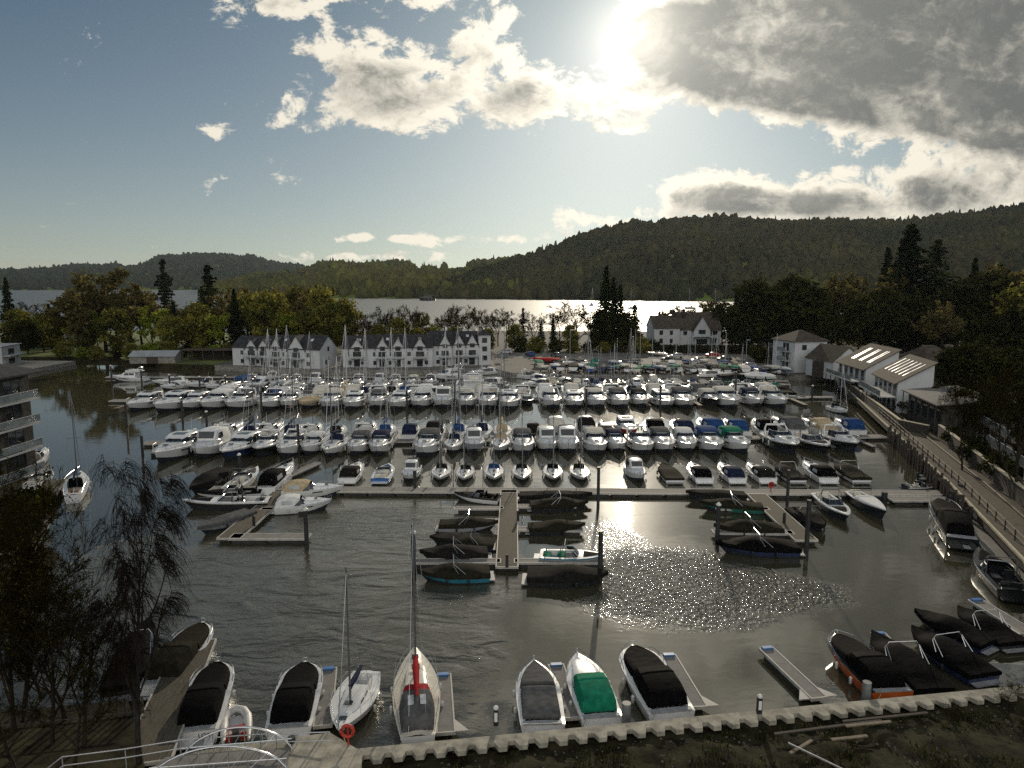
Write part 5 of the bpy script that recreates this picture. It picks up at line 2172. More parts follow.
def clump_tree(name, key, seed, H, W, leafm, tints, clumps=70, per=46, ls=.26, trunk=.25, low=.16):
    r_ = random.Random(seed)
    k = Kit(name)
    m1, m2 = MB(), MB()
    m1.tube([(0, 0, -.3), (.1, 0, H * .3), (-.05, .1, H * .6), (0, 0, H * .9)], [trunk, trunk * .75, trunk * .45, .04], 6, cap=False)
    for c in range(clumps):
        u = r_.random()
        a = r_.uniform(0, 6.28)
        z = H * (low + (1 - low) * u ** .85)
        prof = math.sin(math.pi * min(max((z / H - low * .6) / (1.02 - low * .6), 0), 1)) ** .62
        rr = W / 2 * prof * math.sqrt(r_.uniform(.15, 1.0)) * r_.uniform(.8, 1.12)
        cpos = Vector((math.cos(a) * rr, math.sin(a) * rr, z))
        if c % 2 == 0:
            m1.tube([(0, 0, max(z - rr * .55, H * .12)), cpos * .5 + Vector((0, 0, (z - rr * .3) * .5)), cpos], [trunk * .3, trunk * .18, .015], 4, cap=False)
        t0 = r_.choice(tints)
        cs = W * r_.uniform(.07, .13)
        for _ in range(per):
            d = Vector((r_.gauss(0, 1), r_.gauss(0, 1), r_.gauss(0, .75))) * cs * .8
            q = r_.uniform(.7, 1.3)
            quad_scatter(m2, cpos + d, ls, r_, (t0[0] * q, t0[1] * q, t0[2] * q))
    k.part('trunk', m1, 'bark', 60)
    k.part('crown', m2, leafm, None)
    TREE[key] = (k, H)


DK = [(.5, .55, .5), (.8, .85, .8), (1.1, 1.1, 1.0), (1.4, 1.35, 1.0)]
for i in range(2):
    clump_tree('leafy_tree', f'olive{i}', 70 + i, 11, 8, 'leaf_olive', DK, 80, 44, .26)
    clump_tree('leafy_tree', f'dark{i}', 80 + i, 12, 9, 'leaf_dark', DK, 90, 46, .28)
clump_tree('bush', 'bush_o', 90, 3.2, 4.2, 'leaf_olive', DK, 40, 40, .17, .06, .05)
clump_tree('bush', 'bush_s', 91, 3.2, 4.2, 'leaf_spring', [(.4, .5, .4), (.7, .8, .6), (.9, .95, .8)], 40, 40, .17, .06, .05)
clump_tree('bush', 'bush_d', 92, 3.2, 4.2, 'leaf_dark', DK, 40, 40, .17, .06, .05)


def conifer(name, key, seed, H, W, mat_, tints, step=.55, per=9, layered=False, low=.08):
    r_ = random.Random(seed)
    k = Kit(name)
    m1, m2 = MB(), MB()
    m1.tube([(0, 0, -.3), (0, .05, H * .5), (0, 0, H)], [H * .018, H * .012, .03], 6, cap=False)
    z = H * low
    while z < H * .985:
        f = (z / H - low) / (1 - low)
        rad_ = W / 2 * ((1 - f) ** .85 * .95 + .05)
        if layered:
            rad_ = W / 2 * ((1 - f) ** .6 * .9 + .12) * r_.uniform(.45, 1.15)
        n = max(int(per * (.5 + .5 * (1 - f))), 4)
        a0 = r_.uniform(0, 6.28)
        for b in range(n):
            if r_.random() < (.2 if layered else .12):
                continue
            a = a0 + b * 6.283 / n + r_.uniform(-.25, .25)
            L = rad_ * r_.uniform(.65, 1.12)
            drop = r_.uniform(.10, .30) * L * (0.2 if layered else 1.0)
            tip = Vector((math.cos(a) * L, math.sin(a) * L, z - drop))
            base = Vector((0, 0, z + (.0 if layered else .1 * L)))
            m1.tube([base, tip], [.03 + .01 * L, .01], 3, cap=False)
            t0 = r_.choice(tints)
            m_ = max(int(L / .22), 3)
            side = Vector((-math.sin(a), math.cos(a), 0))
            for s in range(m_):
                u = (s + r_.random()) / m_
                p = base.lerp(tip, .15 + .9 * u)
                wd = (.10 + .22 * L * (1 - abs(u - .45))) * .8
                for _ in range(3):
                    q = p + side * r_.uniform(-wd, wd) + Vector((0, 0, r_.uniform(-.22, .12)))
                    t = r_.uniform(.65, 1.3)
                    quad_scatter(m2, q, .22, r_, (t0[0] * t, t0[1] * t, t0[2] * t), .55)
        z += step * (1.15 - .45 * f)
    k.part('trunk', m1, 'bark', 60)
    k.part('crown', m2, mat_, None)
    TREE[key] = (k, H)


conifer('conifer', 'fir0', 1, 16, 7.0, 'needle_dark', DK)
conifer('conifer', 'fir1', 2, 16, 5.6, 'needle_dark', DK, .5)
conifer('conifer', 'fir2', 3, 16, 8.0, 'needle_blue', DK, .62, 8)
conifer('pine_tree', 'pine0', 4, 16, 6.5, 'needle_blue', DK, .62, 10, True, .14)
conifer('pine_tree', 'pine1', 5, 16, 5.6, 'needle_dark', DK, .6, 9, True, .10)

# foreground birch: hanging twigs
sk = grow(7, 13.5, 3, .52, .45, .18, (4, 5), .15, lean=0.0, shrink=.36, wob=.045, tf=.97, tip=.10)
k = Kit('birch_tree')
m1, m2 = MB(), MB()
rb = random.Random(3)
for lv, pts, rs in sk:
    if lv <= 1:
        m1.tube(pts, rs, 7, cap=False)
    else:
        m1.tube(pts, [max(r, .010) for r in rs], 4, cap=False)
    if lv >= 1:
        for p0, p1 in zip(pts, pts[1:]):
            for _ in range(3):
                if rb.random() < .50:
                    continue
                p = p0.lerp(p1, rb.random())
                dirn = Vector((p.x + rb.uniform(-1, 1), p.y + rb.uniform(-1, 1), 0))
                dirn = dirn.normalized() if dirn.length > .01 else Vector((1, 0, 0))
                L = rb.uniform(.6, 1.7)
                q = [p]
                d = (dirn * .7 + Vector((0, 0, .15))).normalized()
                for s in range(5):
                    d = (d + Vector((rb.uniform(-.12, .12), rb.uniform(-.12, .12), -.50))).normalized()
                    q.append(q[-1] + d * L / 5)
                m2.tube(q, [.013, .012, .010, .009, .008, .007], 3, cap=False)
                if rb.random() < .35:
                    e = q[rb.randint(2, 4)]
                    m2.tube([e, e + Vector((rb.uniform(-.3, .3), rb.uniform(-.3, .3), -.25)), e + Vector((rb.uniform(-.35, .35), rb.uniform(-.35, .35), -.7))], .006, 3, cap=False)
k.part('trunk', m1, 'bark_birch', 60)
k.part('crown', m2, 'twig', None)
TREE['birch'] = (k, max(p.z for _, pts, _ in sk for p in pts))
for i in range(2):
    tree_from_skeleton('bare_tree', f'nearbare{i}', grow(110 + i, 10, 5, .5, .25, .15, (3, 5), .16, droop=.10, shrink=.64), 10, 'leaf_dark', 1, .04, [(.8, .6, .4), (1.3, 1.0, .6), (1.8, 1.4, .7)], tw=.011, seed=i)

TR = random.Random(99)


def tree(key, px, base, top, look, region, z=1.4, wide=1.0, group=None, cat='tree', Y=None):
    p = P(px, base, z) if Y is None else PY(px, base, Y)
    if Y is not None:
        p.z = z
    q = PY(px, top, p.y)
    k, H = TREE[key]
    s = max(q.z - z, .5) / H
    r = k.spawn((p.x, p.y, z - .05), TR.uniform(0, 6.28), (s * wide, s * wide, s))
    tag(r, look, region, cat, group or 'trees')
    return r


LB = 'on the left bank'
for key, px, b, t, look, w in [
    ('fir0', 12, 350, 276, 'tall dark conifer', .75), ('bare0', 34, 345, 300, 'bare grey tree', 1.1), ('fir1', 52, 349, 303, 'small dark conifer', 1.2), ('olive0', 62, 350, 318, 'olive leafy tree', 1.0),
    ('brown0', 78, 350, 287, 'brown budding tree', 1.15), ('brown1', 106, 352, 268, 'brown budding tree', 1.1), ('brown2', 130, 350, 280, 'brown budding tree', 1.1), ('brown0', 93, 347, 283, 'brown budding tree', 1.0),
    ('spring0', 152, 352, 306, 'fresh green spring tree', 1.2), ('spring1', 98, 353, 310, 'fresh green spring tree', .9), ('pine0', 168, 344, 257, 'open dark pine', .8), ('pine1', 176, 347, 300, 'open dark pine', 1.1),
    ('pine1', 212, 348, 263, 'open dark pine', 1.15), ('fir2', 205, 350, 285, 'blue-green conifer', .9), ('fir1', 237, 352, 288, 'tall dark conifer', 1.0), ('olive1', 200, 352, 305, 'olive leafy tree', 1.0),
    ('brown1', 224, 350, 292, 'brown budding tree', 1.0), ('olive0', 252, 350, 298, 'olive leafy tree', 1.0), ('brown2', 264, 346, 290, 'brown budding tree', .95), ('brown0', 247, 345, 292, 'brown budding tree', .9)]:
    tree(key, px, b, t, look, LB, wide=w, group='trees on the left bank')
for key, px, b, t, look, w in [('olive0', 20, 350, 312, 'olive leafy tree', 1.1), ('olive1', 44, 352, 315, 'olive leafy tree', 1.0), ('brown1', 142, 345, 290, 'brown budding tree', 1.0), ('olive0', 118, 354, 312, 'olive leafy tree', 1.1), ('olive1', 84, 354, 318, 'olive leafy tree', 1.1), ('brown0', 188, 346, 300, 'brown budding tree', 1.0), ('brown2', 240, 342, 285, 'brown budding tree', 1.1), ('spring0', 222, 354, 312, 'fresh green spring tree', 1.1), ('fir1', 190, 352, 312, 'small dark conifer', 1.2), ('dark0', 28, 354, 322, 'dark leafy tree', 1.1), ('olive0', 172, 354, 318, 'olive leafy tree', 1.1)]:
    tree(key, px, b, t, look, LB, wide=w, group='trees on the left bank')
CB = 'behind the cottages'
for key, px, b, t, look, w in [('olive0', 268, 352, 296, 'olive leafy tree', .9), ('olive1', 298, 345, 290, 'olive leafy tree', .9), ('olive0', 345, 352, 302, 'olive leafy tree', .9), ('olive1', 330, 354, 305, 'olive leafy tree', 1.0), ('brown1', 318, 344, 284, 'brown budding tree', .9), ('bare0', 372, 352, 318, 'bare branching tree', 1.0), ('bare1', 420, 346, 308, 'bare branching tree', 1.0), ('olive1', 380, 354, 326, 'olive leafy tree', 1.1), ('olive0', 416, 354, 330, 'olive leafy tree', 1.1), ('olive1', 455, 354, 328, 'olive leafy tree', 1.0), ('olive0', 488, 352, 330, 'olive leafy tree', 1.0), ('bare2', 468, 346, 304, 'bare branching tree', .9)]:
    tree(key, px, b, t, look, CB, wide=w, group='trees behind the cottages')
for key, px, b, t, look, w in [
    ('olive1', 278, 350, 296, 'olive leafy tree', .9), ('brown1', 290, 347, 288, 'brown budding tree', .95), ('brown2', 305, 350, 296, 'brown budding tree', 1.0), ('olive0', 322, 350, 292, 'olive leafy tree', .8),
    ('brown0', 335, 348, 298, 'brown budding tree', 1.0), ('olive1', 310, 352, 310, 'olive leafy tree', 1.1), ('spring1', 288, 352, 312, 'fresh green spring tree', 1.0), ('bare0', 348, 350, 300, 'bare branching tree', .9),
    ('bare1', 366, 350, 310, 'bare branching tree', .9), ('bare2', 384, 350, 305, 'bare branching tree', .9), ('olive0', 398, 352, 320, 'olive leafy tree', .9), ('bare0', 412, 350, 303, 'bare branching tree', .9),
    ('brown2', 426, 350, 312, 'brown budding tree', .9), ('bare1', 458, 349, 302, 'bare branching tree', 1.1), ('bare2', 446, 349, 306, 'bare branching tree', .9), ('bare0', 478, 348, 306, 'bare branching tree', .8),
    ('bare1', 392, 348, 308, 'bare branching tree', .8), ('spring0', 436, 352, 325, 'fresh green spring tree', .8), ('bare2', 498, 346, 308, 'bare branching tree', .8)]:
    tree(key, px, b, t, look, CB, wide=w, group='trees behind the cottages')
YB = 'beyond the boat yard'
for key, px, b, t, look, w in [
    ('pine1', 523, 347, 307, 'open dark pine', .9), ('fir0', 541, 350, 320, 'small dark conifer', 1.0), ('fir1', 553, 350, 318, 'small dark conifer', 1.1), ('bare1', 577, 348, 298, 'bare spreading tree', 1.2),
    ('bare0', 591, 347, 306, 'bare spreading tree', 1.0), ('fir1', 605, 350, 264, 'tall dark conifer', 1.0), ('fir0', 619, 350, 283, 'tall dark conifer', .95), ('fir2', 634, 350, 302, 'tall dark conifer', 1.0),
    ('dark0', 600, 351, 312, 'dark leafy tree', .9), ('dark1', 628, 351, 314, 'dark leafy tree', .9), ('fir1', 612, 348, 276, 'tall dark conifer', .9), ('brown0', 676, 340, 305, 'brown budding tree', 1.0), ('brown1', 706, 338, 300, 'brown budding tree', 1.0)]:
    tree(key, px, b, t, look, YB, wide=w, group='trees beyond the boat yard')
EB = 'on the east bank'  # most leafy trees here take the dark leaf colour to paint in cloud shadow
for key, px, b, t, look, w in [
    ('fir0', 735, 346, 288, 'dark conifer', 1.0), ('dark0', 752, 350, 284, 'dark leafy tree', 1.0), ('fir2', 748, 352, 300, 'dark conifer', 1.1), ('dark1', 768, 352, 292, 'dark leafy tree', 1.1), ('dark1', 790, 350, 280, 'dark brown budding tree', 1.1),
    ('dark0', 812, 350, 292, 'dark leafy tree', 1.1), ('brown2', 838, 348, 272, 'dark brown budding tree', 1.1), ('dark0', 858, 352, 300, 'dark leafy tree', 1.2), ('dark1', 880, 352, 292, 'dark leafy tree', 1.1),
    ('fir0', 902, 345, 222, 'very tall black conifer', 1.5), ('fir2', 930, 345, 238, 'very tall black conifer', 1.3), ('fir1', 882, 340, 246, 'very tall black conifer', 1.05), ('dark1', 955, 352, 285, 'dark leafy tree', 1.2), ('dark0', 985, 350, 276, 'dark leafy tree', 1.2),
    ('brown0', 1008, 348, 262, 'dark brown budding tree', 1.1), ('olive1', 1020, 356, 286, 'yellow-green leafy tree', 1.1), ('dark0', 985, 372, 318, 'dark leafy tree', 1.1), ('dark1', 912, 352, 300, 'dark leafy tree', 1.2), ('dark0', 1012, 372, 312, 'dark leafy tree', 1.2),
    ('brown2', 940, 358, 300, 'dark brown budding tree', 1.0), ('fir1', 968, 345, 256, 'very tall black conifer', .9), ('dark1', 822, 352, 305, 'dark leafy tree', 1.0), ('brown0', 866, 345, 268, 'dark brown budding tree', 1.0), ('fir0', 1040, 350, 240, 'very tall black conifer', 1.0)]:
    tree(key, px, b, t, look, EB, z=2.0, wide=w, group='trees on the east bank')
PB = 'beside the promenade terraces'
for key, px, b, t, look, w, z in [
    ('nearbare0', 962, 470, 375, 'dark bare slender tree', .7, 1.6), ('nearbare1', 1000, 480, 345, 'dark bare slender tree', .7, 1.6), ('nearbare0', 1016, 500, 360, 'dark bare slender tree', .8, 1.6), ('dark0', 1030, 470, 385, 'dark leafy tree', .9, 1.6),
    ('dark0', 948, 398, 352, 'dark leafy tree', 1.2, 1.8), ('dark1', 970, 400, 345, 'dark leafy tree', 1.1, 1.8), ('dark1', 1005, 400, 350, 'dark leafy tree', 1.1, 1.8), ('dark1', 990, 430, 385, 'dark leafy tree', .8, 1.6), ('nearbare1', 945, 430, 375, 'dark bare slender tree', .7, 1.6)]:
    tree(key, px, b, t, look, PB, z=z, wide=w, group='trees beside the promenade')

for key, px, b, t, look, w in [('bare1', 506, 348, 306, 'bare spreading tree', 1.0), ('bare2', 560, 346, 302, 'bare spreading tree', 1.0), ('bare0', 534, 347, 310, 'bare spreading tree', 1.0), ('olive0', 515, 350, 326, 'olive leafy tree', 1.0), ('olive1', 570, 350, 326, 'olive leafy tree', 1.0), ('dark0', 690, 342, 312, 'dark leafy tree', 1.0), ('dark1', 722, 344, 304, 'dark leafy tree', 1.0), ('brown2', 660, 338, 310, 'brown budding tree', .9)]:
    tree(key, px, b, t, look, YB, wide=w, group='trees beyond the boat yard')
for key, px, b, t, look, w in [('dark0', 936, 418, 388, 'small dark leafy tree', .9), ('dark1', 962, 428, 390, 'small dark leafy tree', .9), ('dark0', 988, 440, 392, 'small dark leafy tree', 1.0), ('dark1', 918, 408, 386, 'small dark leafy tree', .8)]:
    tree(key, px, b, t, look, 'in front of the low stone shop', z=1.6, wide=w, group='trees beside the promenade')

# shrubs and hedges
for i, px in enumerate((64, 82, 96, 118, 132, 150, 166, 182, 198, 214, 226, 240)):
    tree(('bush_o', 'bush_s', 'bush_o', 'bush_d')[i % 4], px, 357 + (i % 3), 343 + (i * 5) % 6, ('olive', 'light green', 'olive', 'dark green')[i % 4] + ' waterside bush', LB, wide=1.0, group='bushes on the left bank', cat='bush')
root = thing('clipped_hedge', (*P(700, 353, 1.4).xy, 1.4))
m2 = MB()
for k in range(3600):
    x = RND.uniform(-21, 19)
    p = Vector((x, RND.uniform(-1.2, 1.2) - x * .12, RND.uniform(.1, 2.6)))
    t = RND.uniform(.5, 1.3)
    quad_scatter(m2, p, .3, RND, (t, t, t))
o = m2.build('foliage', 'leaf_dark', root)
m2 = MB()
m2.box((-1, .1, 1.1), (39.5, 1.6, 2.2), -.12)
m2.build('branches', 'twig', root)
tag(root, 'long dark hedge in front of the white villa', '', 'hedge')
for i, px in enumerate((520, 536, 556, 572, 588, 604, 620, 640, 652)):
    tree(('bush_d', 'bush_o')[i % 2], px, 352 + i % 2, 338 + (i * 7) % 6, ('dark green', 'olive')[i % 2] + ' bush', 'behind the yard road', wide=1.1, group='bushes behind the yard road', cat='bush')
for i, (px, py, tp) in enumerate(((905, 412, 398), (925, 420, 405), (955, 445, 428), (975, 462, 440), (1000, 480, 455), (760, 362, 345), (776, 366, 350), (900, 395, 384))):
    tree('bush_d', px, py, tp, 'dark green bush', 'in the promenade gardens', z=1.6, group='bushes in the promenade gardens', cat='bush')

# foreground trees
tree('birch', 140, 775, 452, 'tall bare birch with hanging twigs at the lower left', '', z=1.0, Y=31.5, group='foreground trees')
for key, px, base, top, Y, look, w in [
    ('nearbare0', 18, 760, 470, 34, 'dark bare foreground tree', .62), ('nearbare1', 55, 770, 520, 33, 'dark bare foreground tree', .7), ('nearbare0', -20, 760, 430, 38, 'dark bare foreground tree', .8), ('nearbare1', 40, 760, 560, 40, 'dark bare foreground tree', .9),
    ('nearbare0', 88, 770, 580, 33, 'dark bare foreground tree', .8), ('nearbare1', 5, 760, 600, 36, 'dark bare foreground tree', 1.1), ('nearbare1', -8, 760, 470, 44, 'dark bare foreground tree', 1.0)]:
    tree(key, px, base, top, look, 'at the lower left', z=1.0, wide=w, Y=Y, group='foreground trees')
for key, px, base, top, Y, look, w in [('nearbare1', 30, 770, 500, 35, 'dark bare foreground tree', .9), ('nearbare0', 70, 770, 600, 35, 'dark bare foreground tree', 1.1), ('nearbare0', -2, 770, 520, 32, 'dark bare foreground tree', .9), ('nearbare1', 75, 775, 640, 31, 'dark bare foreground tree', 1.2), ('nearbare0', 48, 770, 610, 37, 'dark bare foreground tree', 1.2), ('nearbare1', 15, 770, 640, 31, 'dark bare foreground tree', 1.3)]:
    tree(key, px, base, top, look, 'at the lower left', z=1.0, wide=w, Y=Y, group='foreground trees')
for key, px, base, top, Y, look, w, zz in [('nearbare0', 8, 560, 465, 58, 'dark brown willow', .9, 1.2), ('nearbare1', 25, 560, 490, 55, 'dark brown willow', 1.0, 1.2), ('bush_d', 12, 560, 500, 60, 'dark green bush', 1.0, 1.2), ('bush_d', 30, 520, 490, 66, 'dark green bush', 1.0, 1.2)]:
    tree(key, px, base, top, look, 'below the balcony flats', z=zz, wide=w, Y=Y, group='growth below the flats', cat='tree' if 'willow' in look else 'bush')
for i, (s, o_, h) in enumerate(((31, 2.2, 1.4), (35, 1.6, 2.0), (37, 3.0, 2.4), (39, 1.0, 2.6), (34, 4.0, 1.5), (41, 2.2, 3.0))):
    p = quay(s, o_)
    k, H = TREE['nearbare%d' % (i % 2)]
    sc_k = h / H
    r = k.spawn((p.x, p.y, 1.0), i * 1.3, (sc_k * 1.5, sc_k * 1.5, sc_k), name='brushwood')
    tag(r, 'low dark bare brushwood tangle', 'on the lower right bank', 'shrub', 'brushwood at the lower right')

# ------------------------------------------------------------------ pontoons and piers in place
BH = math.atan2(-1, 0)
pontoon(P(212, 492.5), P(962, 497), 1.75, 'long main walkway pontoon running across behind the three piers')
pontoon((-55, 104.2), (58.2, 108.9), 1.9, 'long middle pontoon between the two nearer double rows of boats')
pontoon((-82, 143.5), (62, 147.8), 2.0, 'far long pontoon behind the third row of boats')
pontoon((-104, 181), (-22, 181), 1.6, 'farthest pontoon in front of the whitewashed cottages')
pontoon(P(509, 494), P(507, 572), 1.75, 'narrow central pier running out towards the viewer', top='decking')
pontoon(P(756, 498), P(806, 545), 2.0, 'right-hand pier running out towards the viewer', top='decking')
pontoon(P(285, 494), P(229, 543), 2.1, 'left-hand pier with a cross arm at its tip', top='decking')
FG = 'finger pontoons'
for a, b, w, lk in [((232, 541), (309, 541), 1.3, 'broad cross arm at the tip of the left-hand pier'), ((262, 513), (306, 513), .8, 'slim finger pontoon on the left-hand pier'),
                    ((455, 512), (503, 512), .7, 'slim finger pontoon upper left on the central pier'), ((518, 510), (575, 510), .8, 'slim finger pontoon upper right on the central pier'),
                    ((518, 533), (582, 534), .8, 'slim finger pontoon mid right on the central pier'), ((413, 566), (500, 566), .8, 'end arm of the central pier pointing left'), ((515, 566), (606, 566), .8, 'end arm of the central pier pointing right'),
                    ((716, 512), (768, 513), .8, 'upper finger pontoon on the right-hand pier'), ((713, 536), (792, 537), .9, 'lower finger pontoon on the right-hand pier'),
                    ((270, 488), (318, 466), .8, 'diagonal finger pontoon beside the black-canopied cruiser at the left end of the walkway'), ((214, 500), (252, 472), .8, 'diagonal finger pontoon left of the left-hand pier')]:
    pontoon(P(*a), P(*b), w, lk, name='finger_pontoon', cat='pontoon', group=FG)
pontoon(P(890, 503), P(955, 503), 1.4, 'short pontoon ending at the foot of the promenade')
pontoon(P(957, 508), P(1034, 596), 2.2, 'pontoon running along the promenade at the right edge')
pontoon(P(18, 545), P(56, 487), 2.2, 'wooden jetty below the balcony flats', top='decking', z=.9, name='jetty', cat='jetty')
pontoon(P(5, 560), P(44, 516), 1.0, 'narrow half hidden jetty below the balcony flats', z=.6, name='jetty', cat='jetty')
pontoon(P(146, 780), P(197, 655), 2.3, 'wide timber jetty beside the black-covered launches at the lower left', top='decking', z=.95, name='jetty', cat='jetty')
QF = 'finger pontoons along the near quay'
for a, b, w, lk in [((323, 733), (329, 676), .85, 'grey finger pontoon left of the white sloop at the near quay'), ((446, 740), (443, 682), .85, 'grey finger pontoon right of the red-hooded yacht'),
                    ((573, 725), (556, 672), .85, 'grey finger pontoon between the grey and green covered launches'), ((698, 714), (668, 662), .85, 'grey finger pontoon right of the large black-covered launch'),
                    ((818, 705), (766, 655), .85, 'empty grey finger pontoon on the near quay'), ((925, 694), (878, 640), .85, 'grey finger pontoon right of the orange launch'), ((1030, 640), (975, 606), 1.0, 'finger pontoon with a blue end at the lower right')]:
    r = pontoon(P(*a), P(*b), w, lk, name='finger_pontoon', group=QF)
    d = (P(*b) - P(*a)).length
    m_ = MB()
    m_.box((d / 2 - .1, 0, .56), (.3, w * .8, .12))
    m_.build('end_bumper', 'sign_blue', r)
    m_ = MB()
    for sd in (-1, 1):
        m_.prism([(-d / 2, sd * w / 2), (-d / 2 + 1.2, sd * w / 2), (-d / 2, sd * (w / 2 + .8))], .40, .47)
    m_.build('root_bracket', 'pontoon_edge', r)

# fingers of the long pontoons
for k, x in enumerate([-50.5, -44.5, -38, -31, -24.5, -18, -11.5, -4.8, 1.6, 8, 14.6, 21, 27.5, 34, 40.5, 47, 53]):
    y0 = 104.2 + (x + 55) * .0414
    pontoon((x, y0 - 1.0), (x, y0 - 7.0), .7, 'slim finger pontoon', "on the middle pontoon's near side", name='finger_pontoon', group='fingers of the middle pontoon', trim=False)
    if k % 2 == 0:
        pontoon((x + .9, y0 + 1.0), (x + .9, y0 + 7.0), .7, 'slim finger pontoon', "on the middle pontoon's far side", name='finger_pontoon', group='fingers of the middle pontoon', trim=False)
for k, x in enumerate([-76, -65, -54, -43, -32, -21, -10.6, 0.2, 6.4, 16.4, 26.8, 37, 47.6, 58]):
    y0 = 143.5 + (x + 82) * .03
    pontoon((x, y0 - 1.05), (x, y0 - 9.5), .9, 'slim finger pontoon', "on the far pontoon's near side", name='finger_pontoon', group='fingers of the far pontoon', top='timber_pale', trim=False)

# piles
for px, b, t, cap in [(307, 549, 510, True), (414, 580, 533, True), (598, 508, 467, False), (600, 580, 531, False), (717, 545, 505, True), (806, 556, 500, False), (787, 506, 470, False)]:
    pile(px, b, t, 'tall dark mooring pile', 'by the piers', cap, r=.2 if b > 540 else .17)
for px, b, t, cap in [(143, 458, 436, False), (240, 475, 455, True), (231, 487, 470, False), (415, 492, 470, True), (299, 455, 424, False), (127, 428, 402, False), (183, 425, 401, False), (207, 428, 412, True), (262, 418, 392, False), (407, 412, 390, False), (455, 408, 380, False), (586, 412, 388, False), (812, 400, 386, True), (660, 412, 385, False), (499, 412, 392, False), (735, 404, 372, False)]:
    pile(px, b, t, 'dark mooring pile', 'among the rows of boats', cap, r=.19)
for px, b, t in [(112, 384, 366), (142, 386, 370), (170, 389, 375), (200, 390, 377), (226, 392, 376)]:
    pile(px, b, t, 'short mooring pile', 'by the westernmost berths', True, r=.2)
pile(413, 585, 525, 'thin tall pole beside the end arm of the central pier', '', False, r=.06)
for px, b, t, z in [(626, 731, 703, 1.3), (865, 712, 682, 1.3)]:
    pile(px, b, t, 'grey round bollard pile', 'in the near quay cap', False, r=.24, m='pile_grey')
pile(293, 768, 737, 'dark square-cut gate post on the near landing', '', False, r=.18)
for px, b, t in ((960, 500, 484), (884, 502, 492)):
    pile(px, b, t, 'stout dark pile', 'at the pontoon by the promenade', False, r=.32)

# service pedestals on the piers
for px, py, rg in [(518, 521, 'on the central pier'), (507, 567, 'on the central pier'), (283, 509, 'on the left-hand pier'), (254, 526, 'on the left-hand pier'), (784, 523, 'on the right-hand pier'), (496, 725, 'on the near quay'), (759, 713, 'on the near quay')]:
    near = 'quay' in rg
    p = P(px, py, 1.36 if near else .49)
    root = thing('service_pedestal', (p.x, p.y, p.z))
    m_ = MB()
    m_.box((0, 0, .45), (.26, .22, .9), top=.9)
    m_.build('body', 'engine_black', root)
    m_ = MB()
    m_.tube([(0, 0, .9), (0, 0, 1.0), (0, 0, 1.08)], [.13, .14, .05], 8)
    m_.build('lamp_head', 'sign_white' if near else 'engine_black', root)
    if near:
        m_ = MB()
        m_.box((0, -.12, .5), (.16, .03, .5))
        m_.build('name_plate', 'sign_white', root)
    tag(root, 'dark power pedestal', rg, 'pedestal', 'power pedestals')


def buoy_stand(px, py, z, look):
    p = P(px, py, z)
    root = thing('lifebuoy_stand', (p.x, p.y, z))
    m_ = MB()
    m_.tube([(0, .1, 0), (0, .1, 1.15)], .05, 6)
    m_.build('post', 'lifebuoy_red', root)
    m_ = MB()
    pts = [(.30 * math.cos(a), 0, .85 + .30 * math.sin(a)) for a in [2 * math.pi * i / 20 for i in range(21)]]
    m_.tube(pts, .085, 8)
    m_.build('lifebuoy_ring', 'lifebuoy_red', root, smooth=60)
    m_ = MB()
    m_.box((0, .14, .85), (.34, .04, .34))
    m_.build('backboard', 'timber_dark', root)
    tag(root, look, '', 'lifebuoy')


buoy_stand(348, 747, 1.4, 'red lifebuoy on its stand at the bend of the near quay')
buoy_stand(771, 492, .49, 'small red lifebuoy stand on the main walkway by the right-hand pier')

# planks and rails lying on the near bank
for i, (s, o_, L, a, m, lk) in enumerate([(24.5, 1.7, 6.2, .05, 'timber_dark', 'long dark plank lying behind the quay cap'), (26.6, 1.9, 2.6, .02, 'timber_pale', 'pale short plank lying on the dark planks'), (25.0, 2.7, 2.0, .02, 'timber_pale', 'pale batten lying on bare earth'), (22.2, 3.0, 1.8, .45, 'timber_pale', 'pale crooked batten on the earth'), (28, 1.35, 5.0, .02, 'timber_dark', 'long dark plank pressed against the quay cap'), (22.6, 4.2, 3.4, -.95, 'alloy', 'thin grey rail lying on the earth bank')]):
    p = quay(s, o_)
    m_ = MB()
    m_.box((0, 0, 0), (L, .15 if m != 'alloy' else .05, .07))
    z = 1.12 + .12 + .03 * o_ + (.1 if 'on the dark' in lk else 0) + (.08 if m == 'alloy' else 0)
    o = m_.build('loose_plank' if m != 'alloy' else 'loose_rail', m, loc=(p.x, p.y, z))
    o.rotation_euler = (0, .01, math.atan2(QD.y, QD.x) + a)
    tag(o, lk, '', 'plank' if m != 'alloy' else 'rail')

# ------------------------------------------------------------------ boats in place
W_, CR, GY, NV, BL, BK, RD, OR_, GR, TL = ('gelcoat_white', 'gelcoat_cream', 'gelcoat_grey', 'gelcoat_navy', 'gelcoat_blue', 'gelcoat_black', 'gelcoat_red', 'gelcoat_orange', 'gelcoat_green', 'gelcoat_teal')


def boat(kit, bow, stern, look, region='', cat='boat', width=None, cols=None, skip=(), name=None, group=None, Zk=1.0, z=0.0, zref=.6):
    r = span(kit, bow, stern, zref, width, Zk, cols, skip, name, z)
    tag(r, look, region, cat, group)
    return r


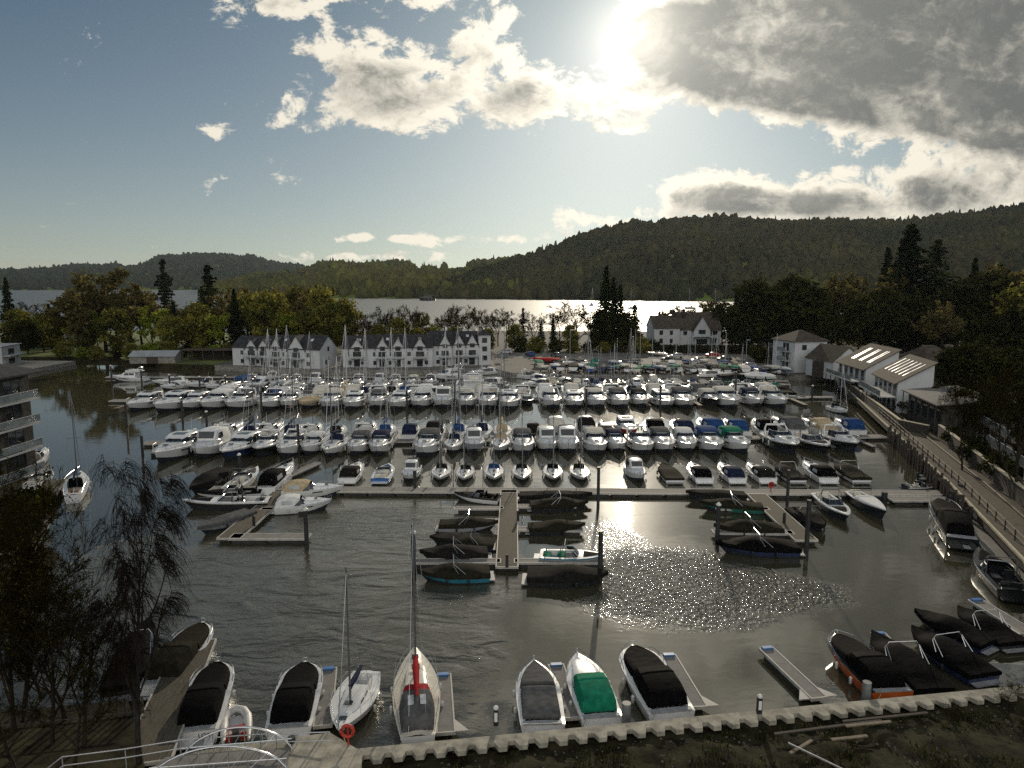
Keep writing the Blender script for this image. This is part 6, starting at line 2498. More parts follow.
# near quay
q1 = boat('tent', (219, 668), (195, 735), 'white launch under black covers with dark lettering on its stern, lower left', width=2.5, cols=dict(canopy='canvas_black', cover='canvas_black'), group='covered launches at the near quay')
boat('tent', (204, 629), (158, 688), 'white launch under a dark olive cover beyond the wide timber jetty', width=2.6, cols=dict(canopy='canvas_olive', cover='canvas_olive'), group='covered launches at the near quay')
boat('covered_b', (150, 625), (120, 690), 'dark covered speedboat with bright wake tower half hidden behind the birch', width=2.4, cols=dict(hull=BK, accent=BK, cover='canvas_black'))
boat('inflatable', (236, 709), (236, 741), 'small white inflatable tender with red mark by the landing', width=1.6, cols=dict(hull='fender_white', cover='lifebuoy_red'), zref=.4)
boat('tent', (306, 668), (288, 731), 'white launch under black covers left of the white sloop', width=2.6, cols=dict(canopy='canvas_black', cover='canvas_black'), group='covered launches at the near quay')
y1 = boat('yacht', (338, 735), (367, 673), 'white sloop with navy boom cover, bow pointing at the near quay', width=2.5, cols=dict(sailcover='canvas_navy', hood='canvas_black', mast='mast_dark'), skip=('sprayhood',), Zk=1.0)
y2 = boat('yacht', (415, 653), (418, 741), 'cream-decked yacht with red boom cover, red hood and grey cockpit tent', width=2.7, cols=dict(deck='gelcoat_cream', cabin='gelcoat_cream', sailcover='canvas_red', hood='canvas_red', mast='mast_dark'))
m_ = MB()
house([(-3.9, .86, .7, .85, 1.45), (-3.4, .92, .72, .9, 1.85), (-2.3, 1.0, .75, .9, 1.92), (-1.75, 1.0, .75, .9, 1.85)], m_)
m_.build('cockpit_tent', 'canvas_grey', y2, smooth=45)
m_ = MB()
for sd in (-1, 1):
    m_.quad((sd * .18, -3.2, 1.92), (sd * .5, -3.2, 1.88), (sd * .5, -2.4, 1.94), (sd * .18, -2.4, 1.96))
m_.build('tent_window', 'vinyl_clear', y2)
boat('tent_low', (534, 666), (543, 728), 'white launch under a low charcoal grey cover at the near quay', width=2.6, cols=dict(canopy='canvas_grey', cover='canvas_grey'), group='covered launches at the near quay')
boat('tent_open_bow', (577, 659), (602, 721), 'white launch with a bright green canvas tent over its cockpit', width=2.5, cols=dict(canopy='canvas_green'), group='covered launches at the near quay')
boat('tent', (632, 652), (672, 716), 'large white launch under black covers left of an empty finger pontoon', width=2.9, cols=dict(canopy='canvas_black', cover='canvas_black'), group='covered launches at the near quay')
boat('tent', (835, 640), (893, 695), 'bright orange launch under black covers at the near quay', width=2.7, cols=dict(hull=OR_, accent=OR_, canopy='canvas_black', cover='canvas_charcoal', deck='gelcoat_black'))
boat('covered_b', (872, 634), (935, 688), 'black covered speedboat with steel tower between orange launch and blue boats', width=2.6, cols=dict(hull=BK, accent=BK, cover='canvas_black'), zref=.8)
boat('covered_b', (912, 628), (985, 672), 'dark covered boat with long steel tower bars at the lower right', width=2.6, cols=dict(hull=NV, accent=BK, cover='canvas_black'), zref=.8)
boat('covered', (915, 610), (990, 640), 'dark blue covered boat beside the blue-ended finger at the lower right', width=2.5, cols=dict(hull=NV, accent=BK, cover='canvas_black'), zref=.8, skip=('wake_tower',))
boat('covered', (958, 607), (1015, 640), 'black covered boat tucked behind the dark blue one at the lower right', width=2.4, cols=dict(hull=BK, accent=BK, cover='canvas_black'), zref=.8)
# along the promenade pontoon
boat('tent', (938, 506), (962, 543), 'dark boat under a black cover with bright rail by the promenade pontoon', width=2.9, cols=dict(hull=BK, accent=W_, canopy='canvas_black', cover='canvas_black', deck='gelcoat_black'))
boat('runabout', (978, 552), (1015, 594), 'black open boat with pale stern seat by the promenade pontoon', width=2.7, cols=dict(hull=BK, deck='gelcoat_black', canopy='canvas_black', accent=W_, cabin='gelcoat_black', seat='gelcoat_black'))
# left sailing yacht and half hidden boats
boat('yacht', (81, 475), (73, 498), 'lone white sailing yacht moored off the balcony flats', width=2.6, cols=dict(sailcover='canvas_navy', hood='canvas_black', mast='mast_dark', sole='teak'), zref=.6)
boat('sports_cruiser', (46, 452), (26, 466), 'white cruiser bow poking out beside the balcony flats', width=2.8)
boat('runabout_plain', (52, 472), (30, 486), 'small white open boat by the wooden jetty at the flats', width=2.2)

# central pier
boat('runabout_plain', (454, 493), (500, 497), 'white and black striped speedboat with dark cover by the walkway, left of the central pier', width=2.2, cols=dict(accent=BK, deck='canvas_charcoal', sole='canvas_charcoal', seat='canvas_black', cabin='canvas_black'), zref=.7)
CPN = 'left of the central pier'
for bow, st, w, lk, cv, kit, hl in [
    ((498, 523), (440, 523), 2.2, 'olive covered boat with bent steel tower', 'canvas_olive', 'covered', GY),
    ((430, 537), (480, 536), 2.1, 'charcoal covered boat, outer of the pair', 'canvas_charcoal', 'covered_flat', BK),
    ((450, 540), (494, 541), 2.2, 'olive covered boat with blue hull edge, inner of the pair', 'canvas_olive', 'covered', NV),
    ((420, 553), (487, 551), 2.3, 'charcoal covered boat with steel tower, third from the walkway', 'canvas_charcoal', 'covered_b', BK),
    ((418, 573), (489, 570), 2.5, 'large olive covered boat with teal hull at the arm', 'canvas_olive', 'covered_b', TL)]:
    boat(kit, bow, st, lk, CPN, width=w, cols=dict(hull=hl, accent=BK, cover=cv), group='covered boats at the central pier', zref=.7)
CPR = 'right of the central pier'
boat('covered_flat', (592, 496), (520, 495), 'long flat charcoal covered boat beside the walkway', CPR, width=2.0, cols=dict(hull=BK, accent=BK, cover='canvas_charcoal'), group='covered boats at the central pier', zref=.7)
boat('covered_b', (588, 503), (531, 504), 'olive covered boat with tower next to the walkway', CPR, width=2.3, cols=dict(hull=BK, accent=BK, cover='canvas_olive'), group='covered boats at the central pier', zref=.7)
boat('covered', (585, 525), (529, 526), 'olive covered boat peaked in the middle', CPR, width=2.3, cols=dict(hull=BK, accent=BK, cover='canvas_olive'), skip=('wake_tower',), group='covered boats at the central pier', zref=.7)
boat('runabout', (606, 556), (540, 553), 'open white and teal workboat with cluttered cockpit', CPR, width=2.3, cols=dict(hull=GY, accent=TL, sole='gelcoat_teal', seat='canvas_green', canopy='canvas_black'), zref=.7)
boat('covered', (608, 574), (528, 572), 'very large charcoal covered boat at the end arm', CPR, width=2.9, cols=dict(hull=BK, accent=BK, cover='canvas_charcoal'), skip=('wake_tower',), group='covered boats at the central pier', zref=.8)

# right-hand pier
RPL = 'left of the right-hand pier'
for bow, st, w, lk, cv, kit, hl in [
    ((686, 493), (745, 494), 2.0, 'flat charcoal covered boat beside the walkway', 'canvas_charcoal', 'covered_flat', BK),
    ((700, 503), (762, 506), 2.2, 'olive covered boat with green cover edge', 'canvas_olive', 'covered', GR),
    ((714, 527), (780, 527), 2.3, 'olive covered boat with cluttered stern', 'canvas_olive', 'covered_b', BK),
    ((716, 545), (796, 546), 2.7, 'large dark covered boat with navy hull outside the lower finger', 'canvas_black', 'covered_b', NV)]:
    boat(kit, bow, st, lk, RPL, width=w, cols=dict(hull=hl, accent=BK, cover=cv), group='covered boats at the right-hand pier', zref=.7)
boat('covered', (824, 528), (796, 508), 'grey covered boat with arch lying right of the right-hand pier', width=2.5, cols=dict(hull=BK, accent=BK, cover='canvas_charcoal'), zref=.7)
boat('runabout', (849, 518), (820, 494), 'white and black open bowrider with dark canvas top in front of the walkway', width=2.4, cols=dict(hull=BK, accent=W_, canopy='canvas_black'), zref=.7)
boat('classic', (886, 515), (853, 492), 'long dark launch with a pale grey foredeck cover in front of the walkway', width=2.3, cols=dict(hull=BK, accent=BK, cover='canvas_white'), zref=.7)
boat('inflatable', (936, 478), (917, 477), 'pale grey inflatable lying at the foot of the promenade', width=1.7, cols=dict(hull='rubber_grey'), zref=.3)
boat('runabout_plain', (938, 487), (905, 487), 'dark low open boat by the short promenade pontoon', width=1.9, cols=dict(hull=BK, deck='gelcoat_black', cabin='gelcoat_black'), zref=.4)

# left-hand pier
boat('runabout', (182, 503), (270, 500), 'long black and white sports boat with white arch, left of the left-hand pier', width=2.4, cols=dict(hull=BK, accent=W_, canopy='canvas_black', cabin='gelcoat_white', seat='gelcoat_black', sole='gelcoat_black'), zref=.7)
boat('runabout', (196, 494), (262, 490), 'black-decked wakeboard boat moored behind the long sports boat', width=2.3, cols=dict(hull=W_, accent=BK, deck='canvas_black', canopy='canvas_black', sole='canvas_black', seat='canvas_black', cabin='canvas_black'), zref=.7)
boat('covered_flat', (198, 532), (250, 512), 'low grey covered tender tied to the left-hand pier', width=2.0, cols=dict(hull='rubber_grey', accent='rubber_grey', cover='canvas_grey'), zref=.5)
boat('sports_cruiser_canopy', (332, 503), (275, 507), 'white cruiser with white rolled canopy at the slim finger of the left-hand pier', width=2.6, cols=dict(canopy='canvas_white'))
boat('sports_cruiser_canopy', (344, 490), (283, 492), 'white cruiser with beige canopy in the angle of walkway and left-hand pier', width=2.5, cols=dict(canopy='canvas_beige'))
boat('covered_b', (190, 490), (226, 468), 'dark covered cruiser left of the left-hand pier', width=2.6, cols=dict(hull=BK, accent=BK, cover='canvas_charcoal'), skip=('wake_tower',), zref=.9)
boat('runabout', (258, 469), (230, 489), 'open white sports boat stern-on left of the diagonal finger', width=2.4, cols=dict(canopy='canvas_grey'), zref=.7)
boat('sports_cruiser_canopy', (293, 467), (265, 490), 'white cruiser with black canopy stern-on at the left end of the walkway', width=2.6, cols=dict(canopy='canvas_black'), zref=.7)

# boats along the far side of the main walkway
WR = 'along the main walkway'
CC = dict(black='canvas_black', navy='canvas_navy', blue='canvas_blue', grey='canvas_grey', olive='canvas_olive', beige='canvas_beige', cream='canvas_cream', green='canvas_green', white='canvas_white', charcoal='canvas_charcoal')
YC = 84.2
for (px, kind, colr, L, flip) in [(354, 'can', 'charcoal', 7.0, 1), (385, 'run', 'blue', 6.6, 1), (411, 'cab', 'navy', 6.0, 0), (441, 'yac', 'olive', 6.6, 0), (465, 'yac', 'charcoal', 6.2, 0), (494, 'yac', 'blue', 6.6, 0), (522, 'yac', 'charcoal', 6.6, 0), (553, 'yac', 'black', 6.6, 0), (580, 'yac', 'olive', 6.6, 0),
                                  (636, 'cab', 'grey', 6.4, 0), (668, 'cov', 'olive', 6.6, 1), (697, 'can', 'black', 6.8, 1), (728, 'can', 'navy', 6.8, 1), (757, 'can', 'charcoal', 6.8, 1), (786, 'cvt', 'charcoal', 6.6, 1), (815, 'can', 'black', 7.4, 1), (847, 'cvt', 'olive', 7.0, 1)]:
    p = P(px, 488, .3)
    yc = YC + L / 2 - .6
    x = p.x * (yc / p.y) * .995 if flip == 0 else p.x * (yc / p.y)
    hd = math.pi / 2 if flip else -math.pi / 2
    c = {}
    if kind == 'can':
        r = put_boat('sports_cruiser_canopy', (x, yc), hd + RND.uniform(-.03, .03), L, 1.12, 1.0, dict(canopy=CC[colr]))
        lk = f'white cruiser with {colr} canopy, stern to the walkway'
    elif kind == 'run':
        r = put_boat('runabout_plain', (x, yc), hd, L, 1.08, 1.0, dict(hull=BL, accent=W_, canopy='canvas_blue'))
        lk = 'open boat with blue transom, stern to the walkway'
    elif kind == 'cab':
        r = put_boat('cabin', (x, yc), hd, L, 1.0, 1.05, dict(canopy=CC[colr]))
        lk = f'small white cabin cruiser with {colr} canopy'
    elif kind == 'yac':
        r = put_boat('yacht', (x, yc), hd + RND.uniform(-.04, .04), L, 1.12, 1.0, dict(sailcover=CC[colr], hood=CC[colr], mast='mast_dark'))
        lk = f'small white sailing yacht with {colr} boom cover'
    else:
        r = put_boat('covered' if kind == 'cvt' else 'covered_flat', (x, yc), hd + RND.uniform(-.05, .05), L, 1.05, 1.0, dict(cover=CC[colr]))
        lk = f'white boat under {colr} cover' + (' with tower' if kind == 'cvt' else '')
    tag(r, lk, WR, 'sailing boat' if kind == 'yac' else 'boat', 'boats along the main walkway')


def row(items, yfun, region, group, bow_out, Ldef, mk):
    for it in items:
        px, kind, colr = it[:3]
        px += RND.uniform(-1.6, 1.6)
        if kind == 'c' and colr in ('navy', 'charcoal', 'black', 'blue') and RND.random() < .38:
            colr = RND.choice(('cream', 'white', 'grey'))
        opt = it[3] if len(it) > 3 else {}
        L = opt.get('L', Ldef) * 1.07 * RND.uniform(.90, 1.08)
        hull = opt.get('hull', W_)
        hw = 'white' if hull == W_ else opt.get('hn', 'dark')
        k = 0.0
        x = 0.0
        for _ in range(4):
            yp = yfun(x)
            yc = yp - 1.0 - L / 2 if bow_out else yp + 1.0 + L / 2
            ye = yc - L / 2 + (.8 if bow_out else .3)
            x = (px - 512) / FPX * (ye * CP - (0.6 - CAM_H) * SP)
        hd = (-math.pi / 2 if bow_out else math.pi / 2) + RND.uniform(-.07, .07)
        if opt.get('flip'):
            hd += math.pi
        cols = dict(hull=hull, accent=opt.get('accent', hull), canopy=CC.get(colr, 'canvas_black'), cover=CC.get(colr, 'canvas_black'), sailcover=CC.get(colr, 'canvas_blue'), hood=CC.get(colr, 'canvas_blue'))
        if hull == CR:
            cols.update(deck=CR, cabin=CR)
        cat = 'boat'
        Bk = opt.get('B', 1.18)
        kk = dict(s='sports_cruiser', c='sports_cruiser_canopy', h='hardtop_cruiser_coupe', f='flybridge', k='cabin', y='yacht', o='covered', r='runabout', p='runabout_plain', i='inflatable')[kind]
        lk = dict(s=f'{hw} open sports cruiser', c=f'{hw} sports cruiser with {colr} canopy', h=f'{hw} hardtop cruiser', f=f'{hw} flybridge cruiser', k=f'{hw} cabin cruiser with {colr} canopy', y=f'{hw} yacht with {colr} sail cover', o=f'{hw} boat under {colr} cover', r=f'{hw} runabout with arch', p=f'{hw} open runabout', i='small inflatable dinghy')[kind]
        if kind == 'y':
            cols['mast'] = opt.get('mast', RND.choice(('alloy', 'mast_dark')))
            cat = 'sailing boat'
        r = put_boat(kk, (x, yc), hd, L, Bk, opt.get('Z', 1.32) * (KIT[kk][1] / L) ** .45, cols)
        tag(r, lk, region, cat, group)


mid = lambda x: 104.2 + (x + 55) * .0414
far = lambda x: 143.5 + (x + 82) * .03
# near side of the middle pontoon, bows towards the viewer
row([(158, 'h', '', dict(L=10)), (176, 's', '', dict(hull=NV, hn='navy', accent=W_)), (199, 'k', 'white', dict(L=8)), (226, 'h', '', dict(hull=NV, hn='navy', accent=W_, L=9.5)), (256, 's', '', dict(hull=BK, accent=W_, hn='black and green', L=9)), (283, 's', '', {}), (306, 'c', 'navy', dict(L=7)),
     (329, 'y', 'navy', {}), (355, 'c', 'grey', {}), (377, 'c', 'navy', {}), (424, 'c', 'grey', dict(L=8.6)), (453, 'y', 'navy', dict(L=7.4)), (473, 'k', 'grey', dict(L=7.2, hull=GY, hn='grey')), (499, 'y', 'beige', dict(L=7.4)), (522, 'c', 'grey', {}), (547, 'k', 'cream', dict(L=7.4)), (570, 'k', 'charcoal', dict(L=7.4)),
     (597, 'c', 'charcoal', dict(L=8.6)), (618, 'c', 'navy', {}), (645, 's', '', dict(L=8.4)), (667, 'c', 'charcoal', {}), (692, 'c', 'navy', dict(L=8.4)), (716, 'c', 'blue', dict(L=8.6)), (745, 'c', 'green', dict(L=8.8)), (795, 's', '', dict(hull=BK, hn='black', accent=W_, L=9)), (823, 'r', '', dict(hull=BK, hn='black', accent=W_)), (853, 's', '', dict(hull=BK, hn='black', accent=W_, L=9))],
    mid, "on the middle pontoon's near side", 'boats on the near side of the middle pontoon', True, 8.0, 0)
row([(222, 's', '', {}), (244, 'y', 'navy', {}), (264, 's', '', {}), (287, 'y', 'navy', {}), (308, 's', '', {}), (334, 'y', 'charcoal', {}), (362, 's', '', {}), (384, 'y', 'blue', {}), (408, 'c', 'navy', dict(L=7)), (434, 'c', 'charcoal', {}), (458, 'y', 'blue', {}), (480, 'y', 'navy', {}), (503, 'y', 'beige', {}), (533, 'c', 'charcoal', dict(hull=BK, hn='black', L=6.6)), (558, 'k', 'cream', dict(L=7, hull=NV, hn='navy')), (585, 'k', 'charcoal', dict(L=7)), (608, 'h', '', dict(L=8)),
     (632, 'h', '', dict(L=8.4, hull=RD, hn='red hulled', flip=1, accent=W_)), (658, 'c', 'black', {}), (686, 'c', 'navy', dict(L=8.4)), (714, 'c', 'blue', dict(L=8.4)), (742, 'c', 'blue', dict(L=8.2)), (770, 'c', 'black', dict(L=8.4)), (797, 'c', 'charcoal', dict(L=8.4)), (826, 'c', 'beige', dict(L=8.6)), (856, 'c', 'blue', dict(L=8.0))],
    mid, "on the middle pontoon's far side", 'boats on the far side of the middle pontoon', False, 7.6, 0)
row([(129, 'h', '', dict(L=12)), (157, 'h', '', dict(L=12)), (183, 'h', '', dict(L=11.5)), (206, 'c', 'white', dict(L=11)), (231, 's', '', dict(L=10.5)), (261, 's', '', dict(L=10.5)), (283, 's', '', dict(L=9)), (303, 'o', 'beige', dict(L=9, hull=CR, hn='cream')), (326, 'c', 'cream', dict(L=10)), (349, 'h', '', dict(L=10.5)), (375, 'c', 'grey', dict(L=10)), (396, 'h', '', dict(L=11)), (419, 's', '', dict(L=10.5)), (443, 'k', 'grey', dict(L=10)), (466, 'c', 'cream', dict(L=10)), (486, 's', '', dict(L=10)), (507, 'h', '', dict(L=11)),
     (528, 'r', '', dict(L=6, hull=BK, hn='black')), (552, 's', '', dict(L=10)), (575, 'h', '', dict(L=11)), (597, 'c', 'cream', dict(L=10.5)), (621, 'c', 'grey', dict(L=10.5)), (644, 'c', 'charcoal', dict(L=10)), (668, 'h', '', dict(L=11)), (690, 'c', 'grey', dict(L=11)), (714, 'c', 'cream', dict(L=9.5, hull=BK, hn='black')), (736, 'c', 'cream', dict(L=11)), (761, 'c', 'navy', dict(L=10.5)), (784, 's', '', dict(L=10.5))],
    far, "on the far pontoon's near side", 'boats on the near side of the far pontoon', True, 10.5, 0)
row([(222, 'c', 'white', {}), (262, 'y', 'charcoal', {}), (282, 'y', 'white', {}), (306, 'y', 'grey', {}), (330, 's', '', {}), (352, 'c', 'cream', {}), (374, 's', '', {}), (388, 'y', 'charcoal', {}), (414, 's', '', {}), (436, 'h', '', {}), (457, 'y', 'white', {}), (482, 'c', 'cream', {}), (504, 'y', 'grey', {}), (524, 's', '', {}), (546, 'c', 'white', {}), (232, 's', '', dict(L=9)), (250, 'c', 'blue', {}), (272, 'y', 'blue', {}), (292, 's', '', dict(L=8)), (318, 'c', 'navy', {}), (342, 'y', 'beige', {}), (362, 'y', 'navy', {}), (402, 'y', 'blue', {}), (425, 'c', 'white', {}), (445, 'y', 'navy', {}), (470, 'f', '', dict(L=11)), (492, 's', '', {}), (572, 'c', 'cream', dict(L=10)), (592, 'y', 'grey', {}), (612, 's', '', {}), (634, 'y', 'navy', {}), (655, 'c', 'navy', {}), (676, 's', '', {}), (700, 'c', 'grey', {}), (722, 'o', 'charcoal', {}), (744, 's', '', {}), (768, 'c', 'charcoal', {}), (790, 'o', 'black', {})],
    far, "on the far pontoon's far side", 'boats on the far side of the far pontoon', False, 9.0, 0)

# small craft packed along the yard edge
yard = lambda x: 167.5
pontoon((6, 167.5), (66, 167.5), 1.6, 'low pontoon packed with small craft along the yard edge')
for side_, reg in ((True, "on the yard-edge pontoon's near side"), (False, "on the yard-edge pontoon's far side")):
    its = []
    q_ = 548 if side_ else 540
    while q_ < 780:
        kd = RND.choice('spkoocyr')
        hl = RND.choice((W_, W_, W_, W_, NV, CR))
        its.append((q_, kd, RND.choice(('navy', 'blue', 'grey', 'charcoal', 'cream', 'green')), dict(L=RND.uniform(5.2, 6.6), hull=hl, accent=W_, hn={W_: 'white', NV: 'navy', CR: 'cream'}[hl], Z=1.0, B=1.05)))
        q_ += RND.uniform(11.5, 14)
    row(its, yard, reg, 'small craft on the yard-edge pontoon', side_, 5.8, 0)

# big boats in the westernmost berths, broadside
WB = 'in the westernmost berths'
for bow, st, kit, lk, w, c in [((112, 377), (146, 377), 'flybridge', 'large white flybridge cruiser', 3.9, {}), ((152, 381), (188, 379), 'hardtop_cruiser_coupe', 'white hardtop cruiser', 3.4, {}), ((160, 386), (186, 383), 'sports_cruiser_canopy', 'white cruiser with white canopy', 3.2, dict(canopy='canvas_white')), ((186, 385), (214, 381), 'sports_cruiser', 'white open sports cruiser', 3.1, {}), ((205, 386), (228, 383), 'sports_cruiser', 'white open sports cruiser', 3.1, {}),
                               ((222, 391), (250, 381), 'sports_cruiser_canopy', 'white cruiser with long blue canopy', 3.2, dict(canopy='canvas_blue', hull=BL)), ((244, 387), (278, 382), 'flybridge', 'large white flybridge cruiser', 3.8, {}), ((286, 390), (318, 386), 'hardtop_cruiser_coupe', 'white hardtop cruiser', 3.2, {})]:
    boat(kit, bow, st, lk, WB, width=w, cols=c, group='boats in the westernmost berths', zref=1.0)
row([(292, 's', '', {}), (312, 'k', 'navy', {}), (336, 'p', '', {}), (356, 's', '', {}), (376, 'k', 'grey', {}), (392, 's', '', {}), (410, 'c', 'cream', {}), (428, 's', '', {}), (244, 's', '', {}), (262, 'c', 'grey', {}), (278, 's', '', {})],
    lambda x: 172.0, 'before the cottage pontoon', 'boats before the cottage pontoon', True, 6.5, 0)
pontoon((-66, 172.2), (-18, 172.2), 1.4, 'narrow pontoon just before the keelboats below the cottages')
# keelboats on the pontoon below the cottages
for i, (px, cl) in enumerate(((326, 'gelcoat_navy'), (347, W_), (366, W_), (383, W_), (397, W_), (300, W_), (268, W_))):
    p = P(px, 386, .5)
    r = put_boat('yacht', (p.x, p.y), -math.pi / 2 + RND.uniform(-.1, .1), 7.4, 1.15, .95, dict(hull=cl, accent=W_, sailcover=('canvas_navy', 'canvas_white', 'canvas_blue')[i % 3]), skip=('sprayhood',))
    tag(r, ('navy' if cl != W_ else 'white') + ' keelboat', 'on the pontoon below the cottages', 'sailing boat', 'keelboats below the cottages')
MB_ = 'in the open basin before the yard'
for bow, st, kit, lk, w, c in [((433, 377), (464, 374), 'flybridge', 'white flybridge cruiser seen from the side', 3.6, {}), ((468, 372), (496, 370), 'hardtop_cruiser_coupe', 'white hardtop cruiser seen from the side', 3.4, {}), ((466, 381), (506, 382), 'hardtop_cruiser_coupe', 'black-hulled motor yacht seen from the side', 3.5, dict(hull=BK, accent=W_)), ((548, 377), (520, 374), 'sports_cruiser', 'white sports cruiser seen from the side', 3.0, {}), ((520, 384), (546, 381), 'hardtop_cruiser_coupe', 'white hardtop cruiser behind the finger pontoon', 3.2, {}), ((572, 380), (550, 377), 'sports_cruiser', 'white sports cruiser with pale deck', 3.0, {}), ((512, 366), (488, 366), 'sports_cruiser', 'white sports cruiser near the yard road', 3.0, {})]:
    boat(kit, bow, st, lk, MB_, width=w, cols=c, group='boats in the open basin', zref=1.0)
p = P(838, 410, .5)
r = put_boat('yacht', (p.x, p.y), -1.45, 6.2, 1.1, 1.25, dict(sailcover='canvas_charcoal', hood='canvas_charcoal'))
tag(r, 'white sailing yacht with tall mast alone beside the promenade', '', 'sailing boat')
pontoon(P(800, 399), P(832, 399), 1.2, 'short pontoon leading to the lone yacht by the promenade')

# ------------------------------------------------------------------ boats laid up in the yard
YR = random.Random(5)
YG = [(W_, 'white', 'canvas_grey', 'grey'), (W_, 'white', 'canvas_blue', 'blue'), (NV, 'navy', 'canvas_grey', 'grey'), (W_, 'white', 'canvas_cream', 'cream'), (CR, 'cream', 'canvas_green', 'green'), (W_, 'white', 'canvas_charcoal', 'charcoal'), (BL, 'blue', 'canvas_white', 'white')]
for rn, (py, x0, x1, st, nm) in enumerate([(380.5, 585, 790, 13.5, 'first row'), (376.5, 560, 800, 14.5, 'second row'), (372, 545, 770, 16, 'third row'), (367.5, 540, 740, 19, 'back row')]):
    px = x0
    while px < x1:
        p = P(px + YR.uniform(-2, 2), py + YR.uniform(-.6, .6), 1.35)
        if p.y < 183 - max(0, p.x) * .07 or p.y < 178.5:
            p.y = max(183 - max(0, p.x) * .07, 178.5) + YR.uniform(0, 1.5)
        h, hn, cv, cn = YR.choice(YG)
        sail = YR.random() < (.30 if rn else .18)
        r = put_boat('sail_dinghy' if sail else 'dinghy', (p.x, p.y), YR.choice((-1, 1)) * math.pi / 2 + YR.uniform(-.25, .25), YR.uniform(4.4, 6.4), 1.1, 1.1, dict(hull=h, accent=h, cover=cv), z=1.36)
        tag(r, f'{hn} {"dinghy with mast" if sail else "boat"} under {cn} cover', f'in the {nm} of the yard', 'dinghy', 'boats laid up in the yard')
        px += st * YR.uniform(.8, 1.2)
for px, py, kit, lk, L, c in [(546, 361, 'covered_flat', 'bright red covered boat', 8, dict(cover='canvas_red', hull=RD, accent=RD)), (575, 364, 'sports_cruiser', 'white cruiser on blocks', 8, {}), (590, 366, 'sports_cruiser', 'white cruiser on blocks', 7, {}), (622, 365, 'sports_cruiser_canopy', 'white cruiser with grey canopy ashore', 7.5, dict(canopy='canvas_grey')), (716, 376, 'hardtop_cruiser_coupe', 'white hardtop cruiser ashore', 8, {}), (735, 378, 'covered_flat', 'black covered boat ashore', 8, dict(hull=BK)), (756, 378, 'covered_b', 'pale covered boat ashore', 8, dict(cover='canvas_white')), (656, 354, 'runabout_plain', 'small cream boat on the road verge', 6, dict(hull=CR))]:
    p = P(px, py, 1.9)
    r = put_boat(kit, (p.x, p.y), YR.choice((0, math.pi)) + YR.uniform(-.2, .2), L, 1.1, 1.0, c, z=1.75)
    k_ = MB()
    for sx_ in (-L * .25, L * .22):
        k_.box((0, sx_, -.20), (1.6, .3, .34))
    k_.build('cradle', 'timber_dark', r)
    tag(r, lk, 'in the boat yard', 'boat', 'cruisers ashore in the yard')


# cars
def make_car():
    k = Kit('parked_car')
    m_ = MB()
    prof = [(-2.1, .35), (-2.12, .75), (-1.95, .95), (-1.2, 1.0), (.9, .98), (1.9, .82), (2.1, .6), (2.08, .32)]
    m_.loft([[(x * 0 + sd * w, y, z) for y, z in prof] for sd, w in ((-1, .84), (-1, .88), (1, .88), (1, .84))])
    house([(-1.95, .80, .55, .93, 1.1), (-1.5, .80, .62, .95, 1.44), (-.2, .80, .64, .95, 1.50), (.35, .80, .60, .95, 1.42), (1.05, .78, .6, .93, 1.0)], m_)
    k.part('body', m_, 'paint', 40)
    m_ = MB()
    for sd in (-1, 1):
        m_.quad((sd * .80, -1.6, 1.03), (sd * .80, .75, 1.03), (sd * .69, .28, 1.36), (sd * .70, -1.4, 1.37))
    m_.quad((-.66, .98, 1.05), (.66, .98, 1.05), (.56, .42, 1.41), (-.56, .42, 1.41))
    m_.quad((-.62, -1.93, 1.1), (.62, -1.93, 1.1), (.56, -1.58, 1.40), (-.56, -1.58, 1.40))
    k.part('window', m_, 'glass_dark', None)
    for sx_ in (-1, 1):
        for y in (-1.35, 1.3):
            m_ = MB()
            m_.tube([(sx_ * .68, y, .32), (sx_ * .90, y, .32)], .33, 12)
            k.part('wheel', m_, 'rubber', 40)
    for sd in (-1, 1):
        m_ = MB()
        m_.box((sd * .62, 2.05, .68), (.35, .12, .15))
        k.part('headlight', m_, 'vinyl_clear', None)
    return k


DEF['paint'] = 'car_white'
CAR = make_car()
for px, py, c, rz in [(692, 365, 'white', 1.4), (697, 362.5, 'black', 1.5), (668, 361, 'black', 1.5), (676, 358, 'silver', 1.4), (600, 352, 'silver', 1.2), (724, 361, 'black', 1.4), (556, 357, 'grey', .4), (530, 356, 'blue', .3), (506, 354, 'silver', 1.4), (632, 359, 'grey', 1.5), (748, 368, 'silver', 1.4), (712, 357, 'red', 1.45), (776, 374, 'white', .3), (784, 375, 'grey', .3)]:
    p = P(px, py, 1.4)
    r = CAR.spawn((p.x, p.y, 1.41), rz, (1.05, 1.05, 1.05), dict(DEF, paint='car_' + c))
    tag(r, f'{c} parked car', 'along the yard road', 'car', 'cars along the yard road')

# lamp posts by the road
for px, py, tp in ((746, 362, 340), (570, 357, 330), (468, 355, 330), (640, 358, 330)):
    p = P(px, py, 1.4)
    q = PY(px, tp, p.y)
    root = thing('street_lamp', (p.x, p.y, 1.4))
    m_ = MB()
    m_.tube([(0, 0, 0), (0, 0, q.z - 1.4)], [.09, .06], 6)
    m_.build('post', 'alloy', root)
    m_ = MB()
    m_.box((.5, 0, q.z - 1.4), (1.1, .22, .12))
    m_.build('lamp_head', 'alloy', root)
    tag(root, 'grey street lamp', 'along the yard road', 'street lamp', 'street lamps')

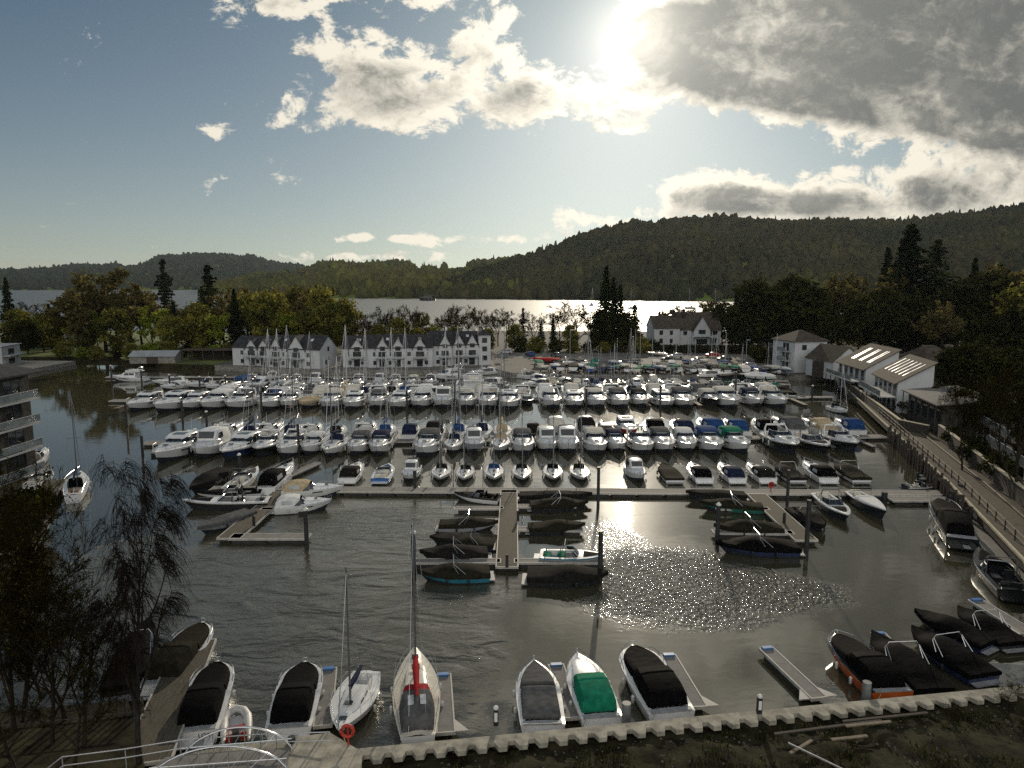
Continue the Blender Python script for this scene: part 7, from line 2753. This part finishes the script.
# yachts and a launch far out on the lake
for px, py, h, lk in [(632, 309, 15, 'far white yacht'), (690, 309, 14, 'far white yacht'), (716, 310, 12, 'far white yacht'), (744, 312, 12, 'far white yacht'), (592, 306, 11, 'far white yacht')]:
    p = P(px, py)
    r = put_boat('yacht', (p.x, p.y), RND.uniform(0, 3), 11, 1.2, 1.5, {})
    tag(r, lk, 'moored far out under the wooded hill', 'sailing boat', 'yachts far out on the lake')
p = P(427, 300.5)
r = put_boat('flybridge', (p.x, p.y), math.pi, 26, 1.0, 1.1, dict(hull=BK, cabin='canvas_grey', deck='canvas_grey', seat='canvas_grey', sole='canvas_grey', accent=BK))
tag(r, 'dark passenger launch crossing the lake far away', '', 'boat')

# mooring ropes of the launches at the near quay
for (x0, y0, x1, y1, lk) in [(181, 733, 172, 742, 'of the launch with stern lettering'), (270, 730, 262, 738, 'of the black-covered launch beside the landing'), (402, 741, 392, 748, 'of the red-hooded yacht, port side'), (434, 740, 446, 743, 'of the red-hooded yacht, starboard side'), (526, 726, 516, 735, 'of the grey-covered launch, port side'), (559, 725, 566, 731, 'of the grey-covered launch, starboard side'),
                             (586, 719, 578, 729, 'of the green-tented launch, port side'), (617, 717, 627, 725, 'of the green-tented launch, starboard side'), (655, 715, 646, 724, 'of the large black-covered launch, port side'), (690, 711, 698, 719, 'of the large black-covered launch, starboard side'), (881, 694, 874, 701, 'of the orange launch'), (342, 732, 350, 748, 'of the white sloop')]:
    a, b = P(x0, y0, .85), P(x1, y1, 1.38)
    m_ = MB()
    c_ = (a + b) / 2 - Vector((0, 0, .25))
    m_.tube([a, a.lerp(c_, .6), c_, b.lerp(c_, .5), b], .022, 5)
    tag(m_.build('mooring_rope', 'rope', smooth=60), 'pale slack stern rope ' + lk, '', 'rope', 'mooring ropes')

# lettering on the stern of the black-covered launch
cu = bpy.data.curves.new('stern_lettering', 'FONT')
cu.body = '1CS1'
cu.size = .42
cu.extrude = .012
cu.align_x = 'CENTER'
dg = bpy.context.evaluated_depsgraph_get()
tmp = bpy.data.objects.new('stern_lettering', cu)
COL.objects.link(tmp)
bpy.context.view_layer.update()
me = bpy.data.meshes.new_from_object(tmp)
bpy.data.objects.remove(tmp)
me.materials.clear()
me.materials.append(M['canvas_black'])
o = bpy.data.objects.new('stern_lettering', me)
COL.objects.link(o)
o.parent = q1
H_ = KIT['tent']
o.location = (.55, -H_[1] / 2 - .01, .38)
o.rotation_euler = (math.pi / 2, 0, 0)

# ------------------------------------------------------------------ labels
ORD = ['first', 'second', 'third', 'fourth', 'fifth', 'sixth', 'seventh', 'eighth', 'ninth', 'tenth', 'eleventh', 'twelfth', 'thirteenth', 'fourteenth', 'fifteenth', 'sixteenth', 'seventeenth', 'eighteenth', 'nineteenth', 'twentieth']
TENS = {2: 'twenty', 3: 'thirty', 4: 'forty', 5: 'fifty'}


def ordinal(i):
    if i < 20:
        return ORD[i]
    n = i + 1
    return TENS[n // 10] + ('-' + ORD[n % 10 - 1] if n % 10 else 'th')


bpy.context.view_layer.update()
seen = {}
for o, look, region, key in LABELS:
    seen.setdefault((look, region), []).append(o)
for (look, region), obs in seen.items():
    obs.sort(key=lambda o: pix(o.matrix_world.translation)[0])
    for i, o in enumerate(obs):
        if len(obs) == 1:
            lb = f'{look} {region}'
        else:
            lb = f'{ordinal(i)} {look} from the left {region}'
            if i == 0 and len(obs) > 1:
                lb = f'leftmost {look} {region}'
            elif i == len(obs) - 1:
                lb = f'rightmost {look} {region}'
        o['label'] = lb.strip()
